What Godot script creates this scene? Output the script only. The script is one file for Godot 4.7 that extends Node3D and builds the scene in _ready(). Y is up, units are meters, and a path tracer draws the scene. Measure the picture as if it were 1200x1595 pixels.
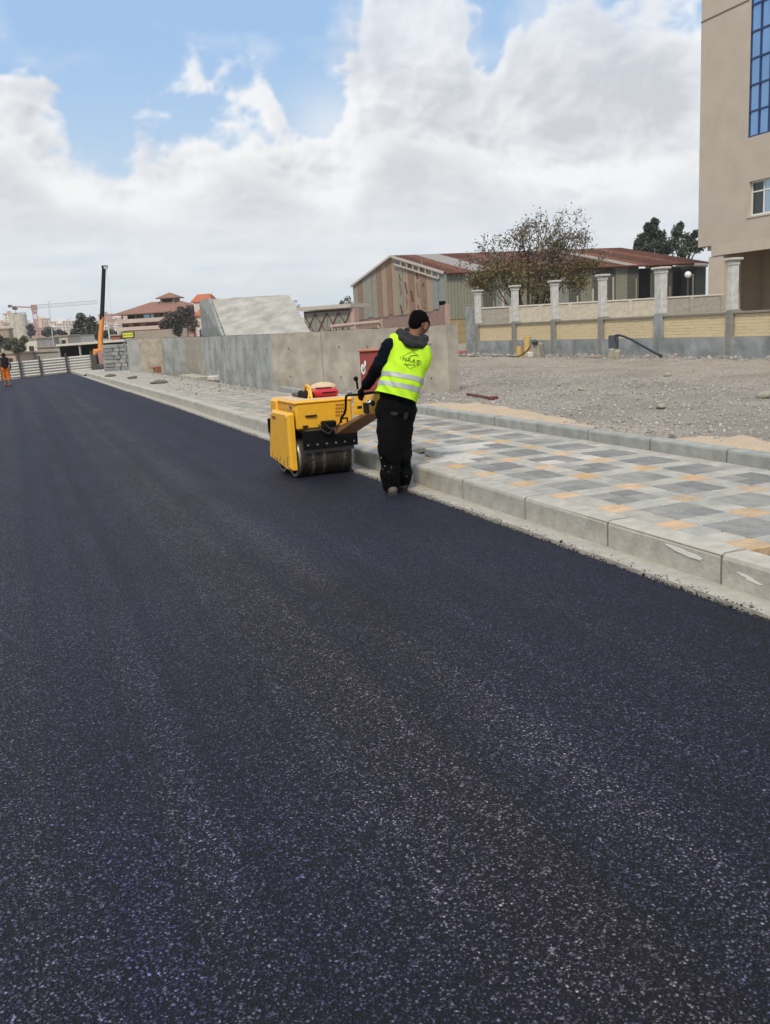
extends Node3D

const PF := 1400.9
const EYE := Vector3(0, 1.45, 0)
var cb: Basis
var rng := RandomNumberGenerator.new()
var names := {}
var M := {}
var T := {}

# ------------------------------------------------------------------ mesh builder
class MB:
	var v := PackedVector3Array()
	var n := PackedVector3Array()
	var uv := PackedVector2Array()
	var c := PackedColorArray()
	var ix := PackedInt32Array()
	var col := Color(1, 1, 1)
	func vert(p: Vector3, nn: Vector3, t := Vector2.ZERO) -> int:
		v.append(p); n.append(nn); uv.append(t); c.append(col)
		return v.size() - 1
	func quad(a: Vector3, b: Vector3, d: Vector3, e: Vector3) -> void: # counter-clockwise seen from outside
		var nn := (b - a).cross(e - a)
		if nn.length_squared() < 1e-14:
			nn = (d - b).cross(e - b)
		nn = nn.normalized()
		var w := (b - a).length(); var h := (e - a).length()
		var i := vert(a, nn, Vector2(0, 0)); vert(b, nn, Vector2(w, 0)); vert(d, nn, Vector2(w, h)); vert(e, nn, Vector2(0, h))
		ix.append_array(PackedInt32Array([i, i + 2, i + 1, i, i + 3, i + 2]))
	func tri(a: Vector3, b: Vector3, d: Vector3) -> void:
		var nn := (b - a).cross(d - a).normalized()
		var i := vert(a, nn); vert(b, nn); vert(d, nn)
		ix.append_array(PackedInt32Array([i, i + 2, i + 1]))
	func squad(i: int, j: int, k: int, l: int) -> void: # smooth quad by index, counter-clockwise
		ix.append_array(PackedInt32Array([i, k, j, i, l, k]))
	func box(ctr: Vector3, s: Vector3, b := Basis.IDENTITY) -> void:
		bbox(ctr, s, 0.0, b)
	func bbox(ctr: Vector3, s: Vector3, bv: float, b := Basis.IDENTITY) -> void:
		var h := s * 0.5
		var ax := [Vector3.RIGHT, Vector3.UP, Vector3.BACK]
		for k in 3:
			var u: Vector3 = ax[(k + 1) % 3]; var w: Vector3 = ax[(k + 2) % 3]; var m: Vector3 = ax[k]
			var hu: float = h.dot(u) - bv; var hw: float = h.dot(w) - bv; var hm: float = h.dot(m)
			for sg in [1.0, -1.0]:
				var o: Vector3 = m * hm * sg
				var q := [o - u * hu - w * hw, o + u * hu - w * hw, o + u * hu + w * hw, o - u * hu + w * hw]
				if sg < 0: q = [q[0], q[3], q[2], q[1]]
				quad(ctr + b * q[0], ctr + b * q[1], ctr + b * q[2], ctr + b * q[3])
		if bv <= 0.0: return
		for k in 3:
			var m: Vector3 = ax[k]; var u: Vector3 = ax[(k + 1) % 3]; var w: Vector3 = ax[(k + 2) % 3]
			var hm: float = h.dot(m) - bv
			for su in [1.0, -1.0]:
				for sw in [1.0, -1.0]:
					var p1: Vector3 = u * su * h.dot(u) + w * sw * (h.dot(w) - bv)
					var p2: Vector3 = u * su * (h.dot(u) - bv) + w * sw * h.dot(w)
					var q := [p1 - m * hm, p2 - m * hm, p2 + m * hm, p1 + m * hm]
					var nn: Vector3 = (q[1] - q[0]).cross(q[3] - q[0])
					if nn.dot(u * su + w * sw) < 0: q = [q[0], q[3], q[2], q[1]]
					quad(ctr + b * q[0], ctr + b * q[1], ctr + b * q[2], ctr + b * q[3])
		for sx in [1.0, -1.0]:
			for sy in [1.0, -1.0]:
				for sz in [1.0, -1.0]:
					var s3 := Vector3(sx, sy, sz)
					var pa := Vector3(h.x, h.y - bv, h.z - bv) * s3
					var pb := Vector3(h.x - bv, h.y, h.z - bv) * s3
					var pc := Vector3(h.x - bv, h.y - bv, h.z) * s3
					if (pb - pa).cross(pc - pa).dot(s3) < 0:
						var t := pb; pb = pc; pc = t
					tri(ctr + b * pa, ctr + b * pb, ctr + b * pc)
	func span(a: Vector3, b: Vector3) -> void: # box by two corners
		box((a + b) * 0.5, (b - a).abs())
	func bspan(a: Vector3, b: Vector3, bv: float) -> void:
		bbox((a + b) * 0.5, (b - a).abs(), bv)
	func cyl(a: Vector3, b: Vector3, r0: float, r1: float, seg := 10, caps := true) -> void:
		tube([a, b], [r0, r1], seg, caps)
	func tube(pts: Array, rr: Variant, seg := 8, caps := true) -> void:
		var up := Vector3.UP
		var d0: Vector3 = (pts[1] - pts[0]).normalized()
		if absf(d0.y) > 0.9: up = Vector3.RIGHT
		var x: Vector3 = up.cross(d0).normalized()
		var prev := -1
		for k in pts.size():
			var d: Vector3
			if k == 0: d = d0
			elif k == pts.size() - 1: d = (pts[k] - pts[k - 1]).normalized()
			else: d = ((pts[k + 1] - pts[k]).normalized() + (pts[k] - pts[k - 1]).normalized()).normalized()
			x = (x - d * x.dot(d)).normalized()
			var y := d.cross(x)
			var r: float = rr[k] if rr is Array else rr
			var first := v.size()
			for s in seg + 1:
				var an := TAU * s / seg
				var nn := x * cos(an) + y * sin(an)
				vert(pts[k] + nn * r, nn, Vector2(float(s) / seg, k))
			if prev >= 0:
				for s in seg:
					squad(prev + s, prev + s + 1, first + s + 1, first + s)
			prev = first
			if caps and (k == 0 or k == pts.size() - 1):
				var sg := -1.0 if k == 0 else 1.0
				var ci := vert(pts[k], d * sg)
				var f := v.size()
				for s in seg + 1:
					var an := TAU * s / seg
					vert(pts[k] + (x * cos(an) + y * sin(an)) * r, d * sg)
				for s in seg:
					if k == 0: ix.append_array(PackedInt32Array([ci, f + s, f + s + 1]))
					else: ix.append_array(PackedInt32Array([ci, f + s + 1, f + s]))
	func prism(poly: PackedVector2Array, o: Vector3, ux: Vector3, uy: Vector3, dv: Vector3) -> void: # poly in the ux, uy plane, extruded along dv
		var t := Geometry2D.triangulate_polygon(poly)
		var P := []
		for q in poly: P.append(o + ux * q.x + uy * q.y)
		for k in range(0, t.size(), 3):
			for side in 2:
				var off := dv * side
				var a: Vector3 = P[t[k]] + off; var b: Vector3 = P[t[k + 1]] + off; var d: Vector3 = P[t[k + 2]] + off
				var want := dv * (1.0 if side == 1 else -1.0)
				if (b - a).cross(d - a).dot(want) < 0: tri(a, d, b)
				else: tri(a, b, d)
		var area := 0.0
		for k in poly.size():
			area += poly[k].cross(poly[(k + 1) % poly.size()])
		var flip := (area < 0) != (ux.cross(uy).dot(dv) < 0)
		for k in P.size():
			var a: Vector3 = P[k]; var b: Vector3 = P[(k + 1) % P.size()]
			if flip: quad(b, a, a + dv, b + dv)
			else: quad(a, b, b + dv, a + dv)
	func ball(ctr: Vector3, r: Vector3, la := 8, lo := 12, b := Basis.IDENTITY) -> void:
		var f := v.size()
		for i in la + 1:
			var ph := PI * i / la - PI / 2
			for j in lo + 1:
				var th := TAU * j / lo
				var d := Vector3(cos(ph) * cos(th), sin(ph), -cos(ph) * sin(th))
				vert(ctr + b * (d * r), (b * (d / r)).normalized(), Vector2(float(j) / lo, float(i) / la))
		for i in la:
			for j in lo:
				var a := f + i * (lo + 1) + j
				squad(a, a + 1, a + lo + 2, a + lo + 1)
	func lathe(prof: Array, o: Vector3, ax: Vector3, seg := 32) -> void: # prof: [along, radius] points, flat-shaded rings along the axis
		var x := Vector3.UP.cross(ax).normalized() if absf(ax.y) < 0.9 else Vector3.RIGHT
		var y := ax.cross(x)
		var tot: float = prof[-1][0] - prof[0][0]
		for k in prof.size() - 1:
			var p: Array = prof[k]; var q: Array = prof[k + 1]
			var sl := Vector2(q[0] - p[0], q[1] - p[1])
			var f := v.size()
			for s in seg + 1:
				var an := TAU * s / seg
				var rd := x * cos(an) + y * sin(an)
				var nn := (rd * sl.x - ax * sl.y).normalized()
				vert(o + ax * p[0] + rd * p[1], nn, Vector2((p[0] - prof[0][0]) / maxf(tot, 0.001), float(s) / seg))
				vert(o + ax * q[0] + rd * q[1], nn, Vector2((q[0] - prof[0][0]) / maxf(tot, 0.001), float(s) / seg))
			for s in seg:
				squad(f + s * 2, f + s * 2 + 2, f + s * 2 + 3, f + s * 2 + 1)
	func smooth_normals() -> void:
		for i in n.size(): n[i] = Vector3.ZERO
		for t in range(0, ix.size(), 3):
			var a := v[ix[t]]; var b := v[ix[t + 1]]; var d := v[ix[t + 2]]
			var nn := (d - a).cross(b - a)
			n[ix[t]] += nn; n[ix[t + 1]] += nn; n[ix[t + 2]] += nn
		for i in n.size(): n[i] = n[i].normalized()
	func mesh(off := Vector3.ZERO, uv2: Variant = null) -> ArrayMesh:
		var vv := v
		if off != Vector3.ZERO:
			vv = v.duplicate()
			for i in vv.size(): vv[i] -= off
		var a := []
		a.resize(Mesh.ARRAY_MAX)
		a[Mesh.ARRAY_VERTEX] = vv; a[Mesh.ARRAY_NORMAL] = n; a[Mesh.ARRAY_TEX_UV] = uv; a[Mesh.ARRAY_COLOR] = c; a[Mesh.ARRAY_INDEX] = ix
		if uv2 != null: a[Mesh.ARRAY_TEX_UV2] = uv2
		var m := ArrayMesh.new()
		m.add_surface_from_arrays(Mesh.PRIMITIVE_TRIANGLES, a)
		return m

# ------------------------------------------------------------------ naming and placing
func numbered(s: String) -> String:
	if not names.has(s):
		names[s] = 0
		return s
	names[s] += 1
	return "%s_%03d" % [s, names[s]]
func put_meta(o: Node, label: String, cat: String, group := "") -> void:
	o.set_meta("label", label)
	if cat: o.set_meta("category", cat)
	if group: o.set_meta("group", group)
func thing(called: String, label: String, cat: String, pos := Vector3.ZERO, group := "") -> Node3D:
	var o := Node3D.new()
	o.name = numbered(called); add_child(o); o.position = pos
	put_meta(o, label, cat, group)
	return o
func base_of(parent: Node) -> Vector3: # world place of an unturned parent
	var p := Vector3.ZERO
	while parent is Node3D and parent != self:
		p += parent.position
		parent = parent.get_parent()
	return p
func part(parent: Node, called: String, mb: MB, m: Material, label := "") -> MeshInstance3D: # mb in world coordinates
	var o := MeshInstance3D.new()
	o.mesh = mb.mesh(base_of(parent)); o.material_override = m
	o.name = numbered(called) if parent == self else called
	parent.add_child(o, true)
	if label: o.set_meta("label", label)
	return o
func lpart(parent: Node, called: String, mesh: Mesh, m: Material, tr := Transform3D.IDENTITY) -> MeshInstance3D: # shared mesh, local transform
	var o := MeshInstance3D.new()
	o.mesh = mesh; o.material_override = m; o.name = called; o.transform = tr
	parent.add_child(o, true)
	return o
func single(called: String, mb: MB, m: Material, label: String, cat: String, pos: Vector3, group := "") -> MeshInstance3D: # a thing that is one mesh, its origin at pos
	var o := MeshInstance3D.new()
	o.mesh = mb.mesh(pos); o.material_override = m; o.name = numbered(called); add_child(o); o.position = pos
	put_meta(o, label, cat, group)
	return o
func structure(called: String) -> Node3D:
	var o := Node3D.new()
	o.name = numbered(called); add_child(o); o.set_meta("kind", "structure")
	return o
func sstruct(called: String, mesh: Mesh, m: Material, parent: Node = self) -> MeshInstance3D:
	var o := MeshInstance3D.new()
	o.mesh = mesh; o.material_override = m; o.name = numbered(called) if parent == self else called
	parent.add_child(o, true)
	if parent == self: o.set_meta("kind", "structure")
	return o

func dirpx(px: float, py: float) -> Vector3:
	return cb * Vector3((px - 600.0) / PF, -(py - 797.5) / PF, -1)
func at(px: float, py: float, d: float) -> Vector3:
	return EYE + dirpx(px, py) * d
func onx(px: float, py: float, x: float) -> Vector3:
	var d := dirpx(px, py); return EYE + d * (x / d.x)
func onz(px: float, py: float, z: float) -> Vector3:
	var d := dirpx(px, py); return EYE + d * (z / d.z)
func ony(px: float, py: float, y: float) -> Vector3:
	var d := dirpx(px, py); return EYE + d * ((y - EYE.y) / d.y)

func G(x: float, z: float) -> float: # the road falls gently towards its far end and its left side
	return -0.004 * maxf(0, -z - 20) - 0.05 * clampf(3.0 - x, 0, 4) * smoothstep(20, 45, -z)

# ------------------------------------------------------------------ textures and materials
func noise_img(sz: int, freq: float, oct: int, sd: int, type := FastNoiseLite.TYPE_SIMPLEX_SMOOTH) -> Image:
	var fn := FastNoiseLite.new()
	fn.seed = sd; fn.frequency = freq; fn.fractal_octaves = oct; fn.noise_type = type
	fn.fractal_type = FastNoiseLite.FRACTAL_FBM
	return fn.get_seamless_image(sz, sz, false, false, 0.15, true)
func ramp_tex(im: Image, lo: Color, hi: Color, gamma := 1.0) -> ImageTexture: # grey picture to a ramp
	im.convert(Image.FORMAT_L8)
	var src := im.get_data()
	var lut := []
	for i in 256:
		lut.append(lo.lerp(hi, pow(i / 255.0, gamma)))
	var out := PackedByteArray(); out.resize(src.size() * 3)
	for i in src.size():
		var q: Color = lut[src[i]]
		out[i * 3] = int(q.r * 255); out[i * 3 + 1] = int(q.g * 255); out[i * 3 + 2] = int(q.b * 255)
	return ImageTexture.create_from_image(Image.create_from_data(im.get_width(), im.get_height(), false, Image.FORMAT_RGB8, out))
func lin(r: float, g: float, b: float) -> Color:
	return Color(r, g, b).linear_to_srgb()
func mat(c: Color, rough := 0.8, tex := "", scale := 1.0, bump := "", bump_cm := 0.3, metal := 0.0) -> StandardMaterial3D: # c linear
	var m := StandardMaterial3D.new()
	m.albedo_color = c.linear_to_srgb(); m.roughness = rough; m.metallic = metal
	m.vertex_color_use_as_albedo = true
	if tex or bump:
		m.uv1_triplanar = true; m.uv1_world_triplanar = true
		m.uv1_scale = Vector3.ONE * scale
	if tex: m.albedo_texture = T[tex]
	if bump:
		m.heightmap_enabled = true; m.heightmap_texture = T[bump]; m.heightmap_scale = bump_cm
	return m
func splat_tex(sz: int, count: int, rmin: float, rmax: float, base: Array, cols: Array, sd: int, base_noise: float, hmin := 0.3) -> Array: # stones strewn over a base: [colour, height]
	var r := RandomNumberGenerator.new(); r.seed = sd
	var cbuf := PackedByteArray(); cbuf.resize(sz * sz * 3)
	var hb := PackedByteArray(); hb.resize(sz * sz)
	for i in sz * sz:
		var k := 1.0 + (r.randf() - 0.5) * base_noise
		cbuf[i * 3] = int(clampf(base[0] * k, 0, 255)); cbuf[i * 3 + 1] = int(clampf(base[1] * k, 0, 255)); cbuf[i * 3 + 2] = int(clampf(base[2] * k, 0, 255))
		hb[i] = int(20 * r.randf())
	for q in count:
		var cx := r.randf() * sz; var cy := r.randf() * sz
		var t := r.randf()
		var rad := lerpf(rmin, rmax, t * t)
		var asp := r.randf_range(0.6, 1.0); var an := r.randf() * PI
		var ca := cos(an); var sa := sin(an)
		var col: Array = cols[r.randi() % cols.size()]
		var k := r.randf_range(0.7, 1.25)
		var hh := r.randf_range(hmin, 1.0) * 235
		var R := int(ceil(rad))
		for dy in range(-R, R + 1):
			for dx in range(-R, R + 1):
				var u := (dx * ca + dy * sa) / rad; var w := (-dx * sa + dy * ca) / (rad * asp)
				var d := u * u + w * w
				if d > 1.0: continue
				var i := (posmod(int(cy) + dy, sz)) * sz + posmod(int(cx) + dx, sz)
				var h := int(hh * (1.0 - 0.5 * d))
				if h < hb[i] * 0.85: continue
				hb[i] = h
				var e := k * (1.0 - 0.25 * d)
				cbuf[i * 3] = int(minf(255, col[0] * e)); cbuf[i * 3 + 1] = int(minf(255, col[1] * e)); cbuf[i * 3 + 2] = int(minf(255, col[2] * e))
	return [ImageTexture.create_from_image(Image.create_from_data(sz, sz, false, Image.FORMAT_RGB8, cbuf)), ImageTexture.create_from_image(Image.create_from_data(sz, sz, false, Image.FORMAT_L8, hb))]

func make_textures() -> void:
	T["blotch"] = ramp_tex(noise_img(512, 0.008, 5, 11), Color(0.86, 0.86, 0.855), Color(1, 1, 1))
	T["soft"] = ramp_tex(noise_img(512, 0.01, 6, 19), Color(0.94, 0.94, 0.935), Color(1, 1, 1))
	T["fine"] = ramp_tex(noise_img(512, 0.06, 4, 12), Color(0.8, 0.8, 0.8), Color(1, 1, 1))
	T["concrete"] = ramp_tex(noise_img(1024, 0.006, 7, 13), Color(0.82, 0.815, 0.80), Color(1, 1, 0.99), 0.9)
	T["stain"] = ramp_tex(noise_img(1024, 0.005, 7, 23), Color(0.70, 0.69, 0.66), Color(1, 1, 0.99), 0.8)
	T["bump"] = ramp_tex(noise_img(512, 0.05, 5, 14), Color(0, 0, 0), Color(1, 1, 1))
	T["bump_big"] = ramp_tex(noise_img(512, 0.012, 4, 15), Color(0, 0, 0), Color(1, 1, 1))
	# vertical runs of rain, rust and cement: noise squeezed across, stretched down
	var st := noise_img(512, 0.03, 5, 16)
	st.resize(512, 64, Image.INTERPOLATE_CUBIC); st.resize(512, 512, Image.INTERPOLATE_CUBIC)
	T["streak"] = ramp_tex(st, Color(0.80, 0.79, 0.77), Color(1, 1, 1), 0.8)
	var ru := noise_img(512, 0.02, 6, 17)
	T["rust"] = ramp_tex(ru, Color(0.42, 0.24, 0.18), Color(1, 0.9, 0.85), 1.0)
	T["fabric"] = ramp_tex(noise_img(256, 0.2, 3, 18), Color(0.85, 0.85, 0.85), Color(1, 1, 1))
	var pal := []
	for k in 40: pal.append([12 + k % 16, 12 + k % 15, 26 + k % 20])
	for k in 28: pal.append([38 + k, 36 + k, 54 + k])
	for k in 20: pal.append([78 + k * 2, 75 + k * 2, 90 + k * 2])
	for k in 9: pal.append([122 + k * 5, 119 + k * 5, 127 + k * 5])
	var a := splat_tex(1024, 80000, 1.7, 3.9, [9, 9, 22], pal, 21, 0.8, 0.86)
	T["asphalt"] = a[0]; T["asphalt_h"] = a[1]
	var g := splat_tex(1024, 34000, 1.6, 6.5, [176, 164, 150], [[172, 166, 157], [190, 184, 175], [148, 142, 135], [202, 195, 185], [132, 126, 120], [178, 164, 148]], 22, 0.3)
	T["gravel"] = g[0]; T["gravel_h"] = g[1]
	# road wear: rolled lanes, dust lines, dark lanes with painted blue sky sheen and scuffs along the road
	var W := 512; var H := 1024
	var fn := FastNoiseLite.new(); fn.seed = 31; fn.frequency = 1.0; fn.fractal_octaves = 4
	var px := PackedByteArray(); px.resize(W * H * 3)
	for y in H:
		for x in W:
			var X := -9.0 + 12.2 * x / W; var Z := -58.0 + 64.0 * y / H
			var wob := X + 0.035 * fn.get_noise_2d(Z * 0.12, 3.0)
			var lane := fn.get_noise_2d(wob * 1.1, Z * 0.02) * 0.45 + fn.get_noise_2d(wob * 3.4 + 40, Z * 0.025) * 0.4 + fn.get_noise_2d(wob * 11.0 + 70, Z * 0.05) * 0.22
			var k := 0.84 + 0.30 * lane
			k += 0.10 * fn.get_noise_2d(X * 0.8 + 90, Z * 0.5)
			for dl in [[1.55, 0.16, 0.34], [1.95, 0.05, 0.12], [1.15, 0.06, 0.16], [0.34, 0.06, 0.30], [0.12, 0.10, 0.14], [-0.75, 0.08, 0.16], [-1.6, 0.2, 0.2], [0.85, 0.04, 0.12]]:
				var dd: float = (wob - dl[0]) / dl[1]
				k += dl[2] * exp(-dd * dd) * clampf(0.55 + 1.2 * fn.get_noise_2d(Z * 0.4, dl[0] * 9.0), 0, 1)
			var spot := fn.get_noise_2d(X * 2.3 + 300, Z * 2.3)
			var warm := clampf((spot - 0.52) * 4.0, 0, 1)
			var _blue := clampf(-lane * 1.3 + 0.6 * exp(-pow((wob - 2.65) / 0.42, 2.0)), 0, 1)
			k -= 0.10 * exp(-pow((wob - 2.65) / 0.42, 2.0))
			k = clampf(0.9 + (k - 0.84) * 1.35, 0.5, 1.3) * 0.82
			var i := (y * W + x) * 3
			if Z > -6.5 and X > 0.2 and X < 1.8:
				for sp in [[1.42, -1.38, 0.10, 0.5], [1.30, -1.55, 0.07, 0.45], [1.02, -1.52, 0.07, 0.5], [1.13, -3.25, 0.07, 0.5], [1.02, -3.55, 0.05, 0.5], [0.84, -4.2, 0.05, 0.4], [0.39, -4.87, 0.04, 0.5], [0.95, -5.5, 0.05, 0.3]]:
					var q: float = Vector2(X - sp[0], (Z - sp[1]) * 0.8).length() / sp[2] + 0.9 * fn.get_noise_2d(X * 9.0, Z * 9.0)
					warm += sp[3] * smoothstep(1.5, 0.3, q)
			var tl := clampf(0.5 + 1.3 * lane - 0.45 * exp(-pow((wob - 2.65) / 0.42, 2.0)) - 0.3 * exp(-pow((wob + 0.5) / 0.4, 2.0)), 0, 1)
			for dl in [[1.55, 0.2], [0.34, 0.09], [1.15, 0.08]]: tl = minf(1.0, tl + 0.5 * exp(-pow((wob - dl[0]) / dl[1], 2.0)))
			px[i] = int(255 * clampf(k * lerpf(0.80, 1.0, tl) + 0.10 * warm, 0, 1)); px[i + 1] = int(255 * clampf(k * lerpf(0.87, 0.97, tl) + 0.085 * warm, 0, 1)); px[i + 2] = int(255 * clampf(k * lerpf(1.18, 0.97, tl) + 0.03 * warm, 0, 1))
	T["wear_sheen"] = ImageTexture.create_from_image(Image.create_from_data(W, H, false, Image.FORMAT_RGB8, px))
	# roller drum: rings rubbed bright across a dirty shell
	var D := Image.create(128, 64, false, Image.FORMAT_RGB8)
	for x in 128:
		for y in 64:
			var u := x / 128.0
			var k := 0.3 + 0.2 * fn.get_noise_2d(u * 26.0, y * 0.1) + 0.15 * fn.get_noise_2d(u * 90.0, y * 0.5)
			for b in [0.26, 0.46, 0.83, 0.97, 0.02]:
				var dd: float = (u + 0.006 * sin(y * 0.4 + b * 30) - b) / 0.026
				k += (0.75 if b < 0.6 else 0.4) * exp(-dd * dd) * (0.6 + 0.5 * fn.get_noise_2d(b * 50, y * 0.25))
			D.set_pixel(x, y, Color(k, k * 0.95, k * 0.88))
	T["drum"] = ImageTexture.create_from_image(D)

func make_materials() -> void:
	M.kerb = []
	for c in [Color(0.40, 0.395, 0.37), Color(0.375, 0.375, 0.36), Color(0.425, 0.415, 0.385)]:
		M.kerb.append(mat(Color(c.r * 1.14, c.g * 1.12, c.b * 1.08), 0.85, "concrete", 0.8, "bump", 0.3))
	M.rkerb = []
	for c in [Color(0.36, 0.375, 0.36), Color(0.34, 0.355, 0.345)]:
		M.rkerb.append(mat(c, 0.85, "concrete", 0.7, "bump", 0.2))
	M.mortar = mat(Color(0.22, 0.20, 0.175), 0.95, "fine", 2.0, "bump", 0.4)
	M.gutter = mat(Color(0.43, 0.41, 0.37), 0.9, "concrete", 1.1, "bump", 0.5)
	M.bed = mat(Color(0.17, 0.15, 0.12), 0.95, "fine", 1.5, "bump", 0.5)
	M.pdark = []
	for c in [Color(0.215, 0.22, 0.218), Color(0.25, 0.252, 0.248), Color(0.19, 0.195, 0.194), Color(0.28, 0.278, 0.265)]:
		M.pdark.append(mat(c * 1.08, 0.8, "concrete", 0.9, "bump", 0.25))
	M.plight = []
	for c in [Color(0.40, 0.40, 0.37), Color(0.35, 0.35, 0.33), Color(0.43, 0.42, 0.385), Color(0.385, 0.375, 0.34)]:
		M.plight.append(mat(c * 1.08, 0.82, "concrete", 0.9, "bump", 0.25))
	M.porange = []
	for c in [Color(0.55, 0.36, 0.19), Color(0.50, 0.36, 0.23), Color(0.58, 0.41, 0.26), Color(0.47, 0.36, 0.25)]:
		M.porange.append(mat(c * 1.05, 0.82, "concrete", 0.9, "bump", 0.25))
	M.pdust = mat(Color(0.56, 0.545, 0.50), 0.9, "blotch", 2.5, "bump", 0.3)
	M.smear = mat(Color(0.66, 0.65, 0.61), 0.9)
	M.pfield = mat(Color(1, 1, 1), 0.85, "stain", 0.5, "bump", 0.25)
	M.gravel = mat(Color(0.94, 0.95, 0.945), 0.95, "gravel", 0.55, "gravel_h", 1.2)
	M.sand = mat(Color(0.54, 0.43, 0.31), 0.95, "fine", 1.2, "bump", 0.8)
	M.stone = mat(Color(1, 1, 1), 0.9, "fine", 3.0)
	M.earth = mat(Color(0.30, 0.27, 0.22), 0.95, "blotch", 0.05, "bump_big", 2.0)
	M.wall_beige = mat(Color(0.50, 0.47, 0.415), 0.9, "stain", 0.35, "bump", 0.4)
	M.wall_blue = mat(Color(0.42, 0.44, 0.44), 0.9, "stain", 0.22, "bump", 0.4)
	M.wall_tan = mat(Color(0.47, 0.425, 0.35), 0.9, "stain", 0.5, "bump", 0.4)
	M.slab = mat(Color(0.46, 0.455, 0.43), 0.9, "stain", 0.3, "bump_big", 3.0)
	M.slab_shadow_side = mat(Color(0.33, 0.345, 0.34), 0.9, "stain", 0.4, "bump", 0.4)  # slab concrete again, with the shadow on its left side put into the colour
	M.plinth = mat(Color(0.35, 0.385, 0.41), 0.9, "stain", 0.25, "bump", 0.5)
	M.coping = mat(Color(0.29, 0.26, 0.22), 0.9, "concrete", 0.8, "bump", 0.5)
	M.ybrick = mat(Color(0.66, 0.55, 0.35), 0.85, "soft", 1.2, "bump", 0.15)
	M.pillar = mat(Color(0.60, 0.61, 0.605), 0.85, "concrete", 0.8, "bump", 0.4)
	M.pillar_low = mat(Color(0.27, 0.265, 0.25), 0.9, "concrete", 0.8, "bump", 0.4)
	M.cream = mat(Color(0.56, 0.52, 0.44), 0.88, "streak", 0.25, "bump", 0.3)
	M.cream_cap = mat(Color(0.62, 0.60, 0.55), 0.88, "streak", 0.4)
	M.grey_wall = mat(Color(0.36, 0.345, 0.31), 0.9, "streak", 0.3)
	M.render_beige = mat(Color(0.52, 0.455, 0.38), 0.85, "soft", 0.12, "bump", 0.15)
	M.render_light = mat(Color(0.56, 0.49, 0.40), 0.85, "soft", 0.2, "bump", 0.15)
	M.render_shade = mat(Color(0.52, 0.43, 0.31), 0.88, "soft", 0.2, "bump", 0.15)
	M.groove = mat(Color(0.16, 0.13, 0.10), 0.9)
	M.glass_blue = mat(Color(0.20, 0.36, 0.62), 0.06, "", 1, "", 0, 0.75)
	M.frame_blue = mat(Color(0.015, 0.04, 0.13), 0.4)
	M.glass_grey = mat(Color(0.32, 0.42, 0.50), 0.06, "", 1, "", 0, 0.6)
	M.glass_dark = mat(Color(0.03, 0.04, 0.045), 0.1)
	M.white_frame = mat(Color(0.70, 0.70, 0.68), 0.5)
	M.sheet_grey = mat(Color(0.28, 0.285, 0.25), 0.6, "streak", 0.35)
	M.sheet_green = mat(Color(0.25, 0.26, 0.215), 0.65, "streak", 0.4)
	M.sheet_blue = mat(Color(0.25, 0.285, 0.28), 0.6, "streak", 0.4)
	M.sheet_brown = mat(Color(0.27, 0.185, 0.14), 0.85, "streak", 0.5)
	M.sheet_tan = mat(Color(0.37, 0.29, 0.22), 0.85, "streak", 0.45)
	M.sheet_rust = mat(Color(0.27, 0.15, 0.105), 0.9, "rust", 0.35)
	M.sheet_shaded = mat(Color(0.10, 0.11, 0.095), 0.7, "streak", 0.4)  # dark tone holds the shade under the eave and indoors
	M.roof_red = mat(Color(0.17, 0.105, 0.085), 0.9, "rust", 0.3)
	M.roof_red2 = mat(Color(0.29, 0.185, 0.145), 0.9, "rust", 0.4)
	M.roof_grey = mat(Color(0.30, 0.29, 0.28), 0.6, "streak", 0.3)
	M.rake = mat(Color(0.55, 0.50, 0.45), 0.7, "streak", 0.6)
	M.pink = mat(Color(0.30, 0.20, 0.175), 0.9, "concrete", 0.35, "bump", 0.4)
	M.ochre = mat(Color(0.36, 0.28, 0.15), 0.9, "concrete", 0.35)
	M.pink_pipe = mat(Color(0.50, 0.36, 0.30), 0.7, "streak", 1.0)
	M.yellow = mat(Color(0.80, 0.43, 0.03), 0.34, "soft", 1.5)
	M.yellow_dirty = mat(Color(0.62, 0.36, 0.12), 0.7, "blotch", 3.0, "bump", 0.1)
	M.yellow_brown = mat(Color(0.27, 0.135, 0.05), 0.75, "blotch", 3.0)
	M.dust_top = mat(Color(0.66, 0.50, 0.33), 0.9, "blotch", 4.0)
	M.tar = mat(Color(0.010, 0.010, 0.011), 0.5, "fine", 6.0, "bump", 0.3)
	M.rubber = mat(Color(0.014, 0.014, 0.014), 0.7)
	M.black = mat(Color(0.006, 0.006, 0.0065), 0.55, "fine", 3.0)
	M.black_matte = mat(Color(0.02, 0.02, 0.021), 0.85)
	M.red = mat(Color(0.50, 0.012, 0.02), 0.32)
	M.chrome = mat(Color(0.75, 0.75, 0.75), 0.15, "", 1, "", 0, 1.0)
	M.steel = mat(Color(0.42, 0.40, 0.37), 0.4, "fine", 4.0, "", 0, 0.7)
	M.drum = mat(Color(0.32, 0.265, 0.21), 0.6)
	M.drum.albedo_texture = T["drum"]
	M.brown_print = mat(Color(0.22, 0.10, 0.02), 0.7)
	M.print_white = mat(Color(0.72, 0.72, 0.70), 0.7)
	M.dark_metal = mat(Color(0.06, 0.055, 0.05), 0.5)
	M.orange = mat(Color(0.62, 0.22, 0.035), 0.5)
	M.terracotta = mat(Color(0.36, 0.15, 0.09), 0.85, "blotch", 2.0)
	M.cabinet = mat(Color(0.27, 0.045, 0.04), 0.6, "blotch", 1.5)
	M.cabinet_lid = mat(Color(0.50, 0.17, 0.10), 0.6, "blotch", 1.5)
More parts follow.
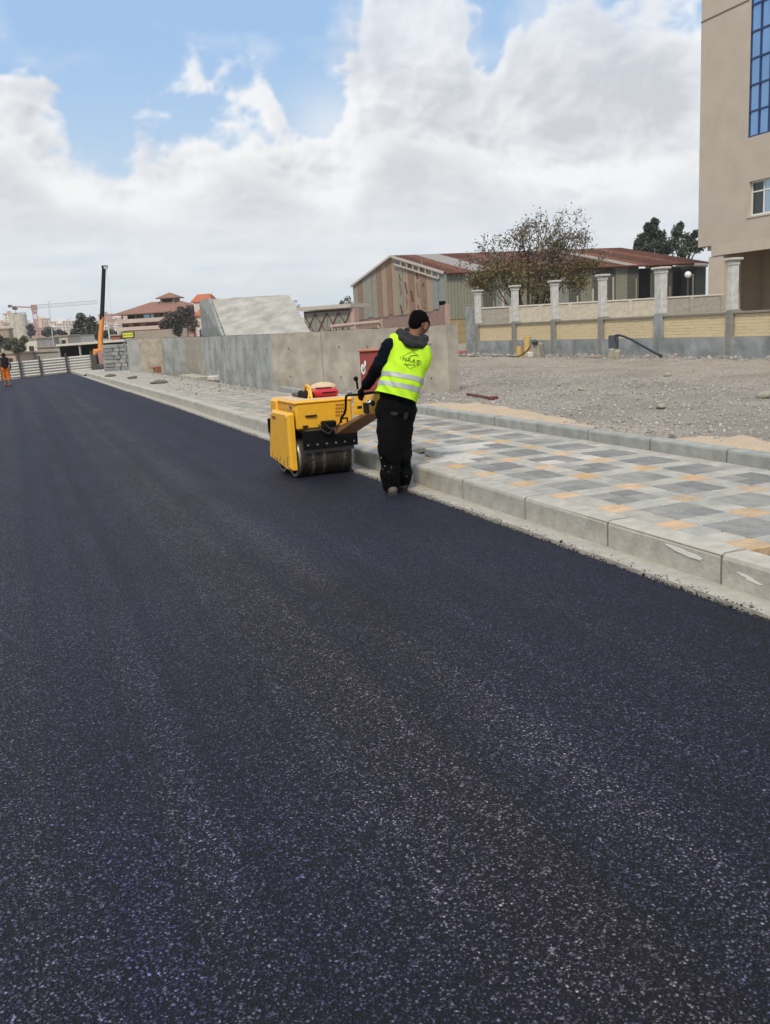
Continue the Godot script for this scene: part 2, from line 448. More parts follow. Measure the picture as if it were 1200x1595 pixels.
	M.pipe_yellow = mat(Color(0.62, 0.42, 0.14), 0.6, "blotch", 1.0)
	M.block = mat(Color(0.37, 0.35, 0.30), 0.92, "concrete", 1.0, "bump", 0.6)
	M.hose_blue = mat(Color(0.012, 0.018, 0.035), 0.5)
	M.hose_dark = mat(Color(0.05, 0.045, 0.04), 0.7)
	M.teal = mat(Color(0.10, 0.22, 0.22), 0.6)
	M.slate = mat(Color(0.075, 0.085, 0.10), 0.7)
	M.bark = mat(Color(0.09, 0.065, 0.045), 0.95, "fine", 3.0)
	M.white_globe = mat(Color(0.72, 0.72, 0.70), 0.3)
	M.tile_roof = mat(Color(0.27, 0.135, 0.095), 0.9, "blotch", 0.3)
	M.tile_roof_bright = mat(Color(0.46, 0.14, 0.07), 0.9, "blotch", 0.3)
	M.villa_wall = mat(Color(0.56, 0.46, 0.40), 0.9, "blotch", 0.1)
	M.villa_pink = mat(Color(0.50, 0.27, 0.22), 0.9, "blotch", 0.1)
	M.white_wall = mat(Color(0.70, 0.66, 0.60), 0.9, "streak", 0.1)
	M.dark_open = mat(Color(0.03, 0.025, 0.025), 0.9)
	M.maroon = mat(Color(0.12, 0.035, 0.03), 0.8)
	M.silo = mat(Color(0.55, 0.52, 0.44), 0.9, "streak", 0.05)
	M.crane_red = mat(Color(0.36, 0.20, 0.19), 0.7)
	M.crane_grey = mat(Color(0.50, 0.50, 0.50), 0.7)
	M.zinc = mat(Color(0.52, 0.53, 0.51), 0.45, "streak", 0.5)
	M.post_brown = mat(Color(0.055, 0.045, 0.04), 0.8)
	M.cblock = []
	for c in [Color(0.33, 0.34, 0.34), Color(0.28, 0.30, 0.31), Color(0.38, 0.38, 0.37)]:
		M.cblock.append(mat(c, 0.92, "blotch", 1.0, "bump", 0.5))
	M.far_wall = mat(Color(0.36, 0.32, 0.27), 0.9, "streak", 0.1)
	M.sign_yellow = mat(Color(0.75, 0.75, 0.06), 0.6)
	M.leaf = StandardMaterial3D.new()
	M.leaf.vertex_color_use_as_albedo = true; M.leaf.roughness = 0.75; M.leaf.albedo_color = Color(1, 1, 1)
	M.leaf.backlight_enabled = true; M.leaf.backlight = Color(0.25, 0.25, 0.2)
	M.cloth = mat(Color(1, 1, 1), 0.95, "fabric", 6.0, "bump", 0.3)
	M.cloth.metallic_specular = 0.2
	M.black.metallic_specular = 0.25; M.black_matte.metallic_specular = 0.2
	M.skin = mat(Color(0.33, 0.19, 0.13), 0.6)
	M.hair = mat(Color(0.007, 0.006, 0.0055), 0.8, "fine", 14.0, "bump", 0.8)
	M.hair.metallic_specular = 0.12
	M.vest = mat(Color(0.50, 0.86, 0.012), 0.8, "fabric", 5.0)
	M.band = mat(Color(0.33, 0.36, 0.38), 0.45)
	M.hood = mat(Color(0.019, 0.018, 0.020), 0.95, "fabric", 6.0, "bump_big", 1.0)
	M.ink = mat(Color(0.05, 0.085, 0.02), 0.8)
	M.shoe = mat(Color(0.12, 0.105, 0.085), 0.85, "blotch", 8.0)
	M.shoe_dark = mat(Color(0.02, 0.02, 0.02), 0.8)

# ------------------------------------------------------------------ sky
var nz: FastNoiseLite
var nz1: FastNoiseLite
func blob(az: float, el: float, a0: float, e0: float, ra: float, re: float) -> float:
	var x := wrapf(az - a0, -180, 180) / ra; var y := (el - e0) / re
	return exp(-x * x - y * y)
const EDGE := [[-8.0, 13.6], [0.0, 14.4], [2.2, 15.1], [3.6, 14.0], [5.0, 13.2], [7.0, 12.9], [9.0, 13.8], [11.2, 14.5], [13.5, 13.7], [16.0, 13.6], [17.6, 12.2], [19.3, 12.4], [20.3, 14.0], [21.4, 15.4], [22.6, 18.3], [24.0, 19.6], [27.0, 19.5], [28.6, 16.8], [29.6, 15.6], [31.5, 16.9], [34.2, 16.7], [36.2, 15.4], [38.5, 16.4], [41.0, 14.8], [44.0, 15.5], [52.0, 14.0]]
func bank_top(az: float, d: Vector3) -> float: # height in degrees to which the cumulus bank reaches
	var far := 14.0 + 7.0 * nz.get_noise_3dv(d * 1.6)
	if az <= EDGE[0][0] or az >= EDGE[-1][0]: return far
	for i in EDGE.size() - 1:
		if az < EDGE[i + 1][0]:
			var t: float = (az - EDGE[i][0]) / (EDGE[i + 1][0] - EDGE[i][0])
			var h: float = lerpf(EDGE[i][1], EDGE[i + 1][1], t * t * (3.0 - 2.0 * t))
			return lerpf(far, h, smoothstep(-8.0, -3.0, az) * smoothstep(52.0, 46.0, az))
	return far
func heap(q: Vector3) -> float: # rounded heads: folded noise in four sizes, about -1 .. 1
	var w := q + Vector3(nz1.get_noise_3dv(q * 6.0), nz1.get_noise_3dv(q * 6.0 + Vector3(4, 4, 4)), 0) * 0.02
	return 1.0 - (0.50 * absf(nz1.get_noise_3dv(w * 8.0)) + 0.27 * absf(nz1.get_noise_3dv(w * 18.0 + Vector3(3, 0, 1))) + 0.15 * absf(nz1.get_noise_3dv(w * 38.0)) + 0.09 * absf(nz1.get_noise_3dv(w * 80.0))) * 4.4
func dir_of(az: float, el: float) -> Vector3:
	return Vector3(sin(deg_to_rad(az)) * cos(deg_to_rad(el)), sin(deg_to_rad(el)), -cos(deg_to_rad(az)) * cos(deg_to_rad(el)))
func bank(az: float, el: float) -> float: # how deep inside the far bank, in degrees
	var d := dir_of(az, el)
	var q := Vector3(d.x, d.y * 1.3, d.z)
	var e := bank_top(az, d) - el + 1.0 - 0.9 * smoothstep(21.5, 17.0, az) * smoothstep(-12.0, -4.0, az) + 0.95 * heap(q) + 1.6 * nz1.get_noise_3dv(q * 5.0) + 0.9 * nz.get_noise_3dv(q * 13.0) - 1.7 * smoothstep(0.12, 0.6, nz1.get_noise_3dv(Vector3(q.x, q.y * 1.6, q.z) * 7.0 + Vector3(2, 8, 5)))
	e -= 3.0 * blob(az, el, 35.8, 8.9, 3.0, 0.8) + 2.6 * blob(az, el, 40.6, 10.8, 1.6, 0.7) + 2.4 * blob(az, el, 19.4, 12.9, 1.8, 1.5) + 1.6 * blob(az, el, 6.6, 12.6, 1.6, 0.8)
	return e
func bank2(az: float, el: float) -> float: # a nearer, lower row of cumulus
	var d := dir_of(az, el)
	var q := Vector3(d.x + 3.0, d.y * 1.6, d.z)
	var top := 9.6 + 2.6 * nz1.get_noise_3dv(Vector3(d.x + 9.0, 0, d.z) * 4.2) + 2.4 * blob(az, 0, 14.5, 0, 3.6, 1) - 2.2 * blob(az, 0, 19.8, 0, 1.8, 1) + 1.6 * blob(az, 0, 26.5, 0, 3.0, 1) - 2.0 * blob(az, 0, 36.5, 0, 3.0, 1) + 2.2 * blob(az, 0, 1.5, 0, 2.5, 1)
	return top - el + 0.8 * heap(q) + 1.0 * nz.get_noise_3dv(q * 11.0)
func sky_at(az: float, el: float) -> Color:
	var d := dir_of(az, el)
	var q := Vector3(d.x, d.y * 1.35, d.z)
	var clear := Vector3(0.68, 0.79, 0.86).lerp(Vector3(0.355, 0.55, 0.835), pow(smoothstep(3.0, 18.0, el), 0.8)).lerp(Vector3(0.22, 0.39, 0.70), smoothstep(18.0, 45.0, el))
	var o := clear
	var soft := nz.get_noise_3dv(q * 8.0)
	var lay := nz.get_noise_3dv(Vector3(d.x * 4.0, d.y * 30.0, d.z * 4.0))
	if el < 27.0:
		var e := bank(az, el)
		var eu := bank(az - 0.28, el + 0.34)
		var wide := 0.75 + 0.9 * nz1.get_noise_3dv(q * 4.0 + Vector3(1, 6, 2))
		var cover := smoothstep(-0.3 - 0.5 * wide, 0.35 + 0.5 * wide, e)
		cover = maxf(cover, 0.55 * blob(az, el, 19.8, 11.6, 2.6, 2.2))
		cover = maxf(cover, 0.5 * smoothstep(-3.2, 0.4, e) * smoothstep(-0.05, 0.4, nz.get_noise_3dv(q * 5.0 + Vector3(7, 7, 7))))
		var lit := 0.62 + 0.26 * (e - eu - 0.34) + 0.75 * soft + 0.20 * smoothstep(1.6, 0.2, e) - 0.12 * smoothstep(1.5, 4.5, e)
		lit -= 0.45 * blob(az, el, 37.5, 13.0, 4.0, 1.8) + 0.30 * blob(az, el, 30.0, 13.0, 2.2, 1.3) + 0.28 * blob(az, el, 32.0, 10.6, 5.0, 0.8) + 0.25 * blob(az, el, 9.0, 9.2, 6.0, 0.9) + 0.2 * blob(az, el, 17.0, 10.2, 2.5, 1.0)
		lit += 0.30 * blob(az, el, 25.2, 16.6, 1.8, 1.4) + 0.2 * blob(az, el, 12.0, 12.2, 8.0, 1.6)
		var cc := Vector3(0.63, 0.645, 0.69).lerp(Vector3(0.945, 0.95, 0.955), clampf(lit, 0, 1))
		o = o.lerp(cc, cover * lerpf(0.97, 0.84, smoothstep(12.0, 17.0, el)))
		var e2 := bank2(az, el)
		var eu2 := bank2(az - 0.28, el + 0.34)
		var c2 := smoothstep(-0.4, 0.8, e2) * smoothstep(5.0, 7.4, el + 1.5 * soft)
		var lit2 := 0.74 + 0.26 * (e2 - eu2 - 0.34) + 0.25 * smoothstep(1.4, 0.1, e2) - 0.55 * smoothstep(0.8, 3.0, e2) + 0.5 * soft
		o = o.lerp(Vector3(0.66, 0.675, 0.715).lerp(Vector3(0.945, 0.95, 0.95), clampf(lit2, 0, 1)), c2 * 0.85)
		# thin layered veil towards the horizon
		var veil := clampf(smoothstep(8.8, 4.2, el + 1.6 * soft) * (0.92 + 0.3 * lay), 0, 1)
		var vc := Vector3(0.70, 0.775, 0.84).lerp(Vector3(0.865, 0.885, 0.91), clampf(0.55 + 0.9 * nz.get_noise_3dv(Vector3(d.x * 6.0 + 9, d.y * 44.0, d.z * 6.0)), 0, 1))
		vc = vc.lerp(Vector3(0.73, 0.80, 0.825), smoothstep(5.0, 0.0, el) * 0.7)
		o = o.lerp(vc, veil * 0.94)
	# the cloud deck overhead, out of view, brightened with height to light the scene
	if el > 19.0:
		var h := nz.get_noise_3dv(d * 5.0)
		var over := smoothstep(19.0, 30.0, el) * smoothstep(-0.28, 0.12, nz.get_noise_3dv(d * 2.2) + 0.3 * h)
		o = o.lerp(Vector3(0.84, 0.825, 0.80) * (0.95 + 0.25 * h), over)
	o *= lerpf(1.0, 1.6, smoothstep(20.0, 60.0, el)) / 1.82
	return Color(o.x, o.y, o.z)
func make_sky() -> Sky:
	nz = FastNoiseLite.new(); nz.seed = 77; nz.frequency = 1.0; nz.fractal_octaves = 5; nz.noise_type = FastNoiseLite.TYPE_SIMPLEX_SMOOTH
	nz1 = FastNoiseLite.new(); nz1.seed = 78; nz1.frequency = 1.0; nz1.fractal_type = FastNoiseLite.FRACTAL_NONE; nz1.noise_type = FastNoiseLite.TYPE_SIMPLEX_SMOOTH
	var w := 720; var h := 360
	var im := Image.create(w, h, false, Image.FORMAT_RGBF)
	for y in h:
		var el := 90.0 - (y + 0.5) * 180.0 / h
		for x in w:
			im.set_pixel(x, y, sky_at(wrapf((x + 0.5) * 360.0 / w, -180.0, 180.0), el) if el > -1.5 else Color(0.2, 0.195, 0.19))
	im.resize(4096, 2048, Image.INTERPOLATE_BILINEAR)
	# finer in the part of the heavens seen most
	var x0 := int((-8.0 / 360.0) * 4096); var x1 := int((56.0 / 360.0) * 4096)
	var y0 := int((66.0 / 180.0) * 2048); var y1 := 1030
	for y in range(y0, y1):
		for x in range(x0, x1):
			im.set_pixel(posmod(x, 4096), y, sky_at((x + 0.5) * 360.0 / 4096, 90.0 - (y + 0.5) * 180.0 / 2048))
	var m := PanoramaSkyMaterial.new()
	m.panorama = ImageTexture.create_from_image(im)
	var s := Sky.new(); s.sky_material = m
	return s

func _ready() -> void:
	rng.seed = 5
	# camera
	cb = Basis.from_euler(Vector3(-0.2012, -0.3783, -0.0547))
	var cam := Camera3D.new()
	cam.name = "camera"; cam.transform = Transform3D(cb, EYE); cam.fov = 59.303; cam.near = 0.05; cam.far = 9000
	add_child(cam)
	# sky and air
	var e := Environment.new()
	e.background_mode = Environment.BG_SKY
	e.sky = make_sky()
	e.tonemap_mode = Environment.TONE_MAPPER_LINEAR
	e.tonemap_exposure = 1.84
	e.sdfgi_enabled = true; e.ssao_enabled = true; e.ssil_enabled = true
	e.fog_enabled = true; e.fog_density = 0.00035; e.fog_light_color = Color(0.86, 0.89, 0.92)
	var we := WorldEnvironment.new(); we.name = "environment"; we.environment = e
	add_child(we)
	# sun behind thin cloud, high behind the left shoulder
	var sun := DirectionalLight3D.new()
	sun.name = "sun"; sun.light_energy = 0.5; sun.light_color = Color(1.0, 0.94, 0.84); sun.light_angular_distance = 12.0; sun.shadow_enabled = true
	sun.transform = Transform3D(Basis.looking_at(-Vector3(-0.42, 0.80, 0.60)), Vector3(0, 20, 0))
	add_child(sun)
	make_textures()
	make_materials()
	build_ground()
	build_road()
	build_kerbs()
	build_pavement()
	build_concrete_wall()
	build_fence()
	build_big_building()
	build_warehouse()
	build_left_background()
	build_trees()
	build_roller()
	build_worker()
	build_far_worker()
	build_small_things()

# ------------------------------------------------------------------ ground
func far_h(r: float, az: float) -> float:
	var h := lerpf(-0.62, -1.6, smoothstep(60, 95, r))
	var hh := lerpf(20.0, 6.0, smoothstep(8, 22, absf(az))) * (0.85 + 0.3 * nz.get_noise_2d(az * 0.12, 4.0))
	return h + hh * smoothstep(420, 950, r)
func build_ground() -> void:
	var mb := MB.new()
	var rads := [0.5, 30, 60, 75, 95, 150, 250, 400, 500, 600, 700, 800, 900, 1000, 1400, 2500, 6000]
	var N := 120
	for i in rads.size():
		for j in N + 1:
			var a := 360.0 * j / N - 180.0
			var p := Vector3(sin(deg_to_rad(a)) * rads[i], far_h(rads[i], a), -cos(deg_to_rad(a)) * rads[i])
			mb.vert(p, Vector3.UP)
			if i and j: mb.squad((i - 1) * (N + 1) + j - 1, i * (N + 1) + j - 1, i * (N + 1) + j, (i - 1) * (N + 1) + j)
	for k in range(0, mb.ix.size(), 3): # wind upwards
		var a := mb.v[mb.ix[k]]; var b := mb.v[mb.ix[k + 1]]; var d := mb.v[mb.ix[k + 2]]
		if (d - a).cross(b - a).y < 0:
			var t := mb.ix[k + 1]; mb.ix[k + 1] = mb.ix[k + 2]; mb.ix[k + 2] = t
	mb.smooth_normals()
	sstruct("ground", mb.mesh(), M.earth)
	# the gravel yard on the right
	var g := MB.new()
	var xs := []; var zs := []
	var x := 0.0
	while x < 66: xs.append(x); x += 0.25 if x < 12 else 2.0
	var z := 7.0
	while z > -84: zs.append(z); z -= 0.25 if z > -34 else 2.0
	for i in zs.size():
		var left := yard_left(zs[i])
		for j in xs.size():
			var px: float = left + xs[j]
			var h := yard_h(px, zs[i])
			if j == 0: h -= 0.2
			var track := exp(-pow((px - 13.6 + 0.8 * nz.get_noise_2d(zs[i] * 0.1, 2.0)) / 2.1, 2.0))
			var k := 0.84 + 0.30 * nz.get_noise_2d(px * 0.5, zs[i] * 0.5) + 0.12 * nz.get_noise_2d(px * 2.0, zs[i] * 2.0)
			g.col = Color(k, k, k).lerp(Color(1.25, 1.19, 1.09) * k, track * 0.85)
			g.vert(Vector3(px, h, zs[i]), Vector3.UP)
			if i and j:
				var w := xs.size()
				g.squad((i - 1) * w + j - 1, (i - 1) * w + j, i * w + j, i * w + j - 1)
	for k in range(0, g.ix.size(), 3):
		var a := g.v[g.ix[k]]; var b := g.v[g.ix[k + 1]]; var d := g.v[g.ix[k + 2]]
		if (d - a).cross(b - a).y < 0:
			var t := g.ix[k + 1]; g.ix[k + 1] = g.ix[k + 2]; g.ix[k + 2] = t
	g.smooth_normals()
	sstruct("gravel_ground", g.mesh(), M.gravel)
	# loose stones on it
	var sm := MB.new()
	sm.ball(Vector3.ZERO, Vector3(1, 0.62, 0.8), 3, 5)
	for i in sm.v.size(): sm.v[i] *= 1.0 + 0.25 * sin(sm.v[i].x * 9 + sm.v[i].z * 7)
	var mm := MultiMesh.new()
	mm.transform_format = MultiMesh.TRANSFORM_3D; mm.use_colors = true; mm.mesh = sm.mesh()
	var tr := []; var cs := []
	while tr.size() < 15000:
		var pz := -3.0 - 26.0 * rng.randf()
		var px := 5.75 + 10.6 * rng.randf()
		if px < yard_left(pz) + 0.1: continue
		if px > 11.5 and px < 15.2 and rng.randf() < 0.8: continue
		if px / -pz > 1.35: continue
		var s := 0.008 + 0.022 * pow(rng.randf(), 3.0)
		if rng.randf() < 0.002: s *= 2.2
		tr.append(Transform3D(Basis.from_euler(Vector3(rng.randf() * 6, rng.randf() * 6, rng.randf() * 6)) * s, Vector3(px, yard_h(px, pz) + s * 0.3, pz)))
		var k := rng.randf_range(0.28, 0.52)
		cs.append(Color(k, k * 0.965, k * 0.92))
	# crumbs of mortar and stones shed along the foot of the concrete wall and over the far pavement
	for q in 1500:
		var pz := -15.5 - 26.0 * rng.randf()
		var px := yard_left(pz) - 0.42 - 1.7 * pow(rng.randf(), 2.2)
		if pz > -19.8: px = 5.75 + 1.5 * rng.randf()
		var s := 0.008 + 0.035 * pow(rng.randf(), 4.0)
		tr.append(Transform3D(Basis.from_euler(Vector3(rng.randf() * 6, rng.randf() * 6, rng.randf() * 6)) * s, Vector3(px, (yard_h(px, pz) if pz > -19.8 else G(4.0, pz) + 0.187) + s * 0.3, pz)))
		var k := rng.randf_range(0.25, 0.5)
		cs.append(Color(k, k * 0.96, k * 0.9))
	# broken rubble along the foot of the fence wall
	for q in 700:
		var pz := -32.0 + 19.0 * rng.randf()
		var px := 16.42 - 0.75 * pow(rng.randf(), 2.0)
		var s := 0.02 + 0.08 * pow(rng.randf(), 4.0)
		tr.append(Transform3D(Basis.from_euler(Vector3(rng.randf() * 6, rng.randf() * 6, rng.randf() * 6)) * s, Vector3(px, yard_h(px, pz) + s * 0.25, pz)))
		var k := rng.randf_range(0.24, 0.44)
		cs.append(Color(k, k * 0.95, k * 0.88))
	mm.instance_count = tr.size()
	for i in tr.size():
		mm.set_instance_transform(i, tr[i]); mm.set_instance_color(i, cs[i])
	var mi := MultiMeshInstance3D.new()
	mi.name = "loose_gravel"; mi.multimesh = mm; mi.material_override = M.stone
	add_child(mi); mi.set_meta("kind", "stuff")
	put_meta(mi, "loose grey stones and rubble strewn over the yard up to the fence wall", "gravel")
func yard_left(z: float) -> float:
	if z > -20.2: return 5.66
	if z > -31: return lerpf(5.75, 6.25, (-20.2 - z) / 10.8)
	return lerpf(6.25, 7.4, clampf((-31 - z) / 8.0, 0, 1))
func yard_h(x: float, z: float) -> float:
	var h := 0.235 + 0.03 * nz.get_noise_2d(x * 0.35, z * 0.35) + 0.012 * nz.get_noise_2d(x * 2.2, z * 2.2)
	h += 0.05 * smoothstep(2.0, 0.2, absf(x - 15.9)) * (0.7 + nz.get_noise_2d(x, z))
	h += 0.045 * smoothstep(1.6, 0.2, x - yard_left(z))
	return h

func build_road() -> void:
	var mb := MB.new(); var uv2 := PackedVector2Array()
	var NX := 49; var NZ := 130
	for i in NZ + 1:
		for j in NX + 1:
			var x := -9.0 + 12.2 * j / NX; var z := 6.0 - 63.5 * i / NZ
			var y := G(x, z)
			if j == NX: x = 3.142 + 0.012 * nz.get_noise_2d(z * 3.0, 1.0) + 0.012 * nz.get_noise_2d(z * 9.0, 5.0)
			mb.vert(Vector3(x, y, z), Vector3.UP, Vector2(x / 1.55, z / 1.55)); uv2.append(Vector2((x + 9.0) / 12.2, (z + 58.0) / 64.0))
			if i and j: mb.squad((i - 1) * (NX + 1) + j - 1, (i - 1) * (NX + 1) + j, i * (NX + 1) + j, i * (NX + 1) + j - 1)
	for k in range(0, mb.ix.size(), 3):
		var a := mb.v[mb.ix[k]]; var b := mb.v[mb.ix[k + 1]]; var d := mb.v[mb.ix[k + 2]]
		if (d - a).cross(b - a).y < 0:
			var t := mb.ix[k + 1]; mb.ix[k + 1] = mb.ix[k + 2]; mb.ix[k + 2] = t
	mb.smooth_normals()
	var m := StandardMaterial3D.new()
	m.albedo_texture = T["asphalt"]; m.albedo_color = Color(1, 1, 1); m.roughness = 0.68; m.metallic_specular = 0.40
	m.heightmap_enabled = true; m.heightmap_texture = T["asphalt_h"]; m.heightmap_scale = 1.1
	m.detail_enabled = true; m.detail_blend_mode = BaseMaterial3D.BLEND_MODE_MUL; m.detail_albedo = T["wear_sheen"]; m.detail_uv_layer = BaseMaterial3D.DETAIL_UV_2
	m.texture_filter = BaseMaterial3D.TEXTURE_FILTER_LINEAR
	sstruct("road", mb.mesh(Vector3.ZERO, uv2), m)
	# crumbs of asphalt and mortar in the joint beside the gutter
	var sm := MB.new(); sm.ball(Vector3.ZERO, Vector3(1, 0.7, 0.85), 3, 5)
	var mm := MultiMesh.new(); mm.transform_format = MultiMesh.TRANSFORM_3D; mm.use_colors = true; mm.mesh = sm.mesh()
	var tr := []; var cs := []
	for q in 2600:
		var z := -2.5 - 26.0 * pow(rng.randf(), 1.5)
		var dark := rng.randf() < 0.86
		var x := 3.155 + 0.016 * rng.randfn() if dark else 3.185 + 0.03 * absf(rng.randfn())
		if x > 3.33: continue
		var s := rng.randf_range(0.0025, 0.007) * (1.0 if rng.randf() < 0.96 else 2.0)
		var y := G(x, z) + (0.0 if x < 3.17 else 0.018)
		tr.append(Transform3D(Basis.from_euler(Vector3(rng.randf() * 6, rng.randf() * 6, 0)) * s, Vector3(x, y + s * 0.3, z)))
		var k := rng.randf_range(0.012, 0.05) if dark else rng.randf_range(0.05, 0.4)
		cs.append(Color(k, k, k))
	mm.instance_count = tr.size()
	for i in tr.size(): mm.set_instance_transform(i, tr[i]); mm.set_instance_color(i, cs[i])
	var mi := MultiMeshInstance3D.new(); mi.name = "asphalt_crumbs"; mi.multimesh = mm; mi.material_override = M.stone
	add_child(mi); mi.set_meta("kind", "stuff"); put_meta(mi, "loose dark crumbs along the edge of the fresh asphalt beside the gutter", "asphalt crumbs")

func strip(x0: float, x1: float, y: float, z0: float, z1: float, step: float, wob := 0.0, side := 0.0) -> MB: # flat band along the road that follows its fall; side > 0 adds faces down
	var mb := MB.new()
	var n := int(ceil((z0 - z1) / step))
	for k in n:
		var a := z0 - (z0 - z1) * k / n; var b := z0 - (z0 - z1) * (k + 1) / n
		var xa := x0 + wob * nz.get_noise_2d(a * 4.0, 9.0); var xb := x0 + wob * nz.get_noise_2d(b * 4.0, 9.0)
		var ga := G(x1, a) + y; var gb := G(x1, b) + y
		mb.quad(Vector3(xa, ga, a), Vector3(x1, ga, a), Vector3(x1, gb, b), Vector3(xb, gb, b))
		if side > 0:
			mb.quad(Vector3(xb, gb - side, b), Vector3(xa, ga - side, a), Vector3(xa, ga, a), Vector3(xb, gb, b))
			mb.quad(Vector3(x1, ga - side, a), Vector3(x1, gb - side, b), Vector3(x1, gb, b), Vector3(x1, ga, a))
	return mb

func kerb_mesh(w: float, h: float, bv: float, rear: bool) -> ArrayMesh: # one stone 0.985 long, its foot at 0, rounded on the side that shows
	var mb := MB.new()
	var pr := PackedVector2Array([Vector2(0, -0.1), Vector2(0, h - bv), Vector2(bv * 0.3, h - bv * 0.3), Vector2(bv, h), Vector2(w - 0.012, h), Vector2(w, h - 0.012), Vector2(w, -0.1)])
	mb.prism(pr, Vector3(0, 0, -0.489), Vector3.RIGHT, Vector3.UP, Vector3(0, 0, 0.978))
	return mb.mesh()

func build_kerbs() -> void:
	var k := structure("kerb")
	part(k, "kerb_mortar", strip(3.346, 3.515, 0.176, 3.0, -48.0, 1.0, 0.0, 0.3), M.mortar)
	var km := kerb_mesh(0.18, 0.19, 0.028, false)
	for i in 51:
		var z := 2.877 - i
		var t := Transform3D(Basis.from_euler(Vector3(rng.randf_range(-0.003, 0.003), rng.randf_range(-0.004, 0.004), 0)), Vector3(3.34 + rng.randf_range(-0.003, 0.003), G(3.4, z) + rng.randf_range(-0.003, 0.003), z))
		lpart(k, "kerb_stone", km, M.kerb[rng.randi() % 3], t)
	sstruct("far_apron", strip(3.17, 9.0, 0.10, -48.0, -60.0, 1.0, 0.0, 0.3).mesh(), M.gutter)
	sstruct("gutter", strip(3.17, 3.345, 0.018, 3.0, -48.0, 0.12, 0.02, 0.12).mesh(), M.gutter)
	var r := structure("rear_kerb")
	part(r, "kerb_mortar", strip(5.477, 5.60, 0.285, 3.0, -19.9, 1.0, 0.0, 0.3), M.mortar)
	var rm := kerb_mesh(0.14, 0.298, 0.022, true)
	for i in 23:
		var z := 2.6 - i
		var t := Transform3D(Basis.from_euler(Vector3(0, rng.randf_range(-0.004, 0.004), 0)), Vector3(5.47 + rng.randf_range(-0.004, 0.004), rng.randf_range(-0.003, 0.003), z))
		lpart(r, "kerb_stone", rm, M.rkerb[rng.randi() % 2], t)
	# pale cement smears left on the face of one kerbstone
	for s in [[3.3375, -3.9, 0.135, 0.42, 0.02], [3.3375, -3.42, 0.10, 0.2, 0.014]]:
		var mb := MB.new()
		var pts := PackedVector2Array()
		for a in 18:
			var an := TAU * a / 18
			var q := 0.75 + 0.4 * nz.get_noise_2d(a * 0.9, s[1])
			pts.append(Vector2(cos(an) * s[3] * 0.5 * q, sin(an) * s[4] * q - cos(an) * 0.012))
		mb.prism(pts, Vector3(s[0] - 0.001, s[2], s[1]), Vector3.BACK, Vector3.UP, Vector3(0.003, 0, 0))
		part(k, "cement_smear", mb, M.smear)

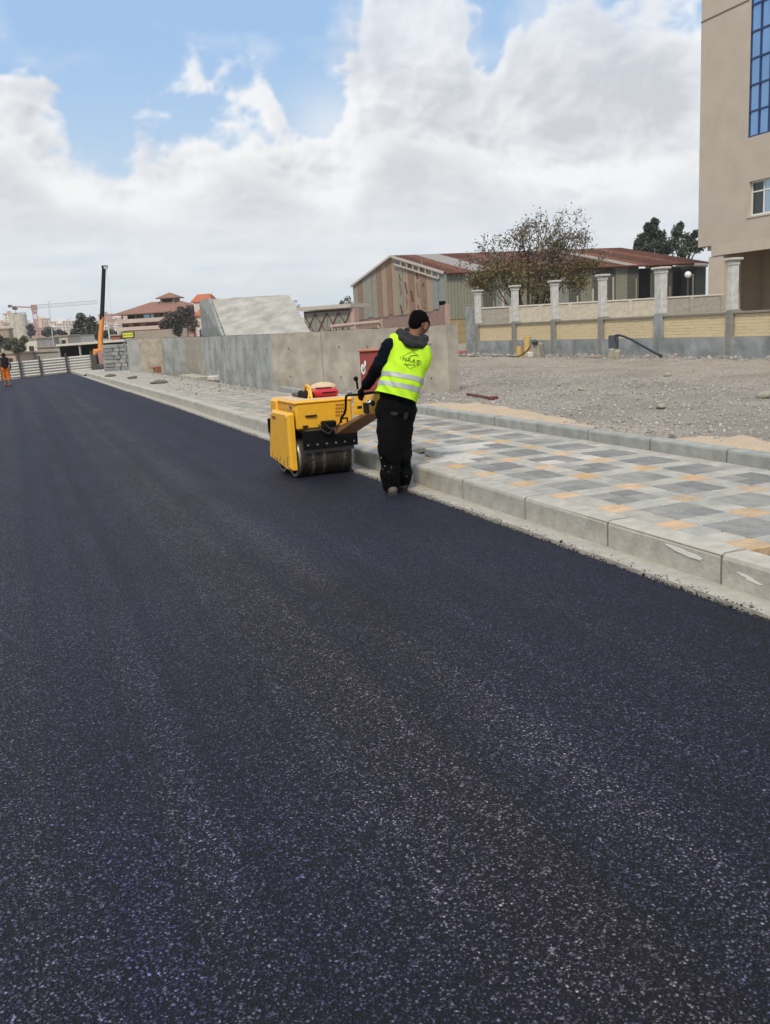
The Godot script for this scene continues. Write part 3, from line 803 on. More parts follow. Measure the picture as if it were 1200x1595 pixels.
func build_pavement() -> void:
	var pv := structure("pavement")
	part(pv, "sand_bed", strip(3.515, 5.475, 0.128, 3.0, -48.0, 1.0), M.bed)
	var pm := MB.new()
	pm.bbox(Vector3(0, -0.03, 0), Vector3(0.1885, 0.06, 0.192), 0.0075)
	var mesh := pm.mesh()
	var x0 := 3.525
	var count := 0
	var field := MB.new()
	var row := 0
	while true:
		var z := -3.62 - 0.2 * row - 0.1
		if z < -47.9: break
		var m := row % 3
		for j in 10:
			var x := x0 + 0.2 * j * 0.975 + 0.0975
			var jm := j % 3
			var kind := "light"
			if m == 0 and jm == 0 and j < 9: kind = "orange"
			elif m != 0 and jm != 0: kind = "dark"
			if row in [23, 24] and j == 1: continue # two pavers lie loose: the hole beside the kerb
			var y := 0.185 + G(x, z) + rng.randf_range(-0.0025, 0.0025)
			var tilt := Basis.from_euler(Vector3(rng.randf_range(-0.008, 0.008), rng.randf_range(-0.012, 0.012), rng.randf_range(-0.008, 0.008)))
			if row in [25, 26] and j < 3: tilt = Basis.from_euler(Vector3(rng.randf_range(-0.05, 0.05), rng.randf_range(-0.05, 0.05), 0.04)); y += 0.012
			var dust := clampf(0.9 - absf(row - 21.0) * 0.22 - absf(j - 1.5) * 0.25, 0, 1) + clampf(0.8 - absf(row - 24.0) * 0.3 - absf(j - 3.5) * 0.3, 0, 1)
			if count < 300:
				var mm: Material = M.plight[rng.randi() % 4]
				if kind == "dark": mm = M.pdark[rng.randi() % 4]
				elif kind == "orange": mm = M.porange[rng.randi() % 4]
				if rng.randf() < dust * 0.8 + 0.004: mm = M.pdust
				lpart(pv, "paver", mesh, mm, Transform3D(tilt, Vector3(x, y, z)))
				count += 1
			else:
				var c: Color = (M.plight[rng.randi() % 4] as StandardMaterial3D).albedo_color.srgb_to_linear()
				if kind == "dark": c = (M.pdark[rng.randi() % 4] as StandardMaterial3D).albedo_color.srgb_to_linear()
				elif kind == "orange": c = (M.porange[rng.randi() % 4] as StandardMaterial3D).albedo_color.srgb_to_linear()
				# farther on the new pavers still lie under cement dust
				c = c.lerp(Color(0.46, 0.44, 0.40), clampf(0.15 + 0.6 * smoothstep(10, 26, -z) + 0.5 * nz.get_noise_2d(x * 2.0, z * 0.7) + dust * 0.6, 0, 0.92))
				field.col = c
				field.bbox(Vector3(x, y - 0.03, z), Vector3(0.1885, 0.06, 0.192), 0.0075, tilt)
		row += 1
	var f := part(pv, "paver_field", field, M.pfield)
	f.set_meta("kind", "stuff")
	# one loose paver leaning out of the hole and one standing by the kerb
	var lp := MB.new(); lp.bbox(Vector3(3.78, 0.17, -8.02), Vector3(0.194, 0.06, 0.194), 0.006, Basis.from_euler(Vector3(0.15, 0.3, -0.5)))
	single("loose_paver", lp, M.plight[0], "grey paver lying tilted in the hole in the new pavement beside the worker", "paver", Vector3(3.78, 0.14, -8.02))
	var sp := MB.new(); sp.bbox(Vector3(3.72, 0.275, -12.3), Vector3(0.06, 0.18, 0.19), 0.006, Basis.from_euler(Vector3(0.0, 0.3, 0.12)))
	single("standing_paver", sp, M.plight[2], "grey paver standing on edge on the pavement behind the road roller", "paver", Vector3(3.72, 0.185, -12.3))
	# spilled sand along the rear kerb
	for s in [[5.84, -10.6, 2.3, 0.105, "pale orange sand heap spilled behind the kerb, nearest the concrete wall"], [5.9, -6.0, 0.95, 0.085, "pale orange sand heap spilled behind the kerb, at the right end of the pavement"]]:
		var sb := MB.new(); var NA := 40; var NB := 14
		for i in NA + 1:
			for j in NB + 1:
				var u := 2.0 * i / NA - 1.0; var w := 2.0 * j / NB - 1.0
				var x: float = s[0] + w * 0.30; var z: float = s[1] + u * s[2]
				var r := maxf(0.0, 1.0 - u * u - w * w)
				var lumps := 0.75 + 0.6 * nz.get_noise_2d(z * 1.6, x * 2.0) + 0.25 * nz.get_noise_2d(z * 6.0, x * 6.0)
				var y: float = yard_h(x, z) - 0.03 + s[3] * pow(r, 0.7) * lumps
				sb.vert(Vector3(x, y, z), Vector3.UP)
				if i and j: sb.squad((i - 1) * (NB + 1) + j - 1, i * (NB + 1) + j - 1, i * (NB + 1) + j, (i - 1) * (NB + 1) + j)
		sb.smooth_normals()
		if sb.n[sb.n.size() / 2].y < 0:
			for k in range(0, sb.ix.size(), 3):
				var t := sb.ix[k + 1]; sb.ix[k + 1] = sb.ix[k + 2]; sb.ix[k + 2] = t
			sb.smooth_normals()
		single("sand_heap", sb, M.sand, s[4], "sand", Vector3(s[0], 0.25, s[1]), "sand heaps behind the kerb")

# ------------------------------------------------------------------ concrete wall and ramp slab
func build_concrete_wall() -> void:
	var W := [Vector2(7.31, -14.88), Vector2(5.47, -20.2), Vector2(5.85, -30.3), Vector2(6.82, -39), Vector2(6.25, -41.5), Vector2(5.4, -42.6), Vector2(4.93, -43.2)]
	var ht := [1.45, 1.46, 1.5, 1.54, 1.57, 1.57, 1.55]
	var t := thing("concrete_wall", "long low raw concrete wall of beige and blue-grey cast panels beside the pavement", "wall", Vector3(5.6, 0.1, -24))
	var mats := ["wall_beige", "wall_blue", "wall_tan", "wall_blue", "wall_tan", "wall_blue"]
	for i in 6:
		var a: Vector2 = W[i]; var b: Vector2 = W[i + 1]
		var L := a.distance_to(b)
		var n := [3, 3, 2, 1, 1, 1][i] as int
		for k in n:
			var p := a.lerp(b, float(k) / n); var q := a.lerp(b, float(k + 1) / n)
			var h0: float = lerpf(ht[i], ht[i + 1], float(k) / n); var h1: float = lerpf(ht[i], ht[i + 1], float(k + 1) / n)
			var d := (q - p).normalized(); var nn := Vector2(-d.y, d.x) # away from the road
			if nn.x < 0: nn = -nn
			p += d * 0.006; q -= d * 0.006
			var mb := MB.new()
			var y0 := -0.2
			var off := 0.006 * ((k + i) % 2)
			var P := Vector3(p.x, y0, p.y) + Vector3(nn.x, 0, nn.y) * off; var Q := Vector3(q.x, y0, q.y) + Vector3(nn.x, 0, nn.y) * off
			var back := Vector3(nn.x, 0, nn.y) * 0.28
			# front face in a grid so that its cast surface can wander a little
			var NX := 24; var NY := 6
			var f := mb.v.size()
			for yy in NY + 1:
				for xx in NX + 1:
					var u := float(xx) / NX; var w := float(yy) / NY
					var top := lerpf(h0, h1, u) + 0.012 * nz.get_noise_2d((p.lerp(q, u)).y * 2.0, 3.0)
					var pt := P.lerp(Q, u); pt.y = lerpf(y0, top, w)
					pt -= Vector3(nn.x, 0, nn.y) * 0.012 * nz.get_noise_3d(pt.x * 1.4, pt.y * 2.5, pt.z * 1.4)
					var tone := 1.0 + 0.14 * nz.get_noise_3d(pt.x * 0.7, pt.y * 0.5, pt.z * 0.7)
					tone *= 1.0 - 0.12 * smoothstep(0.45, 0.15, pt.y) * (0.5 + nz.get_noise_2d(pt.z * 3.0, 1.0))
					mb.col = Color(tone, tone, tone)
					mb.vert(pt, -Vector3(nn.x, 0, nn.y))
			var nv := NX + 1
			for yy in NY:
				for xx in NX:
					mb.squad(f + yy * nv + xx, f + yy * nv + xx + 1, f + (yy + 1) * nv + xx + 1, f + (yy + 1) * nv + xx)
			for kk in range(0, mb.ix.size(), 3):
				var A := mb.v[mb.ix[kk]]; var B := mb.v[mb.ix[kk + 1]]; var D := mb.v[mb.ix[kk + 2]]
				if (D - A).cross(B - A).dot(-back) < 0:
					var tt := mb.ix[kk + 1]; mb.ix[kk + 1] = mb.ix[kk + 2]; mb.ix[kk + 2] = tt
			mb.smooth_normals()
			mb.col = Color(1, 1, 1)
			for xx in NX: # top and back
				var a0 := mb.v[f + NY * nv + xx]; var a1 := mb.v[f + NY * nv + xx + 1]
				mb.quad(a0, a1, a1 + back, a0 + back)
				if mb.n[-1].y < 0:
					for s in range(mb.n.size() - 4, mb.n.size()): mb.n[s] = -mb.n[s]
			var b0 := P + back; var b1 := Q + back
			mb.quad(b0, b1, Vector3(b1.x, h1, b1.z), Vector3(b0.x, h0, b0.z))
			mb.quad(P, P + back, Vector3(b0.x, h0, b0.z), Vector3(P.x, h0, P.z))
			mb.quad(Q + back, Q, Vector3(Q.x, h1, Q.z), Vector3(b1.x, h1, b1.z))
			var mt: String = mats[i]
			if i == 0 and k == 2: mt = "wall_beige"
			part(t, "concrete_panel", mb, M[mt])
	# formwork tie holes and a few hairline cracks
	var th := MB.new()
	for i in 3:
		var a: Vector2 = W[i]; var b: Vector2 = W[i + 1]
		var L := a.distance_to(b); var d := (b - a) / L; var nn := Vector2(-d.y, d.x)
		if nn.x > 0: nn = -nn
		for k in int(L / 0.9):
			for y in [0.5, 1.12]:
				if (k * 7 + int(y * 10)) % 3 == 0: continue
				var c := a + d * (0.45 + k * 0.9)
				var P := Vector3(c.x, y + 0.02 * sin(k * 3.0), c.y) + Vector3(nn.x, 0, nn.y) * 0.004
				th.cyl(P, P + Vector3(nn.x, 0, nn.y) * 0.012, 0.017, 0.016, 8)
	var hm := part(t, "tie_hole", th, M.mortar)
	hm.set_meta("kind", "stuff")
	# low footing along the far part
	var fb := MB.new()
	fb.span(Vector3(5.35, -0.1, -29.0), Vector3(5.9, 0.235, -32.5))
	part(t, "footing", fb, M.wall_beige)
	# inclined slab behind the wall
	var s := thing("ramp_slab", "sloping pale concrete ramp block rising behind the low wall", "ramp", Vector3(7.5, 0.2, -29))
	var BL := at(352, 524, 28); var BR := at(484, 518, 27.3)
	var TL := at(330, 466, 31.5); var TR := at(450, 459, 30.8)
	var rear := at(315.5, 468, 33.2) - TL; rear.y = 0
	var mb := MB.new()
	var NU := 20; var NV := 14
	for j in NV + 1:
		for i in NU + 1:
			var p := BL.lerp(BR, float(i) / NU).lerp(TL.lerp(TR, float(i) / NU), float(j) / NV)
			p += Vector3(0, 0.5, 0.5) * 0.05 * nz.get_noise_3d(p.x * 1.1, p.y * 1.1, p.z * 1.1)
			var tone := 1.0 + 0.16 * nz.get_noise_3d(p.x * 0.9, p.y * 1.5, p.z * 0.9 + 30)
			mb.col = Color(tone, tone, tone)
			mb.vert(p, Vector3.UP)
			if i and j: mb.squad((j - 1) * (NU + 1) + i - 1, (j - 1) * (NU + 1) + i, j * (NU + 1) + i, j * (NU + 1) + i - 1)
	mb.smooth_normals()
	mb.col = Color(1, 1, 1)
	mb.quad(TL, TR, TR + rear, TL + rear)
	mb.quad(BR, Vector3(BR.x, 0, BR.z), Vector3(TR.x, 0, TR.z) + rear, TR + rear)
	mb.tri(BR, TR + rear, TR)
	mb.quad(TR + rear, Vector3(TR.x, 0, TR.z) + rear, Vector3(TL.x, 0, TL.z) + rear, TL + rear)
	mb.quad(Vector3(BL.x, 0, BL.z), Vector3(BR.x, 0, BR.z), BR, BL)
	part(s, "sloping_face", mb, M.slab)
	var sd := MB.new()
	sd.prism(PackedVector2Array([Vector2(0, 0), Vector2(0, BL.y), Vector2(1, TL.y + 0.04), Vector2(2, TL.y + 0.03), Vector2(2, 0)]), Vector3.ZERO, Vector3.RIGHT, Vector3.UP, Vector3(0, 0, 1))
	# reshape that unit outline onto the real corners
	var z3 := [BL, TL, TL + rear]
	for i in sd.v.size():
		var q := sd.v[i]
		var k0 := int(round(q.x))
		var bp: Vector3 = z3[k0]
		sd.v[i] = Vector3(bp.x - 0.02 - 0.10 * (1.0 - q.z) , q.y, bp.z)
	for i in range(0, sd.ix.size(), 3):
		var nn := (sd.v[sd.ix[i + 2]] - sd.v[sd.ix[i]]).cross(sd.v[sd.ix[i + 1]] - sd.v[sd.ix[i]]).normalized()
		for k in 3: sd.n[sd.ix[i + k]] = nn
	part(s, "side_wall", sd, M.slab_shadow_side)

# ------------------------------------------------------------------ fence wall with pillars
func build_fence() -> void:
	var X := 16.6
	var t := thing("boundary_wall", "boundary wall with white pillars, yellow brick panels and blue-grey plinth across the yard", "wall", Vector3(X, 0.2, -24))
	var zs := [-31.15, -28.38, -25.84, -23.22, -20.56, -17.86, -15.2, -12.5]
	var mb := MB.new()
	mb.span(Vector3(X - 0.06, -0.1, -31.6), Vector3(X + 0.3, 0.775, -12.3))
	part(t, "plinth", mb, M.plinth)
	# one brick panel, shared and scaled in number only: 8 courses
	for k in zs.size() - 1:
		var big0 := 0.155 if k == 4 else 0.10
		var big1 := 0.155 if k + 1 == 4 else 0.10
		var a: float = zs[k] + big0 ; var b: float = zs[k + 1] - big1
		var L := b - a
		var bm := MB.new()
		bm.span(Vector3(X + 0.034, 0.775, a), Vector3(X + 0.2, 1.33, b))
		for r in 7:
			var y := 0.785 + r * 0.0785
			var nb := 9
			var bl := L / nb
			for q in nb + 1:
				var z0 := a + (q - (0.5 if r % 2 else 0.0)) * bl; var z1 := z0 + bl
				z0 = maxf(z0, a); z1 = minf(z1, b)
				if z1 - z0 < 0.04: continue
				var tn := rng.randf_range(0.95, 1.05)
				bm.col = Color(tn, tn * rng.randf_range(0.97, 1.02), tn * rng.randf_range(0.94, 1.04))
				var pr := rng.randf_range(0.003, 0.008)
				bm.bspan(Vector3(X + 0.03 - pr, y, z0 + 0.004), Vector3(X + 0.06, y + 0.073, z1 - 0.004), 0.004)
		bm.col = Color(1, 1, 1)
		var p := part(t, "brick_panel", bm, M.ybrick)
		p.set_meta("kind", "stuff")
		var cm := MB.new()
		cm.bspan(Vector3(X - 0.03, 1.335, a + 0.002), Vector3(X + 0.24, 1.395, b - 0.002), 0.01)
		part(t, "coping", cm, M.coping)
	for k in zs.size():
		var hw := 0.155 if k == 4 else 0.10
		var z: float = zs[k]
		var lo := MB.new()
		lo.bspan(Vector3(X - 0.075, 0.2, z - hw), Vector3(X + 0.245, 1.43, z + hw), 0.01)
		part(t, "pillar_base", lo, M.pillar_low if k != 4 else M.plinth)
		var pm := MB.new()
		pm.bspan(Vector3(X - 0.065, 1.43, z - hw + 0.01), Vector3(X + 0.15, 2.6, z + hw - 0.01), 0.012)
		pm.bspan(Vector3(X - 0.085, 2.50, z - hw - 0.008), Vector3(X + 0.17, 2.62, z + hw + 0.008), 0.02)
		part(t, "pillar", pm, M.pillar)
		var cap := MB.new()
		cap.bspan(Vector3(X - 0.13, 2.621, z - hw - 0.065), Vector3(X + 0.22, 2.68, z + hw + 0.065), 0.012)
		part(t, "pillar_cap", cap, M.cream_cap)
	var ep := MB.new()
	ep.bspan(Vector3(X - 0.09, -0.1, -31.98), Vector3(X + 0.3, 2.08, -31.44), 0.012)
	part(t, "end_pillar", ep, M.plinth)

	# cream wall that stands behind it
	var A := Vector2(19.7, -36.5); var B := Vector2(28.6, -31.3)
	var c := thing("cream_wall", "low cream rendered wall with pale coping behind the pillared wall", "wall", Vector3(24, 0.2, -34))
	var d := (B - A).normalized(); var nn := Vector2(d.y, -d.x)
	if nn.y < 0: nn = -nn
	var bs := Basis(Vector3(d.x, 0, d.y), Vector3.UP, Vector3(nn.x, 0, nn.y))
	var n := 8
	var LL := A.distance_to(B)
	for k in n:
		var pb := MB.new(); var cm := MB.new(); var po := MB.new()
		var u0 := LL * k / n; var u1 := LL * (k + 1) / n
		if k == 1: u0 += 0.35
		var mid := A + d * ((u0 + u1) * 0.5)
		pb.box(Vector3(mid.x, 1.1, mid.y), Vector3(u1 - u0 - 0.01, 1.9, 0.16), bs)
		part(c, "wall_panel", pb, M.grey_wall if k == 0 or k >= 6 else M.cream)
		cm.bbox(Vector3(mid.x, 2.09, mid.y), Vector3(u1 - u0 - 0.005, 0.07, 0.24), 0.01, bs)
		part(c, "coping", cm, M.cream_cap)
		var pp := A + d * u1
		po.box(Vector3(pp.x, 1.1, pp.y) + bs.z * 0.03, Vector3(0.16, 1.93, 0.2), bs)
		part(c, "wall_post", po, M.cream if k < 5 else M.grey_wall)

# ------------------------------------------------------------------ tall building
func build_big_building() -> void:
	var X := 32.0; var S := 1.6
	var z0 := -22.98 * S # far corner
	var z1 := -7.0
	var soff := EYE.y + (3.37 - EYE.y) * S
	var t := thing("office_building", "tall beige rendered office building with blue glass front at the right edge", "building", Vector3(X + 6, 0.2, -24))
	var gz := -21.02 * S; var gy := EYE.y + (6.16 - EYE.y) * S
	var wz := -20.92 * S; var wy0 := EYE.y + (4.02 - EYE.y) * S; var wy1 := EYE.y + (4.97 - EYE.y) * S
	var top := 24.0; var deep := 14.0
	var gz1 := -11.0; var wz1 := wz + 3.6
	# front wall in pieces round the openings
	var wall := MB.new()
	wall.span(Vector3(X, soff, z0), Vector3(X + 0.3, top, gz))                        # far pier
	wall.span(Vector3(X, soff, gz), Vector3(X + 0.3, wy0, z1))                        # below the windows
	wall.span(Vector3(X, wy1, gz), Vector3(X + 0.3, gy, z1))                          # between window and glazing
	wall.span(Vector3(X, wy0, gz), Vector3(X + 0.3, wy1, wz))
	wall.span(Vector3(X, wy0, wz1), Vector3(X + 0.3, wy1, wz1 + 1.2))
	wall.span(Vector3(X, wy0, wz1 + 4.8), Vector3(X + 0.3, wy1, z1))
	wall.span(Vector3(X, gy, gz1), Vector3(X + 0.3, top, z1))
	wall.span(Vector3(X, gy + 8.8, gz), Vector3(X + 0.3, top, gz1))
	wall.span(Vector3(X + 0.3, soff, z0), Vector3(X + deep, top, z0 + 0.3))           # far gable
	wall.span(Vector3(X + 0.3, top - 0.3, z0 + 0.3), Vector3(X + deep, top, z1))
	wall.span(Vector3(X + 0.3, soff, z1 - 0.3), Vector3(X + deep, top - 0.3, z1))
	wall.span(Vector3(X + deep - 0.3, soff, z0 + 0.3), Vector3(X + deep, top - 0.3, z1 - 0.3))
	part(t, "facade_wall", wall, M.render_beige)
	var gr := MB.new()
	var cy := EYE.y + (9.77 - EYE.y) * S
	gr.span(Vector3(X - 0.012, cy - 0.05, z0 - 0.01), Vector3(X + 0.05, cy + 0.03, gz - 0.1))
	part(t, "render_joint", gr, M.groove)
	var lint := MB.new()
	lint.span(Vector3(X - 0.02, soff - 0.5, z0 + 0.95), Vector3(X + 0.35, soff - 0.006, z1))
	part(t, "portico_beam", lint, M.render_light)
	# curtain wall: panes between blue mullions
	var cw := MeshInstance3D.new(); cw.name = "curtain_wall"
	var fb := MB.new()
	var pitch := 1.13; var cwid := 0.385 * S / 1.6 * 1.5
	var rows := 8; var cols := int((gz1 - gz) / cwid)
	for r in rows + 1:
		var y := gy + r * pitch * (8.8 / 9.04)
		if r == 0: y += 0.03
		fb.span(Vector3(X + 0.02, y - 0.035, gz), Vector3(X + 0.14, y + 0.035, gz1))
	for k in cols + 1:
		var z := gz + k * (gz1 - gz) / cols
		fb.span(Vector3(X + 0.03, gy, z - 0.028), Vector3(X + 0.13, gy + 8.8, z + 0.028))
	cw.mesh = fb.mesh(t.position); cw.material_override = M.frame_blue
	t.add_child(cw, true)
	for r in rows:
		for k in cols:
			var y0 := gy + r * pitch * (8.8 / 9.04) + 0.035; var y1 := gy + (r + 1) * pitch * (8.8 / 9.04) - 0.035
			var za := gz + k * (gz1 - gz) / cols + 0.028; var zb := gz + (k + 1) * (gz1 - gz) / cols - 0.028
			var pm := MB.new()
			var tx := rng.randf_range(-0.004, 0.004); var ty := rng.randf_range(-0.004, 0.004)
			var xx := X + 0.08
			pm.quad(Vector3(xx + tx, y0, za), Vector3(xx - tx, y0, zb), Vector3(xx - tx + ty, y1, zb), Vector3(xx + tx + ty, y1, za))
			part(cw, "pane", pm, M.glass_blue)
	var bk := MB.new()
	bk.span(Vector3(X + 0.16, gy, gz), Vector3(X + 0.25, gy + 8.8, gz1))
	part(t, "glazing_backing", bk, M.glass_dark)
	# windows on the lower floor
	for w0 in [wz, wz1 + 1.2]:
		var wf := MB.new()
		var a := Vector3(X + 0.16, wy0, w0); var b := Vector3(X + 0.22, wy1, w0 + 3.6)
		wf.span(a, Vector3(b.x, wy0 + 0.09, b.z)); wf.span(Vector3(a.x, wy1 - 0.07, a.z), b)
		for q in 6:
			var z: float = w0 + 0.035 + q * (3.6 - 0.07) / 5.0
			wf.span(Vector3(a.x - 0.002, wy0 + 0.09, z - 0.03), Vector3(b.x - 0.002, wy1 - 0.07, z + 0.03))
		var ty := lerpf(wy0, wy1, 0.70)
		for q in 5:
			var z: float = w0 + 0.075 + q * (3.6 - 0.07) / 5.0
			wf.span(Vector3(a.x, ty - 0.03, z), Vector3(b.x, ty + 0.03, z + 0.626))
		var wo := part(t, "window", wf, M.white_frame)
		for q in 5:
			var za: float = w0 + 0.075 + q * (3.6 - 0.07) / 5.0
			for lv in 2:
				var pm := MB.new()
				var ya := wy0 + 0.09 if lv == 0 else ty + 0.03; var yb := ty - 0.03 if lv == 0 else wy1 - 0.07
				pm.quad(Vector3(X + 0.19, ya, za), Vector3(X + 0.19, ya, za + 0.626), Vector3(X + 0.19, yb, za + 0.626), Vector3(X + 0.19, yb, za))
				part(wo, "pane", pm, M.glass_grey if q > 0 or w0 != wz else M.glass_dark)
		var sl := MB.new()
		sl.span(Vector3(X - 0.035, wy0 - 0.07, w0 - 0.1), Vector3(X + 0.2, wy0 - 0.003, w0 + 3.7))
		part(t, "window_sill", sl, M.render_light)
		var bk2 := MB.new(); bk2.span(Vector3(X + 0.24, wy0, w0), Vector3(X + 0.29, wy1, w0 + 3.6))
		part(t, "window_backing", bk2, M.glass_dark)
	# ground floor, set back behind a portico
	var col := MB.new()
	col.bspan(Vector3(X + 0.02, 0, z0 + 0.72), Vector3(X + 1.15, soff - 0.51, z0 + 1.72), 0.02)
	part(t, "column", col, M.render_light)
	var col2 := MB.new()
	col2.bspan(Vector3(X + 0.02, 0, z0 + 7.0), Vector3(X + 1.15, soff - 0.51, z0 + 8.0), 0.02)
	part(t, "column", col2, M.render_light)
	var gf := MB.new()
	gf.span(Vector3(X + 3.1, 0, z0 + 1.01), Vector3(X + 3.4, soff - 0.21, z1))
	gf.span(Vector3(X + 1.16, 0, z0 + 0.75), Vector3(X + deep - 0.4, soff - 0.21, z0 + 1.0))
	part(t, "portico_wall", gf, M.render_shade)
	var cl := MB.new()
	cl.span(Vector3(X + 0.3, soff - 0.2, z0 + 0.32), Vector3(X + deep - 0.3, soff - 0.002, z1 - 0.32))
	part(t, "portico_ceiling", cl, M.render_light)

# ------------------------------------------------------------------ warehouse
func sheet(mb: MB, o: Vector3, ux: Vector3, w: float, h0: float, h1: float, out: Vector3, up: Vector3, drop0 := 0.0, drop1 := 0.0, pitch := 0.19, deep := 0.035) -> void: # corrugated sheet from its lower edge up to heights h0..h1
	var n := int(round(w / pitch))
	var pts := []
	for k in n:
		var u := float(k) / n
		var s := 1.0 / n
		pts.append([u, 0.0]); pts.append([u + 0.30 * s, 0.0]); pts.append([u + 0.45 * s, 1.0]); pts.append([u + 0.85 * s, 1.0])
	pts.append([1.0, 0.0])
	for k in pts.size() - 1:
		var a: Array = pts[k]; var b: Array = pts[k + 1]
		var pa: Vector3 = o + ux * w * a[0] + out * deep * a[1]; var pb: Vector3 = o + ux * w * b[0] + out * deep * b[1]
		mb.quad(pa - up * lerpf(drop0, drop1, a[0]), pb - up * lerpf(drop0, drop1, b[0]), pb + up * lerpf(h0, h1, b[0]), pa + up * lerpf(h0, h1, a[0]))
func build_warehouse() -> void:
	var LE := Vector3(24.2, 4.65, -64.9); var RE := Vector3(25.7, 4.65, -52.4); var FE := Vector3(44.4, 4.65, -50.2)
	var R0 := Vector3(24.85, 6.22, -58.65); var R1 := R0 + (FE - RE) * 0.93
	var gx := (RE - LE).normalized(); var lx := (FE - RE).normalized()
	var gout := Vector3(gx.z, 0, -gx.x)
	if gout.x > 0: gout = -gout
	var lout := Vector3(lx.z, 0, -lx.x)
	if lout.z < 0: lout = -lout
	var t := thing("warehouse", "old corrugated iron warehouse with rusty red roof behind the fence", "warehouse", Vector3(30, 0.2, -57))
	# gable end: sheets one by one
	var L := LE.distance_to(RE)
	var n := 17
	var looks := ["sheet_grey", "sheet_brown", "sheet_grey", "sheet_grey", "sheet_grey", "sheet_brown", "sheet_tan", "sheet_brown", "sheet_tan", "sheet_grey", "sheet_tan", "sheet_brown", "sheet_tan", "sheet_brown", "sheet_tan", "sheet_blue", "sheet_blue"]
	for k in n:
		var u0 := float(k) / n; var u1 := float(k + 1) / n
		var e0 := 1.57 * (1.0 - absf(u0 - 0.5) * 2.0); var e1 := 1.57 * (1.0 - absf(u1 - 0.5) * 2.0)
		var low := 2.15 + 0.25 * u0 + (0.1 if k % 4 == 3 else 0.0)
		if k == 0: low = 1.75
		if k == n - 1: low = 2.95
		var mb := MB.new()
		var o := LE.lerp(RE, u0); o.y = low
		o += gout * (0.015 if k % 2 else 0.0)
		sheet(mb, o, gx, L / n - 0.004, 4.62 + e0 - low, 4.62 + e1 - low, gout, Vector3.UP)
		var p := part(t, "wall_sheet", mb, M[looks[k]])
		if k in [9, 10, 11, 12, 13]: # strips of rotten board and rust holes on the middle sheets
			for q in 4:
				var hb := MB.new()
				var y := low + 0.35 + q * 0.8 + 0.3 * sin(k * 2.1 + q * 1.7)
				var c := LE.lerp(RE, (u0 + u1) * 0.5 + 0.008); c.y = y
				hb.box(c + gout * 0.06, Vector3(0.16 + 0.08 * sin(q * 3.0 + k), 0.5 + 0.3 * sin(k + q * 2.3), 0.02), Basis(gx, Vector3.UP, -gout).rotated(gout, 0.3))
				part(p, "rust_patch", hb, M.sheet_brown if (k + q) % 3 else M.sheet_rust)
	# pale rake trim along both verges
	for side in 2:
		var a := LE if side == 0 else RE
		var mb := MB.new()
		var d := (R0 - a).normalized(); var nrm := d.cross(gout).normalized()
		if nrm.y < 0: nrm = -nrm
		mb.box((a + R0) * 0.5 + gout * 0.12 + nrm * 0.02, Vector3(a.distance_to(R0) + 0.15, 0.14, 0.1), Basis(d, nrm, d.cross(nrm)))
		if side == 1:
			mb.box((a + R0) * 0.5 + gout * 0.1 - nrm * 0.42, Vector3(a.distance_to(R0) - 0.9, 0.09, 0.06), Basis(d, nrm, d.cross(nrm)))
			for q in 7:
				mb.box(a.lerp(R0, 0.08 + q * 0.12) + gout * 0.1 - Vector3.UP * 0.22, Vector3(0.09, 0.42, 0.05), Basis(gx, Vector3.UP, -gout))
		part(t, "rake_trim", mb, M.rake)
	# masonry under the gable
	var pk := MB.new()
	var o := LE - gout * 0.12; o.y = -0.6
	for q in 3:
		var c := LE.lerp(RE, (q + 0.5) / 3.0); c.y = 0.95
		var wb := MB.new()
		wb.box(c - gout * 0.14, Vector3(L / 3.0 - 0.05, 3.5, 0.24), Basis(gx, Vector3.UP, -gout))
		part(t, "masonry_panel", wb, M.pink)
	var jb := MB.new()
	for q in 4:
		var c := LE.lerp(RE, q / 3.0); c.y = 0.97
		jb.box(c - gout * 0.12, Vector3(0.16, 3.56, 0.26), Basis(gx, Vector3.UP, -gout))
	part(t, "masonry_pier", jb, M.pink_pipe)
	# long side: first bay clad in bright sheets, then cladding darkened in colour for the shade under the eave between pale posts
	var LL := RE.distance_to(FE)
	var m := 22
	for k in m:
		var u0 := float(k) / m
		var mb := MB.new()
		var low := 1.78 if k < 3 else (0.3 if k % 5 else 0.9)
		var oo := RE.lerp(FE, u0); oo.y = low
		sheet(mb, oo, lx, LL / m - 0.004, 4.6 - low, 4.6 - low, lout, Vector3.UP, 0, 0, 0.21)
		var look := "sheet_shaded"
		if k < 3: look = "sheet_green"
		elif k in [4, 5, 9]: look = "sheet_blue"
		elif k in [6, 11, 14]: look = "sheet_green"
		if k in [16, 19, 20]: continue # open bays
		part(t, "wall_sheet", mb, M[look])
	for k in 19:
		var u := 0.17 + 0.82 * k / 18.0 + 0.012 * sin(k * 5.0)
		var pb := MB.new()
		var c := RE.lerp(FE, u) + lout * 0.12; c.y = 1.5
		pb.box(c + Vector3.UP * (0.6 * sin(k * 2.7)), Vector3(0.07 + 0.05 * absf(sin(k * 1.3)), 2.6 + 1.2 * sin(k * 2.7), 0.07), Basis(lx, Vector3.UP, lout))
		part(t, "side_post", pb, M.rake if k % 3 else M.sheet_tan)
	var ob := MB.new()
	for k in 3:
		var c := RE.lerp(FE, (k + 0.5) / 12.0); c.y = 0.6
		ob.box(c - lout * 0.14, Vector3(LL / 12.0 - 0.02, 2.5, 0.24), Basis(lx, Vector3.UP, lout))
	part(t, "masonry_panel", ob, M.ochre)
	# dark inside and far walls
	var ib := MB.new()
	var back := (LE - RE)
	ib.box((RE + FE) * 0.5 - lout * 2.2 - Vector3.UP * 2.3, Vector3(LL - 0.4, 4.4, 0.1), Basis(lx, Vector3.UP, lout))
	part(t, "inner_wall", ib, M.sheet_shaded)
	var fw := MB.new()
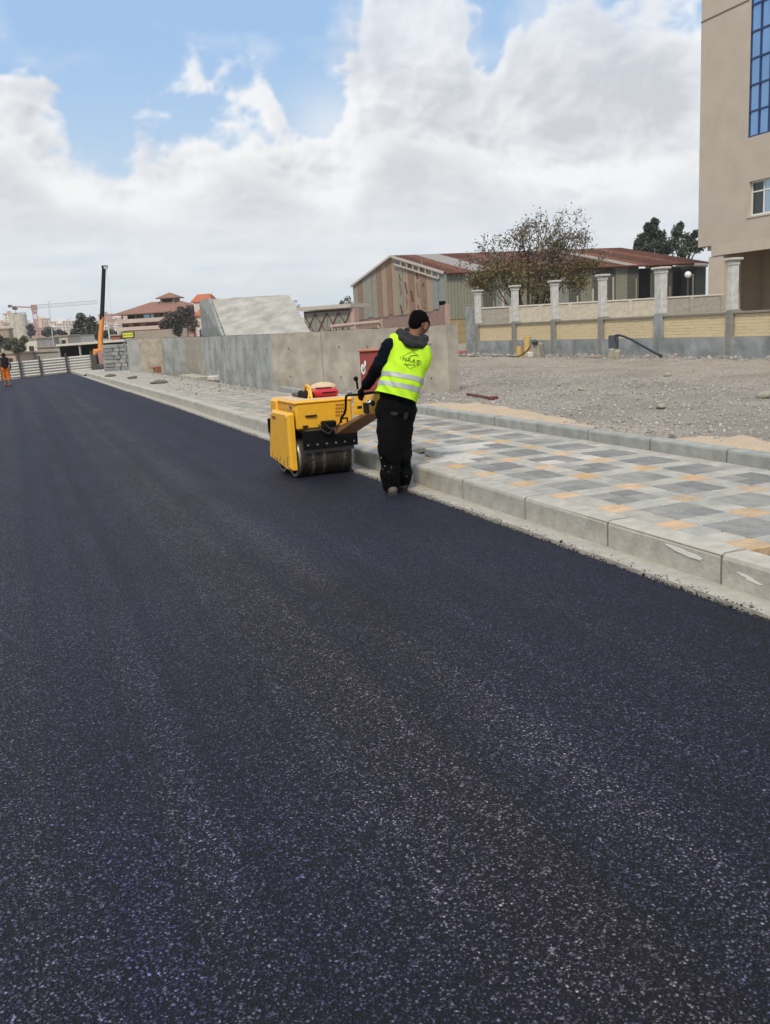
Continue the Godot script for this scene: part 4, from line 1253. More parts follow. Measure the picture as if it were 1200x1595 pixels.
	fw.quad(FE - Vector3.UP * 4.6, FE + back - Vector3.UP * 4.6, FE + back, FE)
	fw.quad(FE + back - Vector3.UP * 4.6, LE - Vector3.UP * 4.6, LE, FE + back)
	part(t, "far_wall", fw, M.sheet_grey)
	# roof sheets, ridge to eave
	var rn := 21
	var rl := ["roof_red", "roof_red2", "roof_grey", "roof_grey", "roof_red", "roof_red", "roof_red2", "roof_red", "roof_red", "roof_red2", "roof_red", "roof_red", "roof_red2", "roof_red", "roof_grey", "roof_red2", "roof_red", "roof_red", "roof_red2", "roof_red", "roof_red"]
	for side in 2:
		var E0 := RE if side == 0 else LE
		var E1 := FE if side == 0 else FE + back
		for k in rn:
			var ea := E0.lerp(E1, float(k) / rn); var eb := E0.lerp(E1, float(k + 1) / rn)
			var ra := R0.lerp(R1, float(k) / rn); var rb := R0.lerp(R1, float(k + 1) / rn)
			var mb := MB.new()
			var nrm := (eb - ea).cross(ra - ea).normalized()
			if nrm.y < 0: nrm = -nrm
			var over := (ea - ra).normalized() * 0.3
			var w := 5
			for q in w:
				var a := float(q) / w; var b := (q + 0.45) / w; var c := (q + 1.0) / w
				for pr in [[a, b, 0.0, 0.045], [b, c, 0.045, 0.0]]:
					var e0: Vector3 = ea.lerp(eb, pr[0]) + over + nrm * (0.05 + pr[2]); var e1: Vector3 = ea.lerp(eb, pr[1]) + over + nrm * (0.05 + pr[3])
					var r0: Vector3 = ra.lerp(rb, pr[0]) + nrm * (0.05 + pr[2]); var r1: Vector3 = ra.lerp(rb, pr[1]) + nrm * (0.05 + pr[3])
					if side == 0: mb.quad(e0, e1, r1, r0)
					else: mb.quad(e1, e0, r0, r1)
			part(t, "roof_sheet", mb, M[rl[(k + side * 5) % rn]])
	var gt := MB.new()
	gt.tube([RE + lout * 0.34 - Vector3.UP * 0.05, FE + lout * 0.34 - Vector3.UP * 0.05], 0.07, 8)
	part(t, "eave_gutter", gt, M.sheet_rust)
	var bx := MB.new()
	bx.cyl(FE - lx * 1.2 + lout * 0.4 - Vector3.UP * 0.15, FE - lx * 0.2 + lout * 0.4 - Vector3.UP * 0.2, 0.12, 0.12, 10)
	part(t, "roll_of_sheeting", bx, M.rake)
	# lean-to gate with crossed braces, left of it
	var g := thing("steel_gate", "grey steel gate with crossed braces under a flat roof edge, left of the warehouse", "gate", at(512, 530, 40))
	var gl := at(476, 520, 40.5); var gr := at(549, 516, 39.0)
	var gd := (gr - gl); gd.y = 0
	var gw := gd.length(); gd = gd.normalized(); var go := Vector3(gd.z, 0, -gd.x)
	if go.z < 0: go = -go
	var topy := at(512, 483, 40).y; var boty := 0.1
	var gbs := Basis(gd, Vector3.UP, go)
	for k in 4:
		var lb := MB.new()
		var c := gl + gd * gw * (k + 0.5) / 4.0; c.y = (topy + boty) * 0.5
		lb.box(c, Vector3(gw / 4.0 - 0.03, topy - boty, 0.04), gbs)
		var leaf := part(g, "gate_leaf", lb, M.sheet_grey)
		var br := MB.new()
		for sg in [-1.0, 1.0]:
			var hgt := 1.0
			var an := atan2(hgt, gw / 4.0)
			br.box(Vector3(c.x, topy - 0.62, c.z) + go * (0.035 + 0.012 * (sg + 1)), Vector3(sqrt(hgt * hgt + gw * gw / 16.0) - 0.08, 0.035, 0.02), gbs * Basis(Vector3.BACK, an * sg))
		br.box(Vector3(c.x, topy - 0.06, c.z) + go * 0.03, Vector3(gw / 4.0 - 0.03, 0.05, 0.03), gbs)
		part(leaf, "brace", br, M.sheet_rust)
	var rf := MB.new()
	rf.box(Vector3((gl.x + gr.x) * 0.5, topy + 0.11, (gl.z + gr.z) * 0.5) - go * 0.4, Vector3(gw + 0.4, 0.16, 1.4), gbs)
	part(g, "roof_edge", rf, M.rake)
	var gp := MB.new()
	gp.box(Vector3(gr.x, (topy + boty) * 0.5, gr.z) + gd * 0.14, Vector3(0.22, topy - boty, 0.22), gbs)
	part(g, "gate_post", gp, M.pink_pipe)
	# pink pipe rail
	var pr := thing("pipe_rail", "pale pink pipe rail running over the top of the concrete wall", "pipe", at(550, 520, 26.5))
	var pm := MB.new()
	pm.tube([at(516, 509, 27.5), at(555, 505, 26.4), at(593, 501.5, 25.4)], 0.055, 10)
	part(pr, "pipe", pm, M.pink_pipe)
	var pp := MB.new()
	for q in [[518, 509, 27.4], [554, 505, 26.4], [590, 502, 25.5]]:
		var a := at(q[0], q[1], q[2]); pp.cyl(Vector3(a.x, 0.2, a.z), a, 0.045, 0.045, 8)
	part(pr, "support", pp, M.pink_pipe)

# ------------------------------------------------------------------ left background
func low_house(label: String, px0: float, px1: float, py_top: float, d: float, deep: float, wm: Material, openings: Array, roof := 0.12) -> void:
	var a := at(px0, py_top, d); var b := at(px1, py_top, d)
	var topy := (a.y + b.y) * 0.5
	var dv := b - a; dv.y = 0
	var w := dv.length(); dv = dv.normalized(); var out := Vector3(dv.z, 0, -dv.x)
	if out.z < 0: out = -out
	var bs := Basis(dv, Vector3.UP, out)
	var base := -2.2
	var mid := (a + b) * 0.5; mid.y = base
	var t := thing("low_building", label, "building", mid, "low buildings beyond the road end")
	var mb := MB.new()
	mb.box(Vector3(mid.x, (topy + base) * 0.5, mid.z) - out * deep * 0.5, Vector3(w, topy - base, deep), bs)
	part(t, "wall", mb, wm)
	var rb := MB.new()
	rb.box(Vector3(mid.x, topy + roof * 0.5, mid.z) - out * deep * 0.5, Vector3(w + 0.25, roof, deep + 0.25), bs)
	part(t, "roof", rb, M.far_wall)
	for o in openings: # [u, v from the top, w, h, material]
		var ob := MB.new()
		ob.box(a + dv * w * o[0] + Vector3(0, topy - a.y - o[1], 0) + out * 0.0, Vector3(o[2], o[3], 0.06), bs)
		part(t, "window" if o[3] < 1.4 else "door", ob, M.dark_open)

func town_block(kind: int) -> Array: # [walls, windows, roof] of an apartment block
	var w := [16.0, 24.0, 12.0, 30.0][kind] as float; var h := [15.0, 12.0, 18.0, 10.0][kind] as float
	var a := MB.new(); a.span(Vector3(-w / 2, -6, -6), Vector3(w / 2, h, 6))
	var b := MB.new()
	var fl := int(h / 3.0); var nn := int(w / 3.0)
	for f in fl:
		for k in nn:
			b.span(Vector3(-w / 2 + 0.8 + k * 3.0, f * 3.0 + 1.0, 5.98), Vector3(-w / 2 + 2.1 + k * 3.0, f * 3.0 + 2.5, 6.1))
	var c := MB.new(); c.span(Vector3(-w / 2 - 0.3, h, -6.3), Vector3(w / 2 + 0.3, h + 0.6, 6.3)); c.span(Vector3(-2, h + 0.6, -2), Vector3(1.5, h + 3.0, 2))
	return [a.mesh(), b.mesh(), c.mesh()]

func build_left_background() -> void:
	# barrier of ribbed white sheets on dark posts across the end of the road
	var t := thing("barrier_fence", "white ribbed sheet barrier on dark posts closing the far end of the road", "fence", Vector3(1.5, -0.2, -58))
	var pa := at(-30, 597, 66.0); var pb := onz(147, 577, -57.5)
	pa = onz(-40, 596, -58.5)
	var dv := pb - pa
	var nseg := 8
	var xs := [-40.0, 4.0, 34.0, 65.0, 106.0, 145.0]
	for k in xs.size() - 1:
		var yb0 := lerpf(596, 577, (xs[k] + 40) / 187.0); var yb1 := lerpf(596, 577, (xs[k + 1] + 40) / 187.0)
		var yt0 := lerpf(569.5, 552, (xs[k] + 40) / 187.0); var yt1 := lerpf(569.5, 552, (xs[k + 1] + 40) / 187.0)
		var z := -58.2 + 0.04 * (k % 2)
		var a := onz(xs[k], yb0, z); var b := onz(xs[k + 1], yb1, z)
		var a1 := onz(xs[k], yt0, z); var b1 := onz(xs[k + 1], yt1, z)
		var mb := MB.new()
		var ribs := 6
		for r in ribs:
			for q in [[0.0, 0.55, 0.0, 0.05], [0.55, 1.0, 0.05, 0.0]]:
				var v0: float = (r + q[0]) / ribs; var v1: float = (r + q[1]) / ribs
				mb.quad(a.lerp(a1, v0) + Vector3(0, 0, q[2]), b.lerp(b1, v0) + Vector3(0, 0, q[2]), b.lerp(b1, v1) + Vector3(0, 0, q[3]), a.lerp(a1, v1) + Vector3(0, 0, q[3]))
		part(t, "ribbed_sheet", mb, M.zinc)
	var tops := [565.0, 540.0, 556.0, 553.0, 550.0, 552.0]
	for k in xs.size():
		var yb := lerpf(596, 577, (xs[k] + 40) / 187.0)
		var a := onz(xs[k], yb, -58.1); var b := onz(xs[k], lerpf(569.5, 552, (xs[k] + 40) / 187.0) - 6, -58.1)
		if k == 1: b = onz(xs[k], 548, -58.1)
		var pm := MB.new(); pm.box(Vector3(a.x, (a.y + b.y) * 0.5 - 0.1, a.z + 0.08), Vector3(0.11, b.y - a.y + 0.2, 0.1), Basis(Vector3.BACK, 0.03))
		part(t, "post", pm, M.post_brown)
	# truck crane: orange boom with black upper section
	var c := thing("mobile_crane", "orange telescopic crane boom with black upper section at the end of the road", "crane", onz(158, 577, -57.0))
	var p0 := at(157.5, 556, 57); var p1 := at(156.2, 497, 57); var p2 := at(162.2, 417, 57)
	var bs := MB.new(); bs.tube([p0, p0.lerp(p1, 0.5), at(159.5, 494, 57)], [0.19, 0.16, 0.14], 4)
	part(c, "boom_base", bs, M.orange)
	var bu := MB.new(); bu.tube([at(159.0, 499, 57), p2], [0.14, 0.12], 4)
	bu.box(p2 + Vector3(0.05, 0.03, 0), Vector3(0.36, 0.2, 0.26))
	part(c, "boom_extension", bu, M.black_matte)
	var hk := MB.new(); hk.box(at(164.5, 417, 57), Vector3(0.22, 0.14, 0.2))
	part(c, "boom_head", hk, M.crane_grey)
	var cabl := MB.new(); cabl.cyl(at(166, 419, 57), at(174, 490, 57), 0.012, 0.012, 5, false)
	part(c, "hoist_rope", cabl, M.crane_grey)
	var tu := MB.new(); tu.bbox(at(153.5, 548, 57), Vector3(0.62, 0.38, 0.5), 0.06); tu.cyl(at(147, 549, 56.6), at(158, 549, 57), 0.16, 0.16, 10)
	part(c, "turret", tu, M.orange)
	var lg := MB.new(); var b0 := onz(158.5, 574, -57.2)
	lg.box(Vector3(b0.x, b0.y + 0.5, b0.z), Vector3(0.22, 1.15, 0.22)); 
	part(c, "pedestal", lg, M.crane_red)
	var ch := MB.new(); ch.bbox(Vector3(b0.x - 0.25, b0.y + 0.12, b0.z + 0.2), Vector3(0.7, 0.3, 0.5), 0.04); ch.bbox(Vector3(b0.x - 0.38, b0.y + 0.55, b0.z + 0.15), Vector3(0.3, 0.6, 0.3), 0.04)
	part(c, "chassis", ch, M.dark_metal)
	# pallets of concrete blocks at the end of the pavement
	for s in 2:
		var px0 := [163.0, 178.0][s] as float; var wdt := [0.52, 0.9][s] as float
		var o := onz(px0, 574, -48.3 + 0.3 * s); o.y = G(3.4, -48) + 0.17
		var st := thing("block_stack", ["narrow stack of grey concrete blocks, the left one beside the crane", "wider stack of grey concrete blocks against the end of the concrete wall"][s], "block stack", o, "stacks of concrete blocks")
		for r in 7:
			var nb := [1, 3][s] as int
			for q in nb:
				var bw := wdt / nb
				var off := (bw * 0.4 if r % 2 and nb > 1 else 0.0)
				var mb := MB.new()
				mb.bbox(o + Vector3((q + 0.5) * bw + off * 0.5 + rng.randf_range(-0.015, 0.015), 0.1 + r * 0.19, rng.randf_range(-0.03, 0.03)), Vector3(bw - 0.025, 0.172, 0.42), 0.012)
				part(st, "concrete_block", mb, M.cblock[rng.randi() % 3])
			if s == 1 and r in [1, 3, 5]:
				var mb := MB.new(); mb.bbox(o + Vector3(wdt + 0.16, 0.1 + r * 0.19, 0.05), Vector3(0.28, 0.172, 0.4), 0.012)
				part(st, "concrete_block", mb, M.cblock[rng.randi() % 3])
	# dark open shelter with flat pale roof
	var sh := thing("shelter", "long dark open shelter with thin pale flat roof behind the barrier", "shelter", at(140, 580, 66))
	var r0 := at(90, 538, 66); var r1 := at(196, 530, 64.5)
	var sd := r1 - r0; sd.y = 0; var sw := sd.length(); sd = sd.normalized(); var so := Vector3(sd.z, 0, -sd.x)
	if so.z < 0: so = -so
	var sb := Basis((r1 - r0).normalized(), Vector3.UP, so).orthonormalized()
	var rm := MB.new(); rm.box((r0 + r1) * 0.5 - so * 1.6, Vector3(sw, 0.16, 3.6), sb)
	part(sh, "flat_roof", rm, M.cream_cap)
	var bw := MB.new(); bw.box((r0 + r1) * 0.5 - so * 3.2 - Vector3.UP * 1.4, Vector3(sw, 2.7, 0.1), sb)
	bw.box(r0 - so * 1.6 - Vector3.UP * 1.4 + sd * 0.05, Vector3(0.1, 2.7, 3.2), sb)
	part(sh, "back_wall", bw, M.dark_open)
	for u in [0.02, 0.33, 0.66, 0.98]:
		var pm := MB.new(); pm.box(r0.lerp(r1, u) - Vector3.UP * 1.4, Vector3(0.13, 2.7, 0.13), sb)
		part(sh, "post", pm, M.grey_wall)
	# low sheds and houses beyond
	low_house("tan block of a house at the left edge, half hidden by the bushes", 0, 13, 513, 120, 1.5, M.sheet_tan, [[0.6, 1.6, 0.9, 1.0]])
	low_house("small cream house with dark doorway, left of the grey block wall", 41, 57, 529, 92, 5, M.white_wall, [[0.42, 1.4, 0.5, 1.5]])
	low_house("grey windowless block building behind the cream house", 57, 79, 527, 96, 6, M.grey_wall, [])
	low_house("white flat roofed shed, between the grey block building and the shelter", 80, 94, 525, 98, 6, M.white_wall, [])
	low_house("beige gatehouse with one window above the shelter", 95, 105, 524, 90, 4, M.cream, [[0.35, 0.7, 0.4, 0.7]])
	low_house("long white building with small windows above the shelter roof", 105, 122, 523, 105, 6, M.white_wall, [[0.2, 0.6, 0.25, 0.5], [0.38, 0.6, 0.25, 0.5], [0.75, 0.8, 0.55, 0.8]])
	low_house("grey boundary block wall running behind the barrier", 24, 92, 549, 78, 0.3, M.grey_wall, [])
	low_house("low pinkish hut roof at the left edge behind the worker", -14, 24, 552, 74, 5, M.pink_pipe, [[0.65, 0.75, 0.9, 0.8]])
	low_house("pale plinth wall with a step below the white shed", 58, 92, 541, 84, 1.0, M.far_wall, [])
	# long block wall in front of the villa
	var wl := MB.new()
	var w0 := at(188, 517, 88); var w1 := at(292, 511, 86)
	var wd := w1 - w0; wd.y = 0; var wn := wd.length(); wd = wd.normalized()
	wl.box((w0 + w1) * 0.5 - Vector3.UP * 1.6, Vector3(wn, 3.2, 0.25), Basis(wd, Vector3.UP, wd.cross(Vector3.UP)))
	single("block_wall", wl, M.far_wall, "grey-brown block wall in front of the villa", "wall", Vector3(w0.x, -1.5, w0.z))
	# sign board
	var sg := thing("sign_board", "black sign board with yellow letters standing above the concrete wall", "sign", at(200, 545, 74))
	var s0 := at(191, 522.5, 74); var s1 := at(209.5, 521, 73.7); var sdv := (s1 - s0).normalized(); var sn := sdv.cross(Vector3.UP)
	if sn.z < 0: sn = -sn
	var sbs := Basis(sdv, Vector3.UP, sn)
	var bm := MB.new(); bm.box((s0 + s1) * 0.5, Vector3(s0.distance_to(s1), 0.48, 0.08), sbs)
	part(sg, "board", bm, M.black_matte)
	var ym := MB.new()
	ym.box((s0 + s1) * 0.5 + sn * 0.05, Vector3(s0.distance_to(s1) - 0.14, 0.34, 0.02), sbs)
	part(sg, "yellow_panel", ym, M.sign_yellow)
	var lt := MB.new()
	for q in 9:
		lt.box(s0.lerp(s1, 0.1 + q * 0.1) + sn * 0.065, Vector3(0.025 + 0.03 * absf(sin(q * 2.0)), 0.12 + 0.08 * absf(sin(q * 1.3)), 0.012), sbs)
	part(sg, "lettering", lt, M.black_matte)
	var sp := MB.new()
	for u in [0.1, 0.9]:
		var q := s0.lerp(s1, u); sp.box(Vector3(q.x, q.y - 1.6, q.z), Vector3(0.08, 2.8, 0.06))
	part(sg, "leg", sp, M.dark_metal)
	low_house("small reddish brick hut left of the yellow sign", 173, 186, 523, 82, 2.0, M.terracotta, [])
	build_villa()
	# white house with red hipped roof, half hidden by the ramp
	var wh := thing("white_house", "tall white house with bright red tiled roofs behind the ramp slab", "house", at(312, 530, 92))
	var h0 := at(299, 470, 92); var h1 := at(325, 468, 91.6)
	var hd := h1 - h0; hd.y = 0; var hw := hd.length(); hd = hd.normalized(); var ho := Vector3(hd.z, 0, -hd.x)
	if ho.z < 0: ho = -ho
	var hb := Basis(hd, Vector3.UP, ho)
	var hm := (h0 + h1) * 0.5
	var wm := MB.new(); wm.box(Vector3(hm.x, hm.y - 4.0, hm.z) - ho * 1.2, Vector3(hw - 0.3, 8.0, 2.2), hb)
	part(wh, "wall", wm, M.white_wall)
	var rf := MB.new()
	roof_hip(rf, Vector3(hm.x, h0.y, hm.z) - ho * 1.2, hb, hw + 0.3, 2.4, at(306, 458, 92).y - h0.y, 0.72)
	part(wh, "roof", rf, M.tile_roof_bright)
	var r2 := MB.new()
	roof_hip(r2, at(311, 491, 89) - ho * 0.9, hb, 1.2, 1.6, 0.9, 0.1)
	part(wh, "porch_roof", r2, M.tile_roof_bright)
	var wb := MB.new(); var pc := at(312, 491, 89); wb.box(Vector3(pc.x, pc.y - 2.6, pc.z) - ho * 0.9, Vector3(1.0, 5.2, 1.3), hb)
	part(wh, "porch", wb, M.white_wall)
	for q in [[301, 484], [306, 505]]:
		var om := MB.new(); om.box(at(q[0], q[1], 91.9) + ho * 0.1, Vector3(0.35, 0.6, 0.1), hb)
		part(wh, "window", om, M.dark_open)
	# parked truck cab seen over the wall
	var tk := thing("truck", "dark truck cab parked behind the concrete wall beside the ramp slab", "truck", at(326, 540, 42))
	var tb := at(326, 514, 42); var td := Vector3(0.92, 0, 0.38); var tn := Vector3(0.38, 0, -0.92) * -1.0
	var tbs := Basis(td, Vector3.UP, tn)
	var cabm := MB.new(); cabm.bbox(tb - Vector3.UP * 0.55, Vector3(0.72, 1.25, 1.2), 0.08, tbs)
	part(tk, "cab", cabm, M.dark_metal)
	var wsm := MB.new(); wsm.bbox(tb + tn * 0.6 - Vector3.UP * 0.05, Vector3(0.5, 0.3, 0.04), 0.01, tbs)
	part(tk, "windscreen", wsm, M.glass_grey)
	var hood := MB.new(); hood.prism(PackedVector2Array([Vector2(0.3, -0.6), Vector2(0.62, -0.6), Vector2(0.62, -0.15), Vector2(0.3, 0.1)]), tb - tn * 0.5, td, Vector3.UP, tn * 1.0)
	part(tk, "bonnet", hood, M.dark_metal)
	# silo
	var si := thing("silo", "pale concrete silo tower left of the tower crane", "silo", at(34, 545, 210))
	for q in [[20.5, 4.6], [32.0, 6.6]]:
		var c0 := at(q[0], 493, 210); var cm := MB.new()
		cm.cyl(Vector3(c0.x, -1.6, c0.z), Vector3(c0.x, at(28, 490.0 if q[0] > 25 else 489.0, 210).y, c0.z), q[1] * 0.21, q[1] * 0.21, 16)
		part(si, "silo_tube", cm, M.silo)
	var sr := MB.new()
	for q in 9:
		var a := at(24 + q * 2.0, 487.6, 210); sr.cyl(a, a + Vector3(0, -0.5, 0), 0.05, 0.05, 4)
	sr.box(at(32, 487.4, 210), Vector3(2.6, 0.08, 0.1)); sr.box(at(25, 487, 210), Vector3(0.12, 1.4, 0.12))
	part(si, "roof_railing", sr, M.dark_metal)
	# tower crane
	var tc := thing("tower_crane", "faded red tower crane with long pale jib over the town", "crane", at(56, 545, 330))
	var top := at(53.5, 480, 330)
	var ms := MB.new(); lattice(ms, Vector3(top.x, -1, top.z), top, 0.75, 22, 0.09)
	part(tc, "mast", ms, M.crane_red)
	var sl := MB.new(); sl.box(top + Vector3.UP * 0.2, Vector3(2.2, 2.0, 1.8)); sl.box(top + Vector3(0, -1.6, 0), Vector3(1.7, 1.0, 1.6))
	part(tc, "slewing_unit", sl, M.crane_red)
	var jb := MB.new(); lattice(jb, at(57, 477.5, 330), at(152, 470.5, 330), 0.55, 30, 0.07)
	part(tc, "jib", jb, M.crane_grey)
	var cj := MB.new(); cj.box((at(14, 477.5, 330) + at(52, 479, 330)) * 0.5, Vector3(at(14, 477.5, 330).distance_to(at(52, 479, 330)), 0.5, 0.8), Basis((at(52, 479, 330) - at(14, 477.5, 330)).normalized(), Vector3.UP, Vector3.BACK).orthonormalized())
	part(tc, "counter_jib", cj, M.crane_red)
	var cwt := MB.new(); cwt.box(at(23.5, 480, 330), Vector3(1.8, 1.2, 1.0)); cwt.box(at(16, 477, 330), Vector3(1.4, 0.9, 1.0))
	part(tc, "counterweight", cwt, M.dark_metal)
	# poles
	for q in [[75.5, 470.0, 552.0, 95.0, 0.05, "thin pale lamp pole, the one nearest the tower crane mast"], [105.0, 497.0, 530.0, 110.0, 0.09, "grey pole right of the gatehouse"], [28.0, 505.0, 550.0, 80.0, 0.06, "thin pole in front of the silo"], [168.5, 505.0, 530.0, 80.0, 0.10, "pale pole just right of the crane boom"]]:
		var a := at(q[0], q[1], q[3]); var b := at(q[0] + 4, q[2], q[3])
		var pm := MB.new(); pm.cyl(Vector3(a.x, -1.5, a.z), a, q[4], q[4] * 0.7, 8); pm.cyl(a, a + Vector3(0.5, 0.08, 0), q[4] * 0.5, q[4] * 0.5, 6)
		single("lamp_pole", pm, M.crane_grey, q[5], "pole", Vector3(a.x, -1.5, a.z), "poles beyond the road end")
	build_town()

func lattice(mb: MB, a: Vector3, b: Vector3, hw: float, n: int, r: float) -> void:
	var d := (b - a).normalized()
	var x := d.cross(Vector3.BACK).normalized(); var y := d.cross(x)
	for s in [[1, 1], [1, -1], [-1, 1], [-1, -1]]:
		var o: Vector3 = (x * s[0] + y * s[1]) * hw
		mb.cyl(a + o, b + o, r, r, 4, false)
	for k in n:
		var p := a.lerp(b, float(k) / n); var q := a.lerp(b, float(k + 1) / n)
		for s in [1.0, -1.0]:
			mb.cyl(p + x * hw + y * hw * s, q - x * hw + y * hw * s, r * 0.6, r * 0.6, 3, false)
			mb.cyl(p + y * hw + x * hw * s, q - y * hw + x * hw * s, r * 0.6, r * 0.6, 3, false)

func roof_hip(mb: MB, c: Vector3, b: Basis, w: float, d: float, h: float, ridge: float) -> void:
	var x := b.x * w * 0.5; var z := b.z * d * 0.5; var up := Vector3.UP * h
	var r := b.x * w * 0.5 * ridge
	var th := Vector3.UP * 0.12
	mb.quad(c - x + z, c + x + z, c + r + up, c - r + up)
	mb.quad(c + x - z, c - x - z, c - r + up, c + r + up)
	mb.tri(c + x + z, c + x - z, c + r + up)
	mb.tri(c - x - z, c - x + z, c - r + up)
	mb.quad(c - x + z - th, c + x + z - th, c + x + z, c - x + z)
	mb.quad(c + x + z - th, c + x - z - th, c + x - z, c + x + z)
	mb.quad(c - x - z - th, c - x + z - th, c - x + z, c - x - z)
	mb.quad(c - x - z - th, c + x - z - th, c + x + z - th, c - x + z - th)

func build_villa() -> void:
	var d := 130.0
	var t := thing("villa", "large pale villa with maroon shutters, balconies and a brown tiled hip roof", "house", at(245, 530, d))
	var a := at(181, 487, d); var b := at(300, 480, 127.5)
	var dv := b - a; dv.y = 0; var w := dv.length(); dv = dv.normalized(); var out := Vector3(dv.z, 0, -dv.x)
	if out.z < 0: out = -out
	var bs := Basis(dv, Vector3.UP, out)
	var mid := (a + b) * 0.5
	var y3 := at(240, 487, d).y; var y2 := at(240, 497.5, d).y; var y1 := at(240, 515, d).y
	var body := MB.new()
	body.box(Vector3(mid.x, (y2 - 1.5) * 0.5, mid.z) - out * 4.3, Vector3(w - 0.6, y2 + 1.5, 7.0), bs)
	part(t, "wall", body, M.villa_pink)
	var upw := MB.new()
	upw.box(Vector3(mid.x, (y2 + y3) * 0.5, mid.z) - out * 4.8, Vector3(w - 2.2, y3 - y2, 6.0), bs)
	part(t, "upper_wall", upw, M.far_wall)
	for q in 6:
		var cm := MB.new(); cm.box(Vector3(a.x, (y2 + y3) * 0.5, a.z) + dv * (0.4 + q * (w - 0.8) / 5.0) - out * 0.9, Vector3(0.18, y3 - y2, 0.18), bs)
		part(t, "column", cm, M.villa_wall)
	for q in 4:
		var om := MB.new(); om.box(Vector3(a.x, (y2 + y3) * 0.5 - 0.05, a.z) + dv * (1.6 + q * 2.6) - out * 1.78, Vector3(1.6, (y3 - y2) * 0.75, 0.1), bs)
		part(t, "window", om, M.dark_open if q % 2 == 0 else M.glass_grey)
	for lv in [[y2, 0.55, 0.0], [y1 + 0.5, 0.5, -0.1]]:
		var bm := MB.new()
		bm.box(Vector3(mid.x, lv[0] - 0.05, mid.z) - out * (0.45 - lv[2]), Vector3(w + 0.3, lv[1], 1.3), bs)
		part(t, "balcony", bm, M.villa_wall)
	var g := (y1 + 0.5 + y2) * 0.5
	for q in [[0.9, 0.8, 0.55], [2.6, 1.0, 1.0], [5.0, 1.9, 0.5], [7.4, 0.9, 1.0], [9.4, 1.2, 0.6]]:
		var om := MB.new(); om.box(Vector3(a.x, g - (0.15 if q[2] < 0.8 else 0.0), a.z) + dv * q[0] - out * 0.78, Vector3(q[1], q[2] * (y2 - y1 - 0.9), 0.1), bs)
		part(t, "shutter", om, M.maroon)
	var rf := MB.new()
	roof_hip(rf, Vector3(mid.x, y3, mid.z) - out * 4.0, bs, w + 0.9, 9.0, at(240, 469, d).y - y3, 0.35)
	part(t, "roof", rf, M.tile_roof)
	var tw := MB.new(); var c := at(249, 468, d - 1) - out * 3.5
	tw.box(c, Vector3(2.2, 0.95, 2.0), bs)
	part(t, "lantern_tower", tw, M.far_wall)
	var tw2 := MB.new(); tw2.box(c + Vector3.UP * 0.05 + out * 1.0, Vector3(1.5, 0.5, 0.1), bs)
	part(t, "lantern_window", tw2, M.dark_open)
	var r2 := MB.new(); roof_hip(r2, c + Vector3.UP * 0.45, bs, 3.2, 3.0, 0.75, 0.05)
	part(t, "lantern_roof", r2, M.tile_roof)

func build_town() -> void:
	var kinds := []
	for k in 4: kinds.append(town_block(k))
	var cols := [Color(0.62, 0.46, 0.36), Color(0.50, 0.30, 0.23), Color(0.70, 0.60, 0.50), Color(0.42, 0.22, 0.17), Color(0.74, 0.68, 0.60)]
	var cname := ["salmon", "brick red", "cream", "dark red", "white"]
	var wm := []
	for c in cols: wm.append(mat(c, 0.9))
	var place := ["on the far hillside", "on the crest of the far hill", "at the foot of the far hill"]
	var r := RandomNumberGenerator.new(); r.seed = 404
	for row in 3:
		for i in 34:
			var az := -3.5 + 21.0 * (i + 0.5 * (row % 2)) / 33.0 + r.randf_range(-0.25, 0.25)
			var dist := [820.0, 960.0, 700.0][row] + r.randf_range(-40, 40) as float
			if az > 12 and row != 1: continue
			var k := r.randi() % 4; var ci := r.randi() % 5
			if row == 1: ci = [2, 4, 4, 0, 2][ci]
			var p := Vector3(sin(deg_to_rad(az)) * dist, 0, -cos(deg_to_rad(az)) * dist)
			p.y = far_h(dist, az)
			var t := thing("apartment_block", "%s apartment block among the faint houses %s" % [cname[ci], place[row]], "apartment block", p, "%s apartment blocks %s" % [cname[ci], place[row]])
			t.rotation.y = deg_to_rad(-az + r.randf_range(-35, 35))
			t.scale = Vector3.ONE * r.randf_range(0.55, 0.85)
			lpart(t, "wall", kinds[k][0], wm[ci]); lpart(t, "windows", kinds[k][1], M.maroon).set_meta("kind", "stuff"); lpart(t, "roof", kinds[k][2], wm[(ci + 2) % 5])

# ------------------------------------------------------------------ trees
func leaf(mb: MB, p: Vector3, s: float, c: Color) -> void:
	var b := Basis.from_euler(Vector3(rng.randf() * TAU, rng.randf() * TAU, rng.randf() * TAU))
	mb.col = c
	var n := b.z
	var i := mb.vert(p - b.x * s, n); mb.vert(p - b.y * s * 0.45, n); mb.vert(p + b.x * s, n); mb.vert(p + b.y * s * 0.45, n)
	mb.ix.append_array(PackedInt32Array([i, i + 2, i + 1, i, i + 3, i + 2]))
func limb(mb: MB, a: Vector3, d: Vector3, len: float, r: float, depth: int, tips: Array, spread: float, lift: float) -> void:
	var pts := [a]; var rr := [r]
	var p := a; var dir := d
	var n := 4
	for k in n:
		dir = (dir + Vector3(rng.randfn(), rng.randfn() * 0.6 + lift, rng.randfn()) * 0.13).normalized()
		p += dir * len / n
		pts.append(p); rr.append(lerpf(r, r * 0.55, (k + 1.0) / n))
	mb.tube(pts, rr, 6 if depth > 1 else 4, false)
	if depth == 0:
		tips.append(p); tips.append(pts[3]); return
	var kids := 3 if depth > 1 else 4
	for k in kids:
		var ax := Vector3(rng.randfn(), rng.randfn() * 0.5, rng.randfn()).normalized()
		var nd := (dir + ax * spread + Vector3.UP * lift).normalized()
		limb(mb, pts[4 if k == 0 else 2 + rng.randi() % 3], nd, len * rng.randf_range(0.6, 0.82), r * 0.55, depth - 1, tips, spread, lift)
